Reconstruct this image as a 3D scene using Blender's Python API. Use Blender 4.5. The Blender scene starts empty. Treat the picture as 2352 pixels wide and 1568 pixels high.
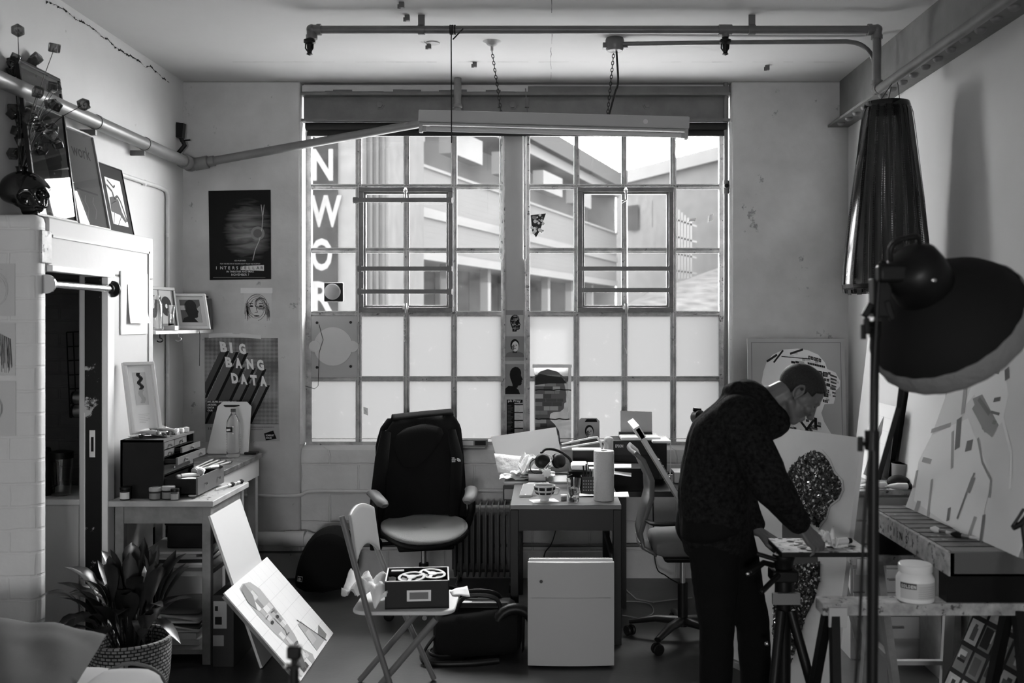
import bpy, bmesh, math, random
from mathutils import Vector as V, Matrix, Euler, noise
random.seed(7)
SC = bpy.context.scene
COL = SC.collection
PI = math.pi

# ------------------------------------------------------------------ camera, world, exposure
F, CX, CY, CAMZ = 2287.0, 1255.0, 740.0, 1.77       # focal length (px), vanishing point, eye height
cam_d = bpy.data.cameras.new('camera'); cam = bpy.data.objects.new('camera', cam_d); COL.objects.link(cam)
cam.location = (0, 0, CAMZ); cam.rotation_euler = (PI/2, 0, 0)
cam_d.sensor_width = 36.0; cam_d.lens = F/2352*36.0
cam_d.shift_x = -(CX-1176)/2352; cam_d.shift_y = (CY-784)/2352
cam_d.clip_start = .05; cam_d.clip_end = 300
cam_d.dof.use_dof = True; cam_d.dof.focus_distance = 6.0; cam_d.dof.aperture_fstop = 2.6
SC.camera = cam
SC.view_settings.view_transform = 'Standard'; SC.view_settings.look = 'None'
SC.view_settings.exposure = 0.22; SC.view_settings.gamma = 1.0; SC.view_settings.use_curve_mapping = False
SKY = 44.0
w = bpy.data.worlds.new('world'); SC.world = w; w.use_nodes = True
bg = w.node_tree.nodes['Background']; bg.inputs[0].default_value = (1, 1, 1, 1); bg.inputs[1].default_value = SKY
SC.cycles.use_denoising = True
SC.cycles.max_bounces = 10; SC.cycles.diffuse_bounces = 6; SC.cycles.transparent_max_bounces = 24
SC.cycles.caustics_reflective = False; SC.cycles.caustics_refractive = False
SC.cycles.sample_clamp_indirect = 6.0
for nm, loc, rx, sx, sy in (('window_portal', (-.21, 7.19, 2.15), -PI/2, 2.94, 2.5), ('rear_fill_portal', (-.2, -3.05, 1.3), PI/2, 1.1, .7)):  # the rear one guides sky light through the added fill opening
    ld = bpy.data.lights.new(nm, 'AREA'); ld.shape = 'RECTANGLE'; ld.size = sx; ld.size_y = sy; ld.cycles.is_portal = True
    lo = bpy.data.objects.new(nm, ld); COL.objects.link(lo); lo.location = loc; lo.rotation_euler = (rx, 0, 0)

def P(px, py, Y): return V(((px-CX)/F*Y, Y, CAMZ-(py-CY)/F*Y))
def PX(px, Y): return (px-CX)/F*Y
def PZ(py, Y): return CAMZ-(py-CY)/F*Y

# ------------------------------------------------------------------ materials
MATS = {}
def mat(name, v, rough=.6, metal=0.0, var=0.0, vs=3.0, bump=0.0, bs=25.0, spec=.5, brick=None, stain=None, trans=0.0, coat=0.0, sheen=0.0):
    m = bpy.data.materials.new(name); m.use_nodes = True; nt = m.node_tree; N = nt.nodes; L = nt.links
    b = N['Principled BSDF']
    b.inputs['Base Color'].default_value = (v, v, v, 1); b.inputs['Roughness'].default_value = rough
    b.inputs['Metallic'].default_value = metal; b.inputs['Specular IOR Level'].default_value = spec
    b.inputs['Transmission Weight'].default_value = trans; b.inputs['Coat Weight'].default_value = coat
    b.inputs['Sheen Weight'].default_value = sheen
    tc = N.new('ShaderNodeTexCoord'); co = tc.outputs['Object']; col = None; h = None
    if var:
        n = N.new('ShaderNodeTexNoise'); n.inputs['Scale'].default_value = vs; n.inputs['Detail'].default_value = 6; n.inputs['Roughness'].default_value = .6
        L.new(co, n.inputs['Vector'])
        r = N.new('ShaderNodeMapRange'); r.inputs[1].default_value = .3; r.inputs[2].default_value = .7
        r.inputs[3].default_value = v*(1-var); r.inputs[4].default_value = v*(1+var)
        L.new(n.outputs['Fac'], r.inputs[0]); col = r.outputs[0]
    if stain:                                        # (scale, threshold, value): flecks or patches with a shape of their own
        n = N.new('ShaderNodeTexNoise'); n.inputs['Scale'].default_value = stain[0]; n.inputs['Detail'].default_value = 9; n.inputs['Roughness'].default_value = .7
        L.new(co, n.inputs['Vector'])
        r = N.new('ShaderNodeMapRange'); r.inputs[1].default_value = stain[1]; r.inputs[2].default_value = stain[1]+.04
        L.new(n.outputs['Fac'], r.inputs[0])
        mx = N.new('ShaderNodeMix'); mx.data_type = 'FLOAT'; L.new(r.outputs[0], mx.inputs[0])
        if col: L.new(col, mx.inputs[2])
        else: mx.inputs[2].default_value = v
        mx.inputs[3].default_value = stain[2]; col = mx.outputs[0]
    if col: L.new(col, b.inputs['Base Color'])
    if brick:
        bw, bh, dep = brick
        s = N.new('ShaderNodeSeparateXYZ'); L.new(co, s.inputs[0])
        a = N.new('ShaderNodeMath'); L.new(s.outputs[0], a.inputs[0]); L.new(s.outputs[1], a.inputs[1])
        c = N.new('ShaderNodeCombineXYZ'); L.new(a.outputs[0], c.inputs[0]); L.new(s.outputs[2], c.inputs[1])
        nn = N.new('ShaderNodeTexNoise'); nn.inputs['Scale'].default_value = 7; L.new(co, nn.inputs['Vector'])
        va = N.new('ShaderNodeVectorMath'); va.operation = 'SCALE'; va.inputs['Scale'].default_value = .02; L.new(nn.outputs['Color'], va.inputs[0])
        vb = N.new('ShaderNodeVectorMath'); L.new(c.outputs[0], vb.inputs[0]); L.new(va.outputs[0], vb.inputs[1])
        br = N.new('ShaderNodeTexBrick'); br.inputs['Scale'].default_value = 1; br.inputs['Brick Width'].default_value = bw; br.inputs['Row Height'].default_value = bh
        br.inputs['Mortar Size'].default_value = .008; br.inputs['Mortar Smooth'].default_value = .6
        br.inputs['Color1'].default_value = br.inputs['Color2'].default_value = (1, 1, 1, 1); br.inputs['Mortar'].default_value = (0, 0, 0, 1)
        L.new(vb.outputs[0], br.inputs['Vector'])
        bp = N.new('ShaderNodeBump'); bp.inputs['Strength'].default_value = dep; bp.inputs['Distance'].default_value = .02
        L.new(br.outputs['Color'], bp.inputs['Height']); h = bp.outputs[0]
    if bump:
        n = N.new('ShaderNodeTexNoise'); n.inputs['Scale'].default_value = bs; n.inputs['Detail'].default_value = 5; L.new(co, n.inputs['Vector'])
        bp = N.new('ShaderNodeBump'); bp.inputs['Strength'].default_value = bump; bp.inputs['Distance'].default_value = .01
        L.new(n.outputs['Fac'], bp.inputs['Height'])
        if h: L.new(h, bp.inputs['Normal'])
        h = bp.outputs[0]
    if h: L.new(h, b.inputs['Normal'])
    MATS[name] = m
    return m

def glassmat(name, clear, body, dirt0, dirt1, scale, gloss=.06):
    """thin dirty pane: clear transmission under a translucent film of dirt"""
    m = bpy.data.materials.new(name); m.use_nodes = True; nt = m.node_tree; N = nt.nodes; L = nt.links
    for n in list(N):
        if n.type == 'BSDF_PRINCIPLED': N.remove(n)
    out = [n for n in N if n.type == 'OUTPUT_MATERIAL'][0]
    tr = N.new('ShaderNodeBsdfTransparent'); tr.inputs[0].default_value = (clear,)*3+(1,)
    tl = N.new('ShaderNodeBsdfTranslucent'); tl.inputs[0].default_value = (body,)*3+(1,)
    gl = N.new('ShaderNodeBsdfGlossy'); gl.inputs['Roughness'].default_value = .05
    tc = N.new('ShaderNodeTexCoord'); n = N.new('ShaderNodeTexNoise'); n.inputs['Scale'].default_value = scale; n.inputs['Detail'].default_value = 8; n.inputs['Roughness'].default_value = .65
    L.new(tc.outputs['Object'], n.inputs['Vector'])
    sn = N.new('ShaderNodeTexNoise'); sn.inputs['Scale'].default_value = 11; sn.inputs['Detail'].default_value = 10; sn.inputs['Roughness'].default_value = .75; L.new(tc.outputs['Object'], sn.inputs['Vector'])
    sr = N.new('ShaderNodeMapRange'); sr.inputs[1].default_value = .60; sr.inputs[2].default_value = .70; sr.inputs[3].default_value = body; sr.inputs[4].default_value = body*1.5
    L.new(sn.outputs['Fac'], sr.inputs[0]); L.new(sr.outputs[0], tl.inputs[0])
    r = N.new('ShaderNodeMapRange'); r.inputs[1].default_value = .35; r.inputs[2].default_value = .7; r.inputs[3].default_value = dirt0; r.inputs[4].default_value = dirt1
    L.new(n.outputs['Fac'], r.inputs[0])
    m1 = N.new('ShaderNodeMixShader'); L.new(r.outputs[0], m1.inputs[0]); L.new(tr.outputs[0], m1.inputs[1]); L.new(tl.outputs[0], m1.inputs[2])
    m2 = N.new('ShaderNodeMixShader'); m2.inputs[0].default_value = gloss; L.new(m1.outputs[0], m2.inputs[1]); L.new(gl.outputs[0], m2.inputs[2])
    L.new(m2.outputs[0], out.inputs['Surface'])
    MATS[name] = m

# setting
mat('plaster', .62, .85, var=.05, vs=1.5, bump=.12, bs=14, stain=(9, .69, .28))
mat('plaster_scuffed', .50, .85, var=.16, vs=2.2, bump=.25, bs=16, stain=(6, .63, .24))
mat('plaster_white', .43, .7, var=.04, vs=2, bump=.12, bs=14, stain=(13, .73, .35))
mat('ceiling_paint', .54, .9, var=.06, vs=.8, bump=.06, bs=9)
mat('painted_brick', .66, .7, var=.06, vs=3, bump=.25, bs=30, brick=(.26, .105, .35), stain=(12, .73, .3))
mat('painted_block', .60, .6, var=.12, vs=3, bump=.3, bs=25, brick=(.40, .20, .55), stain=(14, .7, .2))
mat('concrete_floor', .055, .33, var=.45, vs=1.6, bump=.05, bs=40, stain=(5, .68, .16))
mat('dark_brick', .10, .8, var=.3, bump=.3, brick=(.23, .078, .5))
mat('right_wall_paint', .55, .9, var=.04, vs=1.2, bump=.08, bs=12)
mat('grey_steel', .13, .5, var=.2, vs=6, bump=.1, bs=40, stain=(10, .70, .08))
mat('frame_paint', .40, .55, var=.35, vs=14, bump=.3, bs=60, stain=(22, .60, .07))
mat('casement_paint', .14, .5, var=.3, vs=12, bump=.2, bs=60, stain=(20, .68, .05))
mat('white_flaky', .66, .7, var=.12, vs=9, bump=.5, bs=45, stain=(18, .68, .16))
mat('mullion_grey', .36, .6, var=.05)
mat('pipe_grey', .15, .38, var=.12, vs=8, bump=.05)
mat('pipe_dark', .12, .4, var=.15, vs=8)
mat('pipe_white', .60, .45, var=.08, vs=8)
glassmat('clear_pane', .97, .024, .04, .40, 3.2)
glassmat('frosted_pane', .9, .0265, 1.0, 1.0, 2.0, .004)
# grey scale
for nm, v, r in (('black_matte', .005, .8), ('black_satin', .006, .42), ('black_gloss', .006, .08), ('char', .018, .65), ('dark', .04, .55), ('mid_dark', .09, .55),
                 ('mid', .19, .55), ('mid_light', .38, .6), ('light', .55, .6), ('pale', .68, .6), ('white', .80, .55), ('paper', .78, .85), ('plastic_white', .82, .35)):
    mat(nm, v, r, spec=.25 if v < .03 and r > .2 else .5)
mat('steel', .62, .22, 1.0); mat('dull_steel', .40, .4, 1.0); mat('brass', .5, .25, 1.0); mat('foil', .75, .25, 1.0, bump=.5, bs=30)
mat('crumple', .80, .8, bump=.9, bs=25); mat('wood_pale', .42, .55, var=.2, vs=7); mat('wood_mid', .22, .5, var=.3, vs=9); mat('wood_dark', .005, .45, var=.3, vs=9, spec=.2); mat('jamb_worn', .006, .5, stain=(8, .60, .42), spec=.2)
mat('wood_stained', .10, .4, var=.8, vs=11, stain=(16, .62, .5)); mat('paint_splash', .40, .6, var=.4, vs=20, stain=(24, .56, .06))
mat('clear_glass', 1.0, .02, trans=1.0); mat('water', 1.0, .0, trans=1.0)
mat('fabric_black', .008, .9, bump=.15, bs=200, spec=.15); mat('fabric_grey', .11, .9, bump=.08, bs=300, var=.1, spec=.2); mat('fabric_light', .36, .9, bump=.06, bs=300, spec=.2)
mat('fur_fabric', .011, .95, var=.8, vs=60, bump=.6, bs=220, spec=.1)
mat('denim', .006, .9, bump=.3, bs=200, spec=.1); mat('skin', .115, .5, var=.08, vs=10); mat('hair_black', .005, .6, bump=.6, bs=160); mat('skin_dark', .10, .6)
MATS['black_tape'] = MATS['black_matte']

# ------------------------------------------------------------------ mesh builder
WM = {}
class Fr:
    """a flat frame: origin, unit right, unit up, normal"""
    def __init__(s, o, u, v): s.o = V(o); s.u = V(u).normalized(); s.v = V(v).normalized(); s.n = s.u.cross(s.v).normalized()
    def p(s, a, b, d=0.0): return s.o+s.u*a+s.v*b+s.n*d
    def R(s): return Matrix((s.u, s.v, s.n)).transposed()
class MB:
    def __init__(s, m='mid'): s.bm = bmesh.new(); s.slots = []; s.m(m); s.sm = False
    def m(s, name):
        if name not in s.slots: s.slots.append(name)
        s.mi = s.slots.index(name); return s
    def face(s, pts, smooth=False):
        vs = [p if isinstance(p, bmesh.types.BMVert) else s.bm.verts.new(p) for p in pts]
        try: f = s.bm.faces.new(vs)
        except ValueError: return None
        f.material_index = s.mi; f.smooth = smooth; return f
    def hexa(s, c):                                  # 8 corners: bottom ring then top ring
        v = [s.bm.verts.new(p) for p in c]
        for q in ((3, 2, 1, 0), (4, 5, 6, 7), (0, 1, 5, 4), (1, 2, 6, 5), (2, 3, 7, 6), (3, 0, 4, 7)): s.face([v[i] for i in q])
        return s
    def box(s, lo, hi):
        x0, y0, z0 = lo; x1, y1, z1 = hi
        return s.hexa([(x0, y0, z0), (x1, y0, z0), (x1, y1, z0), (x0, y1, z0), (x0, y0, z1), (x1, y0, z1), (x1, y1, z1), (x0, y1, z1)])
    def obox(s, c, size, R=None):
        R = R or Matrix.Identity(3); c = V(c); a, b, h = (V(size)*.5)
        return s.hexa([c+R @ V((x*a, y*b, z*h)) for z in (-1, 1) for x, y in ((-1, -1), (1, -1), (1, 1), (-1, 1))])
    def fbox(s, fr, u0, v0, u1, v1, d0, d1):          # box in a frame
        return s.hexa([fr.p(u, v, d) for d in (d0, d1) for u, v in ((u0, v0), (u1, v0), (u1, v1), (u0, v1))])
    def bar(s, p0, p1, w, h, up=(0, 0, 1)):
        p0, p1 = V(p0), V(p1); d = (p1-p0).normalized(); up = V(up)
        if abs(d.dot(up)) > .99: up = V((0, 1, 0))
        a = d.cross(up).normalized(); b = a.cross(d)
        return s.hexa([p+a*x*w/2+b*y*h/2 for p in (p0, p1) for x, y in ((-1, -1), (1, -1), (1, 1), (-1, 1))])
    def rings(s, rs, caps=True, smooth=True, closed=True):
        rows = [[s.bm.verts.new(p) for p in r] for r in rs]; n = len(rows[0])
        for a, b in zip(rows, rows[1:]):
            for i in range(n if closed else n-1):
                j = (i+1) % n; s.face([a[i], a[j], b[j], b[i]], smooth)
        if caps: s.face(rows[0][::-1]); s.face(rows[-1])
        return s
    def tube(s, pts, r, n=8, caps=True, flat=1.0):
        pts = [V(p) for p in pts]; rr = r if isinstance(r, (list, tuple)) else [r]*len(pts)
        t = (pts[1]-pts[0]).normalized(); a = t.orthogonal().normalized() if abs(t.z) > .9 else t.cross(V((0, 0, 1))).normalized()
        out = []
        for i, p in enumerate(pts):
            t = (pts[min(i+1, len(pts)-1)]-pts[max(i-1, 0)]).normalized()
            a = (a-t*a.dot(t)).normalized(); b = t.cross(a)
            out.append([p+a*math.cos(k*2*PI/n)*rr[i]+b*math.sin(k*2*PI/n)*rr[i]*flat for k in range(n)])
        return s.rings(out, caps)
    def lathe(s, prof, c=(0, 0, 0), n=24, R=None, caps=True):
        R = R or Matrix.Identity(3); c = V(c)
        return s.rings([[c+R @ V((max(r, 1e-5)*math.cos(k*2*PI/n), max(r, 1e-5)*math.sin(k*2*PI/n), z)) for k in range(n)] for r, z in prof], caps)
    def ell(s, c, r, R=None, n=16, k=10):
        R = R or Matrix.Identity(3); c = V(c); r = V(r) if not isinstance(r, (int, float)) else V((r, r, r))
        rs = []
        for i in range(1, k):
            th = PI*i/k
            rs.append([c+R @ V((r.x*math.sin(th)*math.cos(j*2*PI/n), r.y*math.sin(th)*math.sin(j*2*PI/n), -r.z*math.cos(th))) for j in range(n)])
        return s.rings(rs)
    def rod(s, p0, p1, r0, r1, n=12):                # tapered capsule
        p0, p1 = V(p0), V(p1); d = (p1-p0).normalized(); a = d.orthogonal().normalized(); b = d.cross(a); rs = []
        for p, r, angs in ((p0, r0, (-80, -50, -25, 0)), (p1, r1, (0, 25, 50, 80))):
            for g in angs:
                g = math.radians(g); rs.append([p+d*math.sin(g)*r+(a*math.cos(j*2*PI/n)+b*math.sin(j*2*PI/n))*math.cos(g)*r for j in range(n)])
        return s.rings(rs)
    def poly(s, pts, fr, d=.0): s.face([fr.p(x, y, d) for x, y in pts]); return s
    def prism(s, pts, fr, d0, d1):
        a = [s.bm.verts.new(fr.p(x, y, d0)) for x, y in pts]; b = [s.bm.verts.new(fr.p(x, y, d1)) for x, y in pts]; n = len(pts)
        s.face(a[::-1]); s.face(b)
        for i in range(n): s.face([a[i], a[(i+1) % n], b[(i+1) % n], b[i]])
        return s
    def disc(s, u, v, r, fr, d=.0, n=20, ry=None):
        return s.poly([(u+r*math.cos(k*2*PI/n), v+(ry or r)*math.sin(k*2*PI/n)) for k in range(n)], fr, d)
    def line(s, pts, wd, fr, d=.0):                  # ribbon along a 2-D polyline
        for (x0, y0), (x1, y1) in zip(pts, pts[1:]):
            L = math.hypot(x1-x0, y1-y0) or 1; nx, ny = -(y1-y0)/L*wd/2, (x1-x0)/L*wd/2
            s.poly([(x0+nx, y0+ny), (x0-nx, y0-ny), (x1-nx, y1-ny), (x1+nx, y1+ny)], fr, d)
        return s
    def text(s, t, fr, u, v, size, d=.001, width=None, align='LEFT', bold=0.0, depth=0.0):
        cu = bpy.data.curves.new('t', 'FONT'); cu.body = t; cu.size = size; cu.align_x = align; cu.resolution_u = 3; cu.offset = bold*size; cu.extrude = depth
        o = bpy.data.objects.new('t', cu); COL.objects.link(o); bpy.context.view_layer.update()
        me = o.evaluated_get(bpy.context.evaluated_depsgraph_get()).to_mesh()
        xs = [q.co.x for q in me.vertices] or [0]; sx = 1.0
        if width and max(xs) > min(xs): sx = width/(max(xs)-min(xs))
        vs = [s.bm.verts.new(fr.p(u+q.co.x*sx, v+q.co.y, d+q.co.z)) for q in me.vertices]
        for p in me.polygons: s.face([vs[i] for i in p.vertices])
        o.to_mesh_clear(); bpy.data.objects.remove(o); bpy.data.curves.remove(cu)
        return s
    def grid(s, fn, nu, nv, smooth=True, thick=0.0):
        g = [[s.bm.verts.new(fn(i/nu, j/nv)) for i in range(nu+1)] for j in range(nv+1)]
        for j in range(nv):
            for i in range(nu): s.face([g[j][i], g[j][i+1], g[j+1][i+1], g[j+1][i]], smooth)
        return s
    def mesh(s, name):
        me = bpy.data.meshes.new(name); s.bm.normal_update(); s.bm.to_mesh(me); s.bm.free(); me.set_sharp_from_angle(angle=.75)
        for n in s.slots: me.materials.append(MATS[n])
        return me
    def build(s, name, parent=None, label=None, bevel=0, sub=0, solid=0, remesh=0, smooth_it=0, weld=False, local=False):
        if weld: bmesh.ops.remove_doubles(s.bm, verts=s.bm.verts[:], dist=1e-4)
        if parent is not None and not local:
            M = WM[parent.name].inverted(); bmesh.ops.transform(s.bm, matrix=M, verts=s.bm.verts[:])
        o = bpy.data.objects.new(name, s.mesh(name)); COL.objects.link(o)
        if parent is not None: o.parent = parent; WM[o.name] = WM[parent.name]
        else: WM[o.name] = Matrix.Identity(4)
        if label: o['label'] = label
        if solid: md = o.modifiers.new('solid', 'SOLIDIFY'); md.thickness = solid; md.offset = 0
        if remesh:
            md = o.modifiers.new('r', 'REMESH'); md.mode = 'VOXEL'; md.voxel_size = remesh; md.use_smooth_shade = True
            if smooth_it: md = o.modifiers.new('s', 'SMOOTH'); md.factor = .5; md.iterations = smooth_it
        if bevel: md = o.modifiers.new('bevel', 'BEVEL'); md.width = bevel; md.segments = 2; md.limit_method = 'ANGLE'; md.angle_limit = .9
        if sub: md = o.modifiers.new('sub', 'SUBSURF'); md.levels = sub; md.render_levels = sub
        return o
def tag(o, label, cat, group=None, kind=None):
    o['label'] = label; o['category'] = cat
    if group: o['group'] = group
    if kind: o['kind'] = kind
    return o
def thing(name, label, cat, loc, group=None, rot=None):
    o = bpy.data.objects.new(name, None); COL.objects.link(o); o.empty_display_size = .05
    M = Matrix.Translation(V(loc))
    if rot: o.rotation_euler = rot; M = M @ Euler(rot).to_matrix().to_4x4()
    o.location = loc; WM[o.name] = M
    return tag(o, label, cat, group)
def single(mb, name, label, cat, group=None, **kw):
    cs = [v.co for v in mb.bm.verts]; lo = V((min(c.x for c in cs)+max(c.x for c in cs), min(c.y for c in cs)+max(c.y for c in cs), 0))*.5
    lo.z = min(c.z for c in cs)
    bmesh.ops.translate(mb.bm, vec=-lo, verts=mb.bm.verts[:])
    o = mb.build(name, **kw); o.location = lo; WM[o.name] = Matrix.Translation(lo)
    return tag(o, label, cat, group)
def st(mb, name, parent=None, **kw):
    o = mb.build(name, parent, **kw)
    if parent is None: o['kind'] = 'structure'
    return o
def copy_tree(o, parent=None):
    c = o.copy(); COL.objects.link(c); WM[c.name] = WM[o.name].copy()
    if parent is not None: c.parent = parent
    for ch in [x for x in COL.objects if x.parent == o]: copy_tree(ch, c)
    return c
def arc(c, r, a0, a1, n, fr=None):
    fr = fr or Fr((0, 0, 0), (1, 0, 0), (0, 1, 0))
    return [fr.p(c[0]+r*math.cos(a0+(a1-a0)*k/n), c[1]+r*math.sin(a0+(a1-a0)*k/n)) for k in range(n+1)]
def cat(pts, n=6):
    """Catmull-Rom through points"""
    pts = [V(p) for p in pts]; q = [pts[0]*2-pts[1]]+pts+[pts[-1]*2-pts[-2]]; out = []
    for i in range(1, len(q)-2):
        for k in range(n):
            t = k/n; a, b, c, d = q[i-1:i+3]
            out.append(.5*((2*b)+(c-a)*t+(2*a-5*b+4*c-d)*t*t+(3*b-a-3*c+d)*t**3))
    return out+[pts[-1]]
XZ = lambda Y: Fr((0, Y, 0), (1, 0, 0), (0, 0, 1))      # a plane that faces the camera
# ================================================================== THE ROOM
XL, XR, YB, ZC = -2.504, 2.08, 6.86, 3.43
st(MB('concrete_floor').box((-3.4, -3, -.1), (XR+.1, YB+.35, 0)), 'floor')
c = st(MB('ceiling_paint').box((-3.4, -3, ZC), (XR+.1, YB+.35, ZC+.1)), 'ceiling')
b = MB('char')                                             # board seams and cracks in the ceiling
def crack(b, p0, p1, n, amp, w, nrm):
    p0, p1, nrm = V(p0), V(p1), V(nrm); t = (p1-p0)/n; sd = t.normalized().cross(nrm); pts = [p0+t*i+sd*random.uniform(-amp, amp) for i in range(n+1)]
    for i in range(n):
        if random.random() < .22: continue
        ww = w*random.uniform(.3, 1.4); a, c = pts[i], pts[i+1]
        b.face([a-sd*ww, c-sd*ww*.8, c+sd*ww*.8, a+sd*ww])
yj = 1.66*F/(740-142)
crack(b, (-2.0, yj, ZC-.001), (1.9, yj, ZC-.001), 60, .004, .0016, (0, 0, -1))
crack(b, (.03, 4.6, ZC-.001), (.03, YB-.03, ZC-.001), 30, .003, .0013, (0, 0, -1))
crack(b, (-2.3, 5.05, ZC-.001), (.4, 5.05, ZC-.001), 24, .004, .0013, (0, 0, -1))
b.build('seam_cracks', c)
for px, py in ((985, 100), (1090, 143), (1762, 150), (935, 35), (922, 5)):     # little metal clips left in the ceiling
    y = 1.66*F/(740-py); x = PX(px, y)
    b = MB('mid_dark'); b.box((x-.012, y-.01, ZC-.03), (x+.014, y+.012, ZC)); b.box((x-.02, y-.004, ZC-.034), (x-.004, y+.004, ZC-.012)); b.build('clip', c)
y = 1.66*F/(740-98); MB('mid_light').lathe([(0, ZC-.006), (.04, ZC-.006), (.043, ZC)], (PX(994, y), y, 0)).build('cover_disc', c)

# back wall: two piers, the block wall under the window
WX0, WX1, SILL = -1.697, 1.276, .90
b = MB('plaster_scuffed').box((XL-.1, YB, 0), (WX0, YB+.35, ZC)); b.box((WX1, YB, 0), (XR+.1, YB+.35, ZC))
wb = st(b, 'wall_back', bevel=.012)
b = MB('painted_block'); zz = [0, .16, .5, .84, .885, .905]; yy = [0, 0, 0, 0, .012, .05]     # rounded sill
b.rings([[(x, YB+.03+d, z) for z, d in zip(zz, yy)]+[(x, YB+.35, .93), (x, YB+.35, 0)] for x in (WX0, WX1)], smooth=False)
st(b, 'wall_under_window')
MB('plaster').box((WX0, YB+.10, 3.377), (WX1, YB+.35, ZC)).build('head', wb)
b = MB('mid_dark'); b.box((XL, YB-.012, .183), (WX0+.02, YB, .196)); b.build('ledge', wb)          # step low on the left pier
# left wall with the opening into the closet (it steps back nearer the camera)
b = MB('plaster').box((-3.0, -3, 0), (-2.9, 4.6, ZC)); b.box((-2.9, 4.5, 2.26), (XL, 4.6, ZC)); b.box((XL-.12, 4.6, 2.2), (XL, 5.83, ZC)); b.box((XL-.12, 5.83, 0), (XL, YB+.1, ZC))
wl = st(b, 'wall_left')
b = MB('black_matte'); cr = [(280, 0), (310, 14), (345, 28), (368, 44), (372, 64), (395, 86), (412, 110)]
pts = [(285, 2), (312, 15), (345, 18), (375, 28), (405, 30)]
pl = lambda px, py: V((XL+.002, XL*F/(px-CX), CAMZ-(py-CY)*XL/(px-CX)))
ck = [(101, 1), (125, 12), (150, 28), (163, 38), (175, 47), (190, 55), (205, 65), (225, 75), (237, 87), (250, 95), (262, 108), (285, 120), (297, 128)]
ck = [(p, q) for p, q in ck]; full = [(105, 3), (122, 9), (140, 18), (158, 30), (172, 43), (190, 52), (208, 62), (222, 72), (238, 88), (247, 90), (262, 107), (280, 118), (298, 128), (318, 138), (333, 154), (344, 151), (358, 165), (372, 178), (388, 190)]
pp = [pl(*q) for q in full]
for i in range(len(pp)-1):
    n = 4
    for k in range(n):
        a = pp[i].lerp(pp[i+1], k/n)+V((0, 0, random.uniform(-.006, .006))); d = pp[i].lerp(pp[i+1], (k+1)/n); ww = random.choice((.001, .003, .006, .007))
        b.face([a+V((0, 0, -ww)), d+V((0, 0, -ww*.6)), d+V((0, 0, ww*.6)), a+V((0, 0, ww))])
b.build('crack', wl)
# right wall, rear wall
st(MB('right_wall_paint').box((XR, -3, 0), (XR+.12, YB+.1, ZC)), 'wall_right')
b = MB('mid_light')                                      # rear wall with an unseen low opening, added to let in fill light
for lo, hi in (((-3.1, -3.12, 0), (-.75, -3, ZC)), ((.35, -3.12, 0), (XR+.1, -3, ZC)), ((-.75, -3.12, 0), (.35, -3, .95)), ((-.75, -3.12, 1.65), (.35, -3, ZC))): b.box(lo, hi)
st(b, 'wall_rear')
# closet built out from the left wall
BX, BZ = -2.30, 2.26
b = MB('painted_brick')
b.box((-2.9, 4.5, 0), (BX, 4.60, BZ))                                      # end that faces the camera
wc = st(b, 'wall_closet', bevel=.035)
b = MB('plaster_white').box((XL, 4.60, 2.02), (BX, 5.83, BZ)); b.box((XL+.06, 5.20, 0), (BX, 5.83, 2.02)); st(b, 'wall_closet_side', bevel=.01)
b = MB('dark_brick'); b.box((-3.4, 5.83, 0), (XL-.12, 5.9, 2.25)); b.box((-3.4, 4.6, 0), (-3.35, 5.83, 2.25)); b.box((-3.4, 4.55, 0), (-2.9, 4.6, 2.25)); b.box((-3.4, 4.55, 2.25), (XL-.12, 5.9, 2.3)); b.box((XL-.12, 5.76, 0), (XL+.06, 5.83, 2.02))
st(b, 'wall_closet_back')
bf = Fr((BX, 0, 0), (0, 1, 0), (0, 0, 1))                                   # face of the closet wall, u = Y, v = Z, n = +X
by = lambda px: BX*F/(px-CX)
bz = lambda px, py: CAMZ-(py-CY)*BX/(px-CX)
b = MB('white'); b.fbox(bf, 4.60, 2.005, 5.27, 2.035, -.01, .018); b.fbox(bf, 5.185, 0, 5.265, 2.005, -.05, .016)
d1 = st(b, 'door_1', bevel=.004)
b = MB('jamb_worn'); b.box((-2.40, 5.175, 0), (-2.315, 5.195, 2.005)); jb = b.build('jamb', d1)
b = MB('plaster'); b.box((-2.402, 5.172, 0), (-2.396, 5.19, 1.3)); b.build('worn_paint', jb)
b = MB('steel'); b.box((-2.372, 5.168, 1.07), (-2.342, 5.175, 1.21)); b.m('black_matte').box((-2.363, 5.166, 1.10), (-2.351, 5.169, 1.175)); b.build('strike_plate', jb)
b = MB('mid_light'); b.fbox(bf, 4.63, 2.165, 5.76, 2.178, .0, .007); b.fbox(bf, 5.745, .98, 5.76, 2.178, 0, .007)
st(b, 'trim_closet')
b = MB('paint_splash'); b.fbox(bf, 4.515, 2.04, 4.61, 2.19, 0, .012); b.build('torn_patch', wc, bevel=.004)

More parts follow.
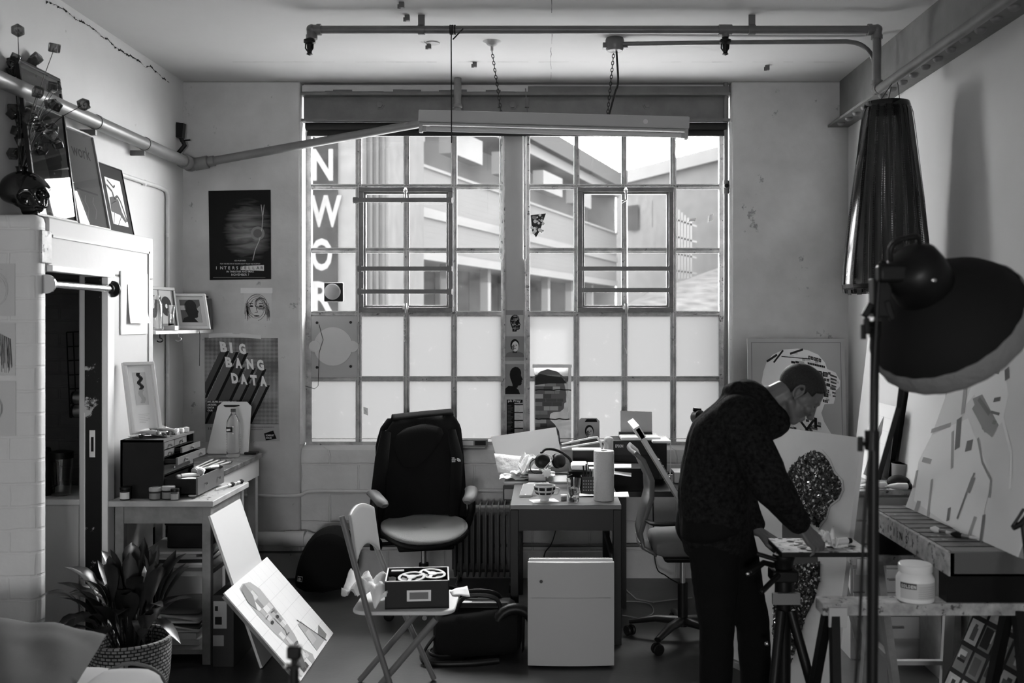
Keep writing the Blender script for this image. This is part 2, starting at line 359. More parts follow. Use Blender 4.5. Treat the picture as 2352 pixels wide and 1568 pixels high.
# steel lintel over the window and roller blind
b = MB('grey_steel'); x0, x1 = WX0+.01, WX1-.01
b.box((x0, YB-.01, 3.155), (x1, YB+.13, 3.172)); b.box((x0, YB-.01, 3.335), (x1, YB+.13, 3.352)); b.box((x0, YB+.06, 3.172), (x1, YB+.075, 3.335)); b.box((x0, YB+.02, 3.352), (x1, YB+.2, 3.40))
tl = st(b, 'trim_lintel')
for px in (873, 1178, 1486):
    x = PX(px, 6.92); b = MB('grey_steel'); R = Matrix.Rotation(PI/2, 3, 'X')
    b.lathe([(0, 0), (.03, 0), (.03, .006), (.02, .008), (.02, .022), (0, .024)], (x, YB+.06, PZ(242, 6.92)), 6, R); b.build('bolt', tl)
for px in (1148, 1210):
    x = PX(px, 6.9); b = MB('mid_dark'); b.bar((x-.008, YB, 3.38), (x+.01, YB, 3.16), .008, .008); b.box((x-.012, YB-.012, 3.25), (x+.014, YB+.01, 3.31)); b.build('hook', tl)
b = MB('plaster_scuffed'); rnd = random.Random(4); x = x0                              # ragged plaster above the beam
while x < -.2:
    w_ = rnd.uniform(.05, .14); b.box((x, YB+.015, 3.372+rnd.uniform(-.012, .008)), (x+w_, YB+.03, 3.405)); x += w_
b.build('ragged_plaster', tl)
t = thing('roller_blind', 'rolled up dark blind under the steel lintel of the window', 'blind', (-.21, 6.9, 3.12))
b = MB('char'); b.tube([(x0+.02, 6.9, 3.125), (x1-.02, 6.9, 3.125)], .028, 14); b.build('roller', t)
b = MB('char'); b.box((x0+.03, 6.9, 3.07), (x1-.03, 6.905, 3.12)); b.box((x0+.03, 6.89, 3.06), (x1-.03, 6.912, 3.085)); b.build('hem_bar', t)
for px in (1152, 1205):
    x = PX(px, 6.9); b = MB('pale'); b.tube([(x-.012, 6.9, 3.1), (x-.012, 6.9, PZ(592, 6.9)), (x, 6.9, PZ(600, 6.9)), (x+.012, 6.9, PZ(592, 6.9)), (x+.012, 6.9, 3.1)], .004, 6); b.build('pull_chain', t)

# ------------------------------------------------------------------ windows
YF = 7.0
wx = lambda px: PX(px, YF); wz = lambda py: PZ(py, YF)
def window(n, L, R, vb, cas, bars, top):
    b = MB('frame_paint')
    x0, x1 = wx(L), wx(R); zt, zb = 3.12, wz(1022)
    hz = [wz(q) for q in (430, 576, 721, 870)]
    for a, c in ((x0, wx(vb[0])), (wx(vb[-1]), x1)): b.box((a, YF-.02, zb), (c, YF+.03, zt))
    b.box((x0+.001, YF-.0215, zb+.001), (x1-.001, YF+.029, wz(1014))); b.box((x0+.001, YF-.0215, zt-.04), (x1-.001, YF+.029, zt-.001))
    for px in vb[1:-1]:
        x = wx(px); b.box((x-.006, YF-.018, zb), (x+.006, YF+.02, zt)); b.box((x-.015, YF-.003, zb), (x+.015, YF+.012, zt))
    for z in hz:
        b.box((x0, YF-.016, z-.006), (x1, YF+.02, z+.006)); b.box((x0, YF-.002, z-.016), (x1, YF+.012, z+.016))
    win = st(b, 'window_%d' % n)
    b = MB('white_flaky')                                                     # putty lines
    for z in hz+[wz(1013)]: b.box((x0, YF-.012, z+.016), (x1, YF+.004, z+.021))
    for px in vb[1:-1]:
        x = wx(px); b.box((x-.021, YF-.01, zb), (x-.016, YF+.004, zt)); b.box((x+.016, YF-.01, zb), (x+.021, YF+.004, zt))
    b.build('putty', win)
    b = MB('clear_pane'); b.face([(x0, YF+.006, hz[2]), (x1, YF+.006, hz[2]), (x1, YF+.006, zt), (x0, YF+.006, zt)]); b.build('clear_panes', win)
    b = MB('frosted_pane'); b.face([(x0, YF+.006, zb), (x1, YF+.006, zb), (x1, YF+.006, hz[2]), (x0, YF+.006, hz[2])]); b.build('frosted_panes', win)
    cx0, cx1 = cas; b = MB('casement_paint'); X0, X1, Z0, Z1 = wx(cx0), wx(cx1), wz(717), wz(431); k = .035
    for a in ((X0, Z0, X1, Z0+k), (X0, Z1-k, X1, Z1), (X0, Z0+k, X0+k, Z1-k), (X1-k, Z0+k, X1, Z1-k)): b.box((a[0], YF-.045, a[1]), (a[2], YF-.015, a[3]))
    b.box((X0+k, YF-.03, Z0+k+.014), (X0+k+.014, YF+.004, Z1-k-.014)); b.box((X1-k-.014, YF-.03, Z0+k+.014), (X1-k, YF+.004, Z1-k-.014)); b.box((X0+k, YF-.03, Z0+k), (X1-k, YF+.004, Z0+k+.014)); b.box((X0+k, YF-.03, Z1-k-.014), (X1-k, YF+.004, Z1-k))
    cs = b.build('casement', win, bevel=.003)
    xm = (X0+X1)/2
    b = MB('dull_steel'); b.tube([(xm, YF-.05, Z1-.01), (xm, YF-.07, Z1-.03), (xm+.004, YF-.06, Z1-.09), (xm-.03, YF-.06, Z1-.11)], .009, 8); b.ell((xm, YF-.06, Z1-.03), .016); b.build('latch', cs)
    b = MB('dull_steel'); b.box((xm-.02, YF-.06, Z0+.02), (xm+.02, YF-.04, Z0+.045)); b.tube([(xm, YF-.06, Z0+.06), (xm+.006, YF-.065, Z0-.01)], .010, 8); b.build('stay', cs)
    for lx, rx, py in bars:
        b = MB('grey_steel'); b.box((wx(lx), YF-.075, wz(py+5)), (wx(rx), YF-.06, wz(py-5))); b.box((wx(lx), YF-.062, wz(py+7)), (wx(lx)+.03, YF-.04, wz(py-7))); b.box((wx(rx)-.03, YF-.062, wz(py+7)), (wx(rx), YF-.04, wz(py-7))); b.build('safety_bar', win)
    b = MB('dull_steel')
    if n == 1:                                                                # chain hanging from the stay
        for k in range(5): b.tube([(xm-.004+.006*math.cos(g), YF-.06, Z0-.03-.04*k+.014*math.sin(g)) for g in [i*2*PI/8 for i in range(9)]], .0025, 5)
        b.build('stay_chain', win)
    else:
        b.tube(cat([(xm-.012, YF-.06, Z0), (xm-.014, YF-.06, Z0-.2), (xm, YF-.06, wz(800)), (xm+.012, YF-.06, Z0-.2), (xm+.008, YF-.06, Z1-.1)]), .0035, 6); b.build('pull_cord', win)
    return win
w1 = window(1, 704, 1158, [716, 824, 934, 1043, 1151], (826, 1042), [(815, 1040, 462), (825, 1040, 618), (825, 1040, 670)], 0)
w2 = window(2, 1207, 1661, [1217, 1324, 1434, 1546, 1651], (1326, 1546), [(1326, 1543, 618), (1326, 1543, 667)], 0)
b = MB('mullion_grey'); b.box((wx(1158), YF-.05, wz(1022)), (wx(1207), YF+.03, 3.15)); b.m('frame_paint').box((wx(1157), YF-.06, wz(1022)), (wx(1161), YF, 3.15)); b.box((wx(1204), YF-.06, wz(1022)), (wx(1208), YF, 3.15))
mull = st(b, 'trim_mullion')
b = MB('white_flaky'); b.box((WX0-.002, YB+.005, .93), (WX0+.012, YF+.03, 3.15)); b.box((WX1-.012, YB+.005, .93), (WX1+.002, YF+.03, 3.15)); b.box((WX0, YF-.03, .905), (WX1, YF+.1, wz(1021)))
st(b, 'trim_reveal')
# metal plate with a round blanked hole in the left window, and the round pane ventilator
t = thing('vent_plate', 'stained metal plate with a round blanked hole filling one window pane', 'vent', (wx(769), YF-.02, wz(868)))
pf = XZ(YF-.012); b = MB('mid_light').fbox(pf, wx(717), wz(866), wx(822), wz(726), 0, .012)
b.m('char')
for px, py in ((730, 741), (807, 740), (730, 843), (807, 841)): b.disc(wx(px), wz(py), .010, pf, .013)
b.build('plate', t)
b = MB('light'); b.lathe([(.135, 0), (.135, .006), (0, .006)], (wx(767), YF-.024, wz(795)), 32, Matrix.Rotation(PI/2, 3, 'X')); b.build('blanking_disc', t)
b = MB('light'); R = Matrix.Rotation(PI/2, 3, 'X'); b.lathe([(.04, 0), (.04, .012), (0, .012)], (wx(725), YF-.024, wz(795)), 20, R); b.build('clamp_disc', t)
b = MB('light'); b.lathe([(.04, 0), (.04, .012), (0, .012)], (wx(812), YF-.024, wz(795)), 20, R); b.build('clamp_disc', t)
b = MB('char'); b.tube([(wx(735), YF-.03, wz(745)), (wx(745), YF-.04, wz(780)), (wx(735), YF-.03, wz(810)), (wx(733), YF-.03, wz(885)), (wx(725), YF-.03, wz(892)), (wx(700), YF-.04, wz(884))], .002, 5); b.build('loose_wire', t)
t = thing('pane_ventilator', 'small square black ventilator with a pale round lid in a window pane', 'vent', (wx(768), YF, wz(693)))
pv = XZ(YF); b = MB('black_satin').fbox(pv, wx(746), wz(693), wx(790), wz(649), -.01, .03); b.build('housing', t, bevel=.008)
b = MB('mid_light'); b.lathe([(.056, 0), (.056, .01), (.05, .016), (0, .018)], (wx(766), YF-.03, wz(670)), 28, R); b.build('lid', t)

# ------------------------------------------------------------------ riveted beam on the right wall
b = MB('grey_steel'); b.box((2.02, -3, 3.128), (2.035, YB, ZC)); b.box((1.938, -3, 3.112), (2.085, YB, 3.128))
tb = st(b, 'trim_beam')
k = 0; y = 6.7
while y > 2.2:
    b = MB('grey_steel'); b.ell((1.985, y, 3.108), (.026, .026, .020)); b.build('rivet', tb); y -= .165; k += 1

# ------------------------------------------------------------------ pipes
def elbow(b, p, r): b.ell(p, r)
t = thing('sprinkler_pipe', 'long grey pipe with elbows and tap heads hung under the ceiling', 'pipe', (.3, 5.38, 3.35))
Yp, Zp, r = 5.38, 3.35, .0215
xa, xb = PX(716, Yp), PX(2014, Yp)
b = MB('pipe_dark'); b.tube([(xa, Yp, Zp), (xb-.03, Yp, Zp)], r, 16); b.build('pipe', t)
b = MB('pipe_dark'); b.tube([(xb, Yp, Zp-.03), (xb, Yp, 3.03)], .0225, 16); b.build('drop_pipe', t)
b = MB('pipe_grey'); b.tube([(xb, Yp-.02, 3.02), (xb, .2, 3.02)], .025, 16); b.build('wall_run_pipe', t)
for c, d in (((xa, Yp, Zp), (1, 0, -1)), ((xb, Yp, Zp), (-1, 0, -1)), ((xb, Yp, 3.025), (0, -1, 1))):
    c = V(c); b = MB('pipe_dark'); b.ell(c, .029)
    for ax in range(3):
        if d[ax]: e = V((0, 0, 0)); e[ax] = d[ax]; b.tube([c, c+e*.045], .027, 14); b.tube([c+e*.03, c+e*.05], .031, 14)
    b.build('elbow', t)
for px in (968, 1727):
    x = PX(px, Yp); b = MB('pipe_dark'); b.box((x-.018, Yp-.004, Zp+.01), (x+.018, Yp+.004, ZC)); b.lathe([(.025, -.018), (.027, -.018), (.027, .018), (.025, .018)], (x, Yp, Zp), 16, Matrix.Rotation(PI/2, 3, 'Y')); b.build('pipe_clip', t)
for px, dz in ((711, 0), (1666, -.0)):
    x = PX(px, Yp)+(.0 if px > 800 else .0); b = MB('black_satin'); z0 = Zp-.03
    b.tube([(x, Yp, z0), (x, Yp, z0-.03)], .018, 12); b.lathe([(.018, 0), (.032, -.006), (.032, -.02), (.016, -.03), (.012, -.075), (.018, -.082), (0, -.09)][::-1], (x, Yp, z0-.02), 12); b.tube([(x-.02, Yp, z0-.02), (x-.022, Yp, z0-.07), (x, Yp, z0-.10)], .004, 6); b.tube([(x+.02, Yp, z0-.02), (x+.018, Yp, z0-.07), (x, Yp, z0-.10)], .004, 6); b.build('sprinkler_head', t)
x = PX(1666, Yp); b = MB('pipe_dark'); b.tube([(x-.035, Yp, Zp), (x+.035, Yp, Zp)], .028, 14); b.tube([(x, Yp, Zp), (x, Yp, Zp-.04)], .02, 12); b.build('tee_joint', t)
b = MB('char'); x = PX(1039, Yp); b.tube([(x, Yp-.02, Zp+.02), (x-.004, Yp-.024, Zp-.05), (x-.002, Yp-.024, PZ(330, Yp))], .0035, 6); b.tube([(x+.06, Yp-.02, Zp-.0), (x+.005, Yp-.026, Zp-.06)], .004, 6)
for q in range(3): b.lathe([(.024, -.004), (.027, -.004), (.027, .004), (.024, .004)], (x-.01+.012*q, Yp, Zp), 14, Matrix.Rotation(PI/2, 3, 'Y'))
single(b, 'hanging_string', 'dark string tied round the ceiling pipe and hanging down over the window', 'string')

t = thing('conduit', 'thin conduit curving from a round ceiling box to the riveted beam', 'conduit', (.9, 5.8, 3.4))
Yc = 5.8; zc = PZ(97, Yc); r_ = .14; xd = PX(2008, Yc)
b = MB('pipe_dark'); pts = [(PX(1425, Yc), Yc, zc-.01), (PX(1700, Yc), Yc, zc), (xd-r_*1.15, Yc, zc+.004)]+[V((xd-r_+r_*math.sin(a), Yc, zc-r_+r_*math.cos(a))) for a in [PI/2*k/8 for k in range(1, 9)]]+[(xd, Yc, 3.15), (xd+.03, Yc-.02, 3.10)]
b.tube(pts, .0135, 12); b.build('tube', t)
xj = PX(1412, 5.82); b = MB('pipe_dark'); b.lathe([(.05, 0), (.055, -.012), (.055, -.055), (.045, -.075), (0, -.078)][::-1], (xj, 5.82, ZC), 20); b.build('junction_box', t)
b = MB('pipe_dark'); b.box((xj-.07, 5.8, ZC-.06), (xj+.075, 5.84, ZC-.03)); b.build('box_lug', t)

t = thing('heating_pipe', 'thick grey pipe along the left wall rising across the top of the window', 'pipe', (-2.4, 5, 2.85))
zp = 2.844; cx_ = XL+.085
b = MB('pipe_grey'); b.tube([(cx_, .4, zp), (cx_, 6.72, zp)], .038, 18); b.build('wall_pipe', t)
b = MB('pipe_grey'); p0 = V((cx_+.03, 6.77, zp)); p1 = P(1040, 270, 6.77); b.tube([p0, p1], .029, 16); b.build('sloping_pipe', t)
b = MB('pipe_grey'); p2 = V((PX(1051, 6.77), 6.77, p1.z-.02)); b.tube([p2, V((p2.x, p2.y, ZC))], .026, 16); b.lathe([(.026, 0), (.034, .004), (.034, .02), (.026, .024)], (p2.x, 6.77, PZ(248, 6.77)), 16); b.build('riser_pipe', t)
b = MB('pipe_grey'); b.ell((cx_, 6.76, zp), .052); b.tube([(cx_, 6.62, zp), (cx_, 6.70, zp)], .048, 16); b.tube([p0, p0.lerp(p1, .05)], .044, 16); b.tube([p0.lerp(p1, .055), p0.lerp(p1, .075)], .036, 16); b.build('elbow', t)
for y in (6.0, 5.35, 4.3):
    b = MB('pipe_dark'); b.lathe([(.038, -.012), (.042, -.012), (.042, .012), (.038, .012)], (cx_, y, zp), 18, Matrix.Rotation(PI/2, 3, 'X')); b.box((XL, y-.01, zp-.07), (cx_, y+.01, zp-.04)); b.build('bracket', t)
b = MB('black_satin'); q = P(414, 300, 6.75); b.obox(q, (.05, .05, .10), Euler((0, .1, 0)).to_matrix()); b.tube([q+V((0, 0, -.04)), q+V((.03, 0, -.1)), q+V((-.02, 0, -.16)), q+V((.005, 0, -.19))], .016, 8); b.tube([q+V((.0, 0, -.07)), q+V((.07, -.01, -.065))], .006, 6)
single(b, 'wall_valve', 'small black valve fitting on the wall above the left corner', 'valve')
# thin white conduits
t = thing('wall_conduit', 'thin white painted conduit running down the left wall by the shelf', 'conduit', (XL+.02, 6.4, 2.4))
cz = lambda px, py: V((XL+.016, (XL+.016)*F/(px-CX), CAMZ-(py-CY)*(XL+.016)/(px-CX)))
a = cz(270, 398); c2 = cz(382, 436); b = MB('pipe_white'); b.tube(cat([a, cz(330, 418), cz(372, 432), cz(384, 445), cz(385, 480)], 4)+[V((XL+.016, cz(385, 480).y, .95))], .013, 10); b.build('tube', t)
for px, py in ((333, 420), (385, 540), (385, 862)): b = MB('pipe_white'); q = cz(px, py); b.ell(q, (.012, .02, .02)); b.build('saddle', t)
t = thing('low_conduit', 'thin white painted conduit crossing the block wall under the window', 'conduit', (-1, 6.84, .59))
b = MB('pipe_white'); zq = PZ(1138, 6.84); b.tube(cat([(PX(560, 6.84), 6.84, zq), (PX(680, 6.84), 6.84, zq), (PX(715, 6.86), 6.865, zq+.025), (PX(840, 6.86), 6.865, zq+.025), (PX(1160, 6.86), 6.865, zq+.03)], 4), .013, 10); b.build('tube', t)
b = MB('mid_dark'); q = P(1172, 1132, 6.85); b.box((q.x-.05, 6.83, q.z-.05), (q.x+.05, 6.89, q.z+.05)); b.m('light').box((q.x-.04, 6.822, q.z-.04), (q.x+.03, 6.832, q.z+.03)); b.build('socket', t, bevel=.006)
b = MB('pipe_white'); zq = PZ(1237, 6.78); b.tube([(-2.3, 6.78, zq), (PX(695, 6.78), 6.78, zq)], .048, 18); b.tube([(PX(655, 6.78), 6.78, zq), (PX(700, 6.78), 6.78, zq)], .053, 18)
b.tube([(PX(700, 6.8), 6.80, zq), (PX(730, 6.8), 6.80, zq-.03)], .05, 18)
single(b, 'waste_pipe', 'thick white painted pipe low along the back left corner', 'pipe')
b = MB('pipe_dark'); zq = PZ(1252, 6.84); b.tube([(WX0, 6.84, zq), (1.3, 6.84, zq)], .012, 8); single(b, 'skirting_pipe', 'thin dark pipe low along the wall behind the radiator and desk', 'pipe')
t = thing('window_pipe', 'thin vertical pipe with a tee joint beside the right edge of the window', 'pipe', (PX(1667, 6.9), 6.9, .95))
x = PX(1667, 6.9); b = MB('pipe_grey'); b.tube([(x, 6.9, .5), (x, 6.9, ZC)], .016, 12); b.build('tube', t)
b = MB('pipe_grey'); z = PZ(428, 6.9); b.tube([(x, 6.9, z-.05), (x, 6.9, z+.04)], .021, 12); b.tube([(x, 6.9, z), (x, 6.86, z)], .017, 12); b.m('black_matte').tube([(x, 6.862, z), (x, 6.858, z)], .014, 12); b.build('tee_joint', t)

# ------------------------------------------------------------------ fluorescent light on chains
Yl = 5.85
t = thing('fluorescent_light', 'long fluorescent tube light hung on chains before the window', 'light', (.04, Yl, 2.9))
A, B_ = P(963, 275, Yl), P(1581, 291, Yl); d = (B_-A).normalized(); up = V((0, 1, 0)).cross(d)*-1
fr = Fr(A, d, V((0, 0, 1))-d*d.z); L_ = (B_-A).length
b = MB('mid_light'); b.fbox(fr, 0, -.018, L_, .052, -.045, .045); b.fbox(fr, 0, -.030, L_-.02, -.018, -.03, .03); b.build('batten', t, bevel=.006)
b = MB('light'); b.disc(PX(1481, Yl)-A.x, .015, .014, fr, .046); b.build('knockout', t)
b = MB('light'); p0 = fr.p(.03, -.052); p1 = fr.p(L_-.03, -.052); b.tube([p0, p1], .015, 16); b.build('fluorescent_tube', t)
for u in (.012, L_-.012): b = MB('mid_light'); b.fbox(fr, u-.01, -.075, u+.01, -.018, -.02, .02); b.tube([fr.p(u, -.052), fr.p(u+(.03 if u < 1 else -.03), -.052)], .017, 12); b.build('tube_holder', t)
for (px, py), (qx, qy) in (((1130, 97), (1152, 262)), ((1410, 97), (1395, 268))):
    y0 = 1.66*F/(740-95); p0 = P(px, py+20, y0); p1 = P(qx, qy, Yl); b = MB('char'); n = int((p1-p0).length/.021)
    for k in range(n):
        c = p0.lerp(p1, (k+.5)/n); dd = (p1-p0).normalized(); s_ = V((1, 0, 0)) if k % 2 else V((0, 1, 0))
        b.tube([c+dd*.014*math.cos(g)+s_*.007*math.sin(g) for g in [i*2*PI/8 for i in range(9)]], .0022, 4, caps=False)
    b.build('chain', t)
    if px < 1300:
        b = MB('mid_light'); b.lathe([(0, -.03), (.012, -.03), (.03, -.02), (.034, -.012), (.055, 0)], (p0.x, y0, ZC), 20); b.tube([V((p0.x, y0, ZC-.03)), p0], .008, 8); b.build('ceiling_hook', t)
b = MB('char'); b.tube(cat([(xj+.01, 5.82, ZC-.075), (xj+.02, 5.83, ZC-.25), P(1412, 215, Yl), P(1398, 268, Yl)]), .006, 8); b.build('flex', t)
# ================================================================== OUTSIDE THE WINDOW
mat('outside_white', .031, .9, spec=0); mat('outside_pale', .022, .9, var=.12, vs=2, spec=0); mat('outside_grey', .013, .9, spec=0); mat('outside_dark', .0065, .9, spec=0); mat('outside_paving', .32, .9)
mat('slate', .019, .8, spec=0, var=.4, vs=3, brick=(.5, .12, .5)); mat('louvre', .0235, .9, spec=0, brick=(4.0, .18, .4))
st(MB('outside_paving').box((-30, 7.6, -5.1), (60, 120, -5)), 'ground')
fd = V((.326, 1, 0)).normalized(); fo = V((-.0, 28, 0)); fo.x = PX(894, 28)
bf_ = Fr(fo, fd, (0, 0, 1))                                 # facade frame: u recedes to the right; n faces the window
t = thing('balcony_building', 'pale building with long receding balconies across the yard', 'building', (fo.x, 28, -5))
U1 = 26.3
b = MB('outside_pale'); b.fbox(bf_, -4, -5, U1, 9.4, -6, -1.5); b.fbox(bf_, U1-.4, -5, U1, 9.4, -1.6, -.05); b.build('walls', t)
for zt in (9.55,):
    b = MB('outside_grey'); b.fbox(bf_, -4, zt-.75, U1, zt, -1.6, .5); b.m('outside_white').fbox(bf_, -4, zt-1.15, U1, zt-.75, -1.6, .15); b.build('roof_edge', t)
zs = [(PZ(475, 28), PZ(548, 28)), (PZ(367, 28)+1.25, PZ(367, 28)+.0), (PZ(660, 28)-.35, PZ(660, 28)-1.3)]
for hi, lo in ((6.45, 5.25), (5.05-.1, 3.95), (1.75, .7), (-1.45, -2.5)):
    b = MB('louvre'); b.fbox(bf_, -3, lo, U1, hi, -.12, 0); b.m('outside_white').fbox(bf_, -3, hi, U1, hi+.09, -.2, .08); b.fbox(bf_, -3, lo-.28, U1, lo, -1.6, .06); b.build('balcony_front', t)
    for k in range(8):
        b = MB('outside_white'); u = -2.4+k*3.5; b.fbox(bf_, u, lo-2.05, u+.3, lo-.28, -.5, -.2); b.build('column', t)
    for k in range(9):
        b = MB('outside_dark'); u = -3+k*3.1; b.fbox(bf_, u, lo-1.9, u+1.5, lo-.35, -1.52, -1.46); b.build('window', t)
    b = MB('outside_dark'); b.fbox(bf_, -3.5, lo-2.1, U1, lo-.30, -1.55, -1.49); b.build('recess_shade', t)  # dark sheet over the pale wall, puts the recess shade into colour
b = MB('outside_white')
for k in range(5): b.fbox(bf_, -1+k*4.6, 7.1, 1.6+k*4.6, 7.9, -.1, .35)
b.build('canopy', t)
t = thing('far_block', 'faint long building behind the balconies with a gently rising roof', 'building', P(1560, 740, 60))
b = MB('outside_pale'); yv = 60
def q3(px, py, y): return P(px, py, y)
b.hexa([P(1415, 900, 62), P(1800, 900, 48), P(1900, 900, 60), P(1500, 900, 74), P(1415, 418, 62), P(1800, 312, 48), P(1900, 312, 60), P(1500, 418, 74)]); b.build('walls', t)
b = MB('outside_white'); b.hexa([P(1405, 428, 61.5), P(1800, 330, 47.5), P(1900, 330, 60), P(1500, 428, 74), P(1405, 400, 61.5), P(1800, 296, 47.5), P(1900, 296, 60), P(1500, 400, 74)]); b.build('roof', t)
for k in range(5):
    b = MB('outside_dark'); x = k/5; p = lambda px, py: P(px, py, 61.3-(px-1415)/385*13.8); a = 1440+k*58
    b.face([p(a, 530-k*9), p(a+26, 528-k*9), p(a+26, 470-k*12), p(a, 473-k*12)]); b.build('window', t)
t = thing('slate_shed', 'slate roofed shed beyond the lower right window panes', 'building', P(1600, 800, 24))
b = MB('slate'); b.face([P(1350, 745, 20), P(1700, 735, 20), P(1720, 590, 27), P(1500, 668, 27)]); b.build('roof', t)
b = MB('outside_grey'); b.face([P(1340, 900, 20.02), P(1700, 900, 20.02), P(1700, 736, 20.02), P(1340, 746, 20.02)]); b.build('wall', t)
b = MB('outside_white')
for k in range(7): b.bar(P(1545+k*7, 640, 27), P(1545+k*7, 470+k*6, 27), .05, .05)
for k in range(4): b.bar(P(1540, 500+40*k, 27), P(1600, 520+36*k, 27), .05, .05)
single(b, 'fire_stair', 'pale outside stair railings seen through the right hand panes', 'stair')
# blank wall nearer on the left and the hanging banner
t = thing('side_building', 'blank pale wall of a near building behind the lettered banner', 'building', P(790, 740, 21)+V((0, 0, -5)))
b = MB('outside_pale'); x1 = PX(893, 21); b.box((-16, 21, -5), (x1, 27, 14)); b.build('wall', t)
b = MB('outside_grey')
for k in range(4): xx = PX(838+k*14, 21); b.box((xx, 20.9, -5), (xx+.05, 21, 14))
b.build('downpipes', t)
Yn = 20.93; bn = XZ(Yn)
mat('banner_dark', .0030, .9, spec=0); b = MB('banner_dark'); b.fbox(bn, PX(640, Yn), PZ(900, Yn), PX(775, Yn), PZ(190, Yn), -.06, 0)
b.m('outside_white')
for ch, py in (('O', 322), ('N', 412), ('W', 518), ('O', 618), ('R', 716)):
    b.text(ch, bn, PX(714, Yn), PZ(py, Yn), (.56*20.93/13), .004, width=(74 if ch == 'W' else 48)/F*Yn, bold=.03)
single(b, 'banner', 'dark vertical banner with large white letters hanging outside the window', 'banner')
b = MB('grey_steel'); b.box((PX(640, Yn), Yn-.05, PZ(190, Yn)-.05), (PX(790, Yn), Yn+.05, PZ(190, Yn)+.02)); b.build('rail', bpy.data.objects['banner'])
# ================================================================== LEFT SIDE
rnd = random.Random(11)
GREYS = ['black_matte', 'char', 'dark', 'mid_dark', 'mid', 'mid_light', 'light', 'pale', 'white']
def inpoly(x, y, pts):
    r = False; j = len(pts)-1
    for i in range(len(pts)):
        (xi, yi), (xj, yj) = pts[i], pts[j]
        if (yi > y) != (yj > y) and x < (xj-xi)*(y-yi)/(yj-yi)+xi: r = not r
        j = i
    return r
PROFILE = [(.28, 0), (.27, .16), (.20, .30), (.12, .45), (.08, .62), (.12, .80), (.25, .93), (.45, 1.0), (.65, .97), (.80, .86), (.86, .72), (.84, .60), (.89, .50), (.97, .39), (.89, .36), (.91, .30), (.87, .26), (.89, .20), (.82, .12), (.66, .10), (.61, .03), (.62, 0)]
def prof(x0, y0, w_, h_, flip=False): return [(x0+(1-x if flip else x)*w_, y0+y*h_) for x, y in PROFILE]
def collage(b, fr, pts, d, sx, sy, greys, rn, fill=1.0, rot=0.0):
    """small rectangles of cut paper that fill an outline"""
    xs = [p[0] for p in pts]; ys = [p[1] for p in pts]; y = min(ys); k = 0
    while y < max(ys):
        h = sy*rn.uniform(.7, 1.3); x = min(xs)
        while x < max(xs):
            w_ = sx*rn.uniform(.6, 1.5)
            if rn.random() < fill and all(inpoly(a, c, pts) for a, c in ((x+.12*w_, y+.12*h), (x+.88*w_, y+.12*h), (x+.5*w_, y+.88*h))):
                b.m(rn.choice(greys)); sk = rot*w_
                b.poly([(x, y), (x+w_*.95, y+sk), (x+w_*.95, y+h*.93+sk), (x, y+h*.93)], fr, d+.0002*(k % 3)); k += 1
            x += w_
        y += h
def portrait(b, fr, cx, cy, w_, d, dark='char', mid='mid', lite='pale', hair='black_matte'):
    """a frontal head and shoulders in flat greys"""
    h = w_*1.3
    b.m(mid).poly([(cx-w_*1.1, cy-h*.95), (cx+w_*1.1, cy-h*.95), (cx+w_*.9, cy-h*.6), (cx+w_*.3, cy-h*.45), (cx-w_*.3, cy-h*.45), (cx-w_*.9, cy-h*.6)], fr, d)
    b.m(dark).poly([(cx-w_*.25, cy-h*.6), (cx+w_*.25, cy-h*.6), (cx+w_*.22, cy-h*.2), (cx-w_*.22, cy-h*.2)], fr, d+.0004)
    b.m(hair).disc(cx, cy+h*.08, w_*.5, fr, d+.0006, 20, h*.52)
    b.m(lite).disc(cx+w_*.04, cy-h*.03, w_*.38, fr, d+.0010, 20, h*.44)
    b.m(mid); b.poly([(cx-w_*.36, cy), (cx-w_*.05, cy+.1*h), (cx-w_*.08, cy-.4*h), (cx-w_*.26, cy-.28*h)], fr, d+.0013)
    b.m(dark)
    for s_ in (-1, 1): b.disc(cx+s_*w_*.17, cy+.05*h, w_*.09, fr, d+.0016, 10, h*.03); b.line([(cx+s_*w_*.08, cy+.13*h), (cx+s_*w_*.28, cy+.13*h)], h*.025, fr, d+.0016)
    b.poly([(cx-w_*.03, cy+.03*h), (cx+w_*.07, cy-.11*h), (cx-w_*.03, cy-.11*h)], fr, d+.0016); b.disc(cx+.02*w_, cy-.22*h, w_*.14, fr, d+.0016, 10, h*.025)
def sketchlines(b, fr, cx, cy, r, n, wd, d, rn, sq=1.2):
    for k in range(n):
        a0 = rn.uniform(0, 2*PI); ln = rn.uniform(1.5, 5); rr = r*rn.uniform(.6, 1.1); ox, oy = rn.uniform(-.1, .1)*r, rn.uniform(-.1, .1)*r
        b.line([(cx+ox+rr*math.cos(a0+ln*i/12), cy+oy+rr*sq*math.sin(a0+ln*i/12)) for i in range(13)], wd, fr, d+.0001*(k % 4))
def corners(tl, tr, br, bl):
    """frame from a flat rectangle's corners: origin bottom left"""
    tl, tr, br, bl = map(V, (tl, tr, br, bl)); u = (br-bl).normalized(); v = tl-bl; v = (v-u*v.dot(u))
    return Fr(bl, u, v), (br-bl).length, v.length
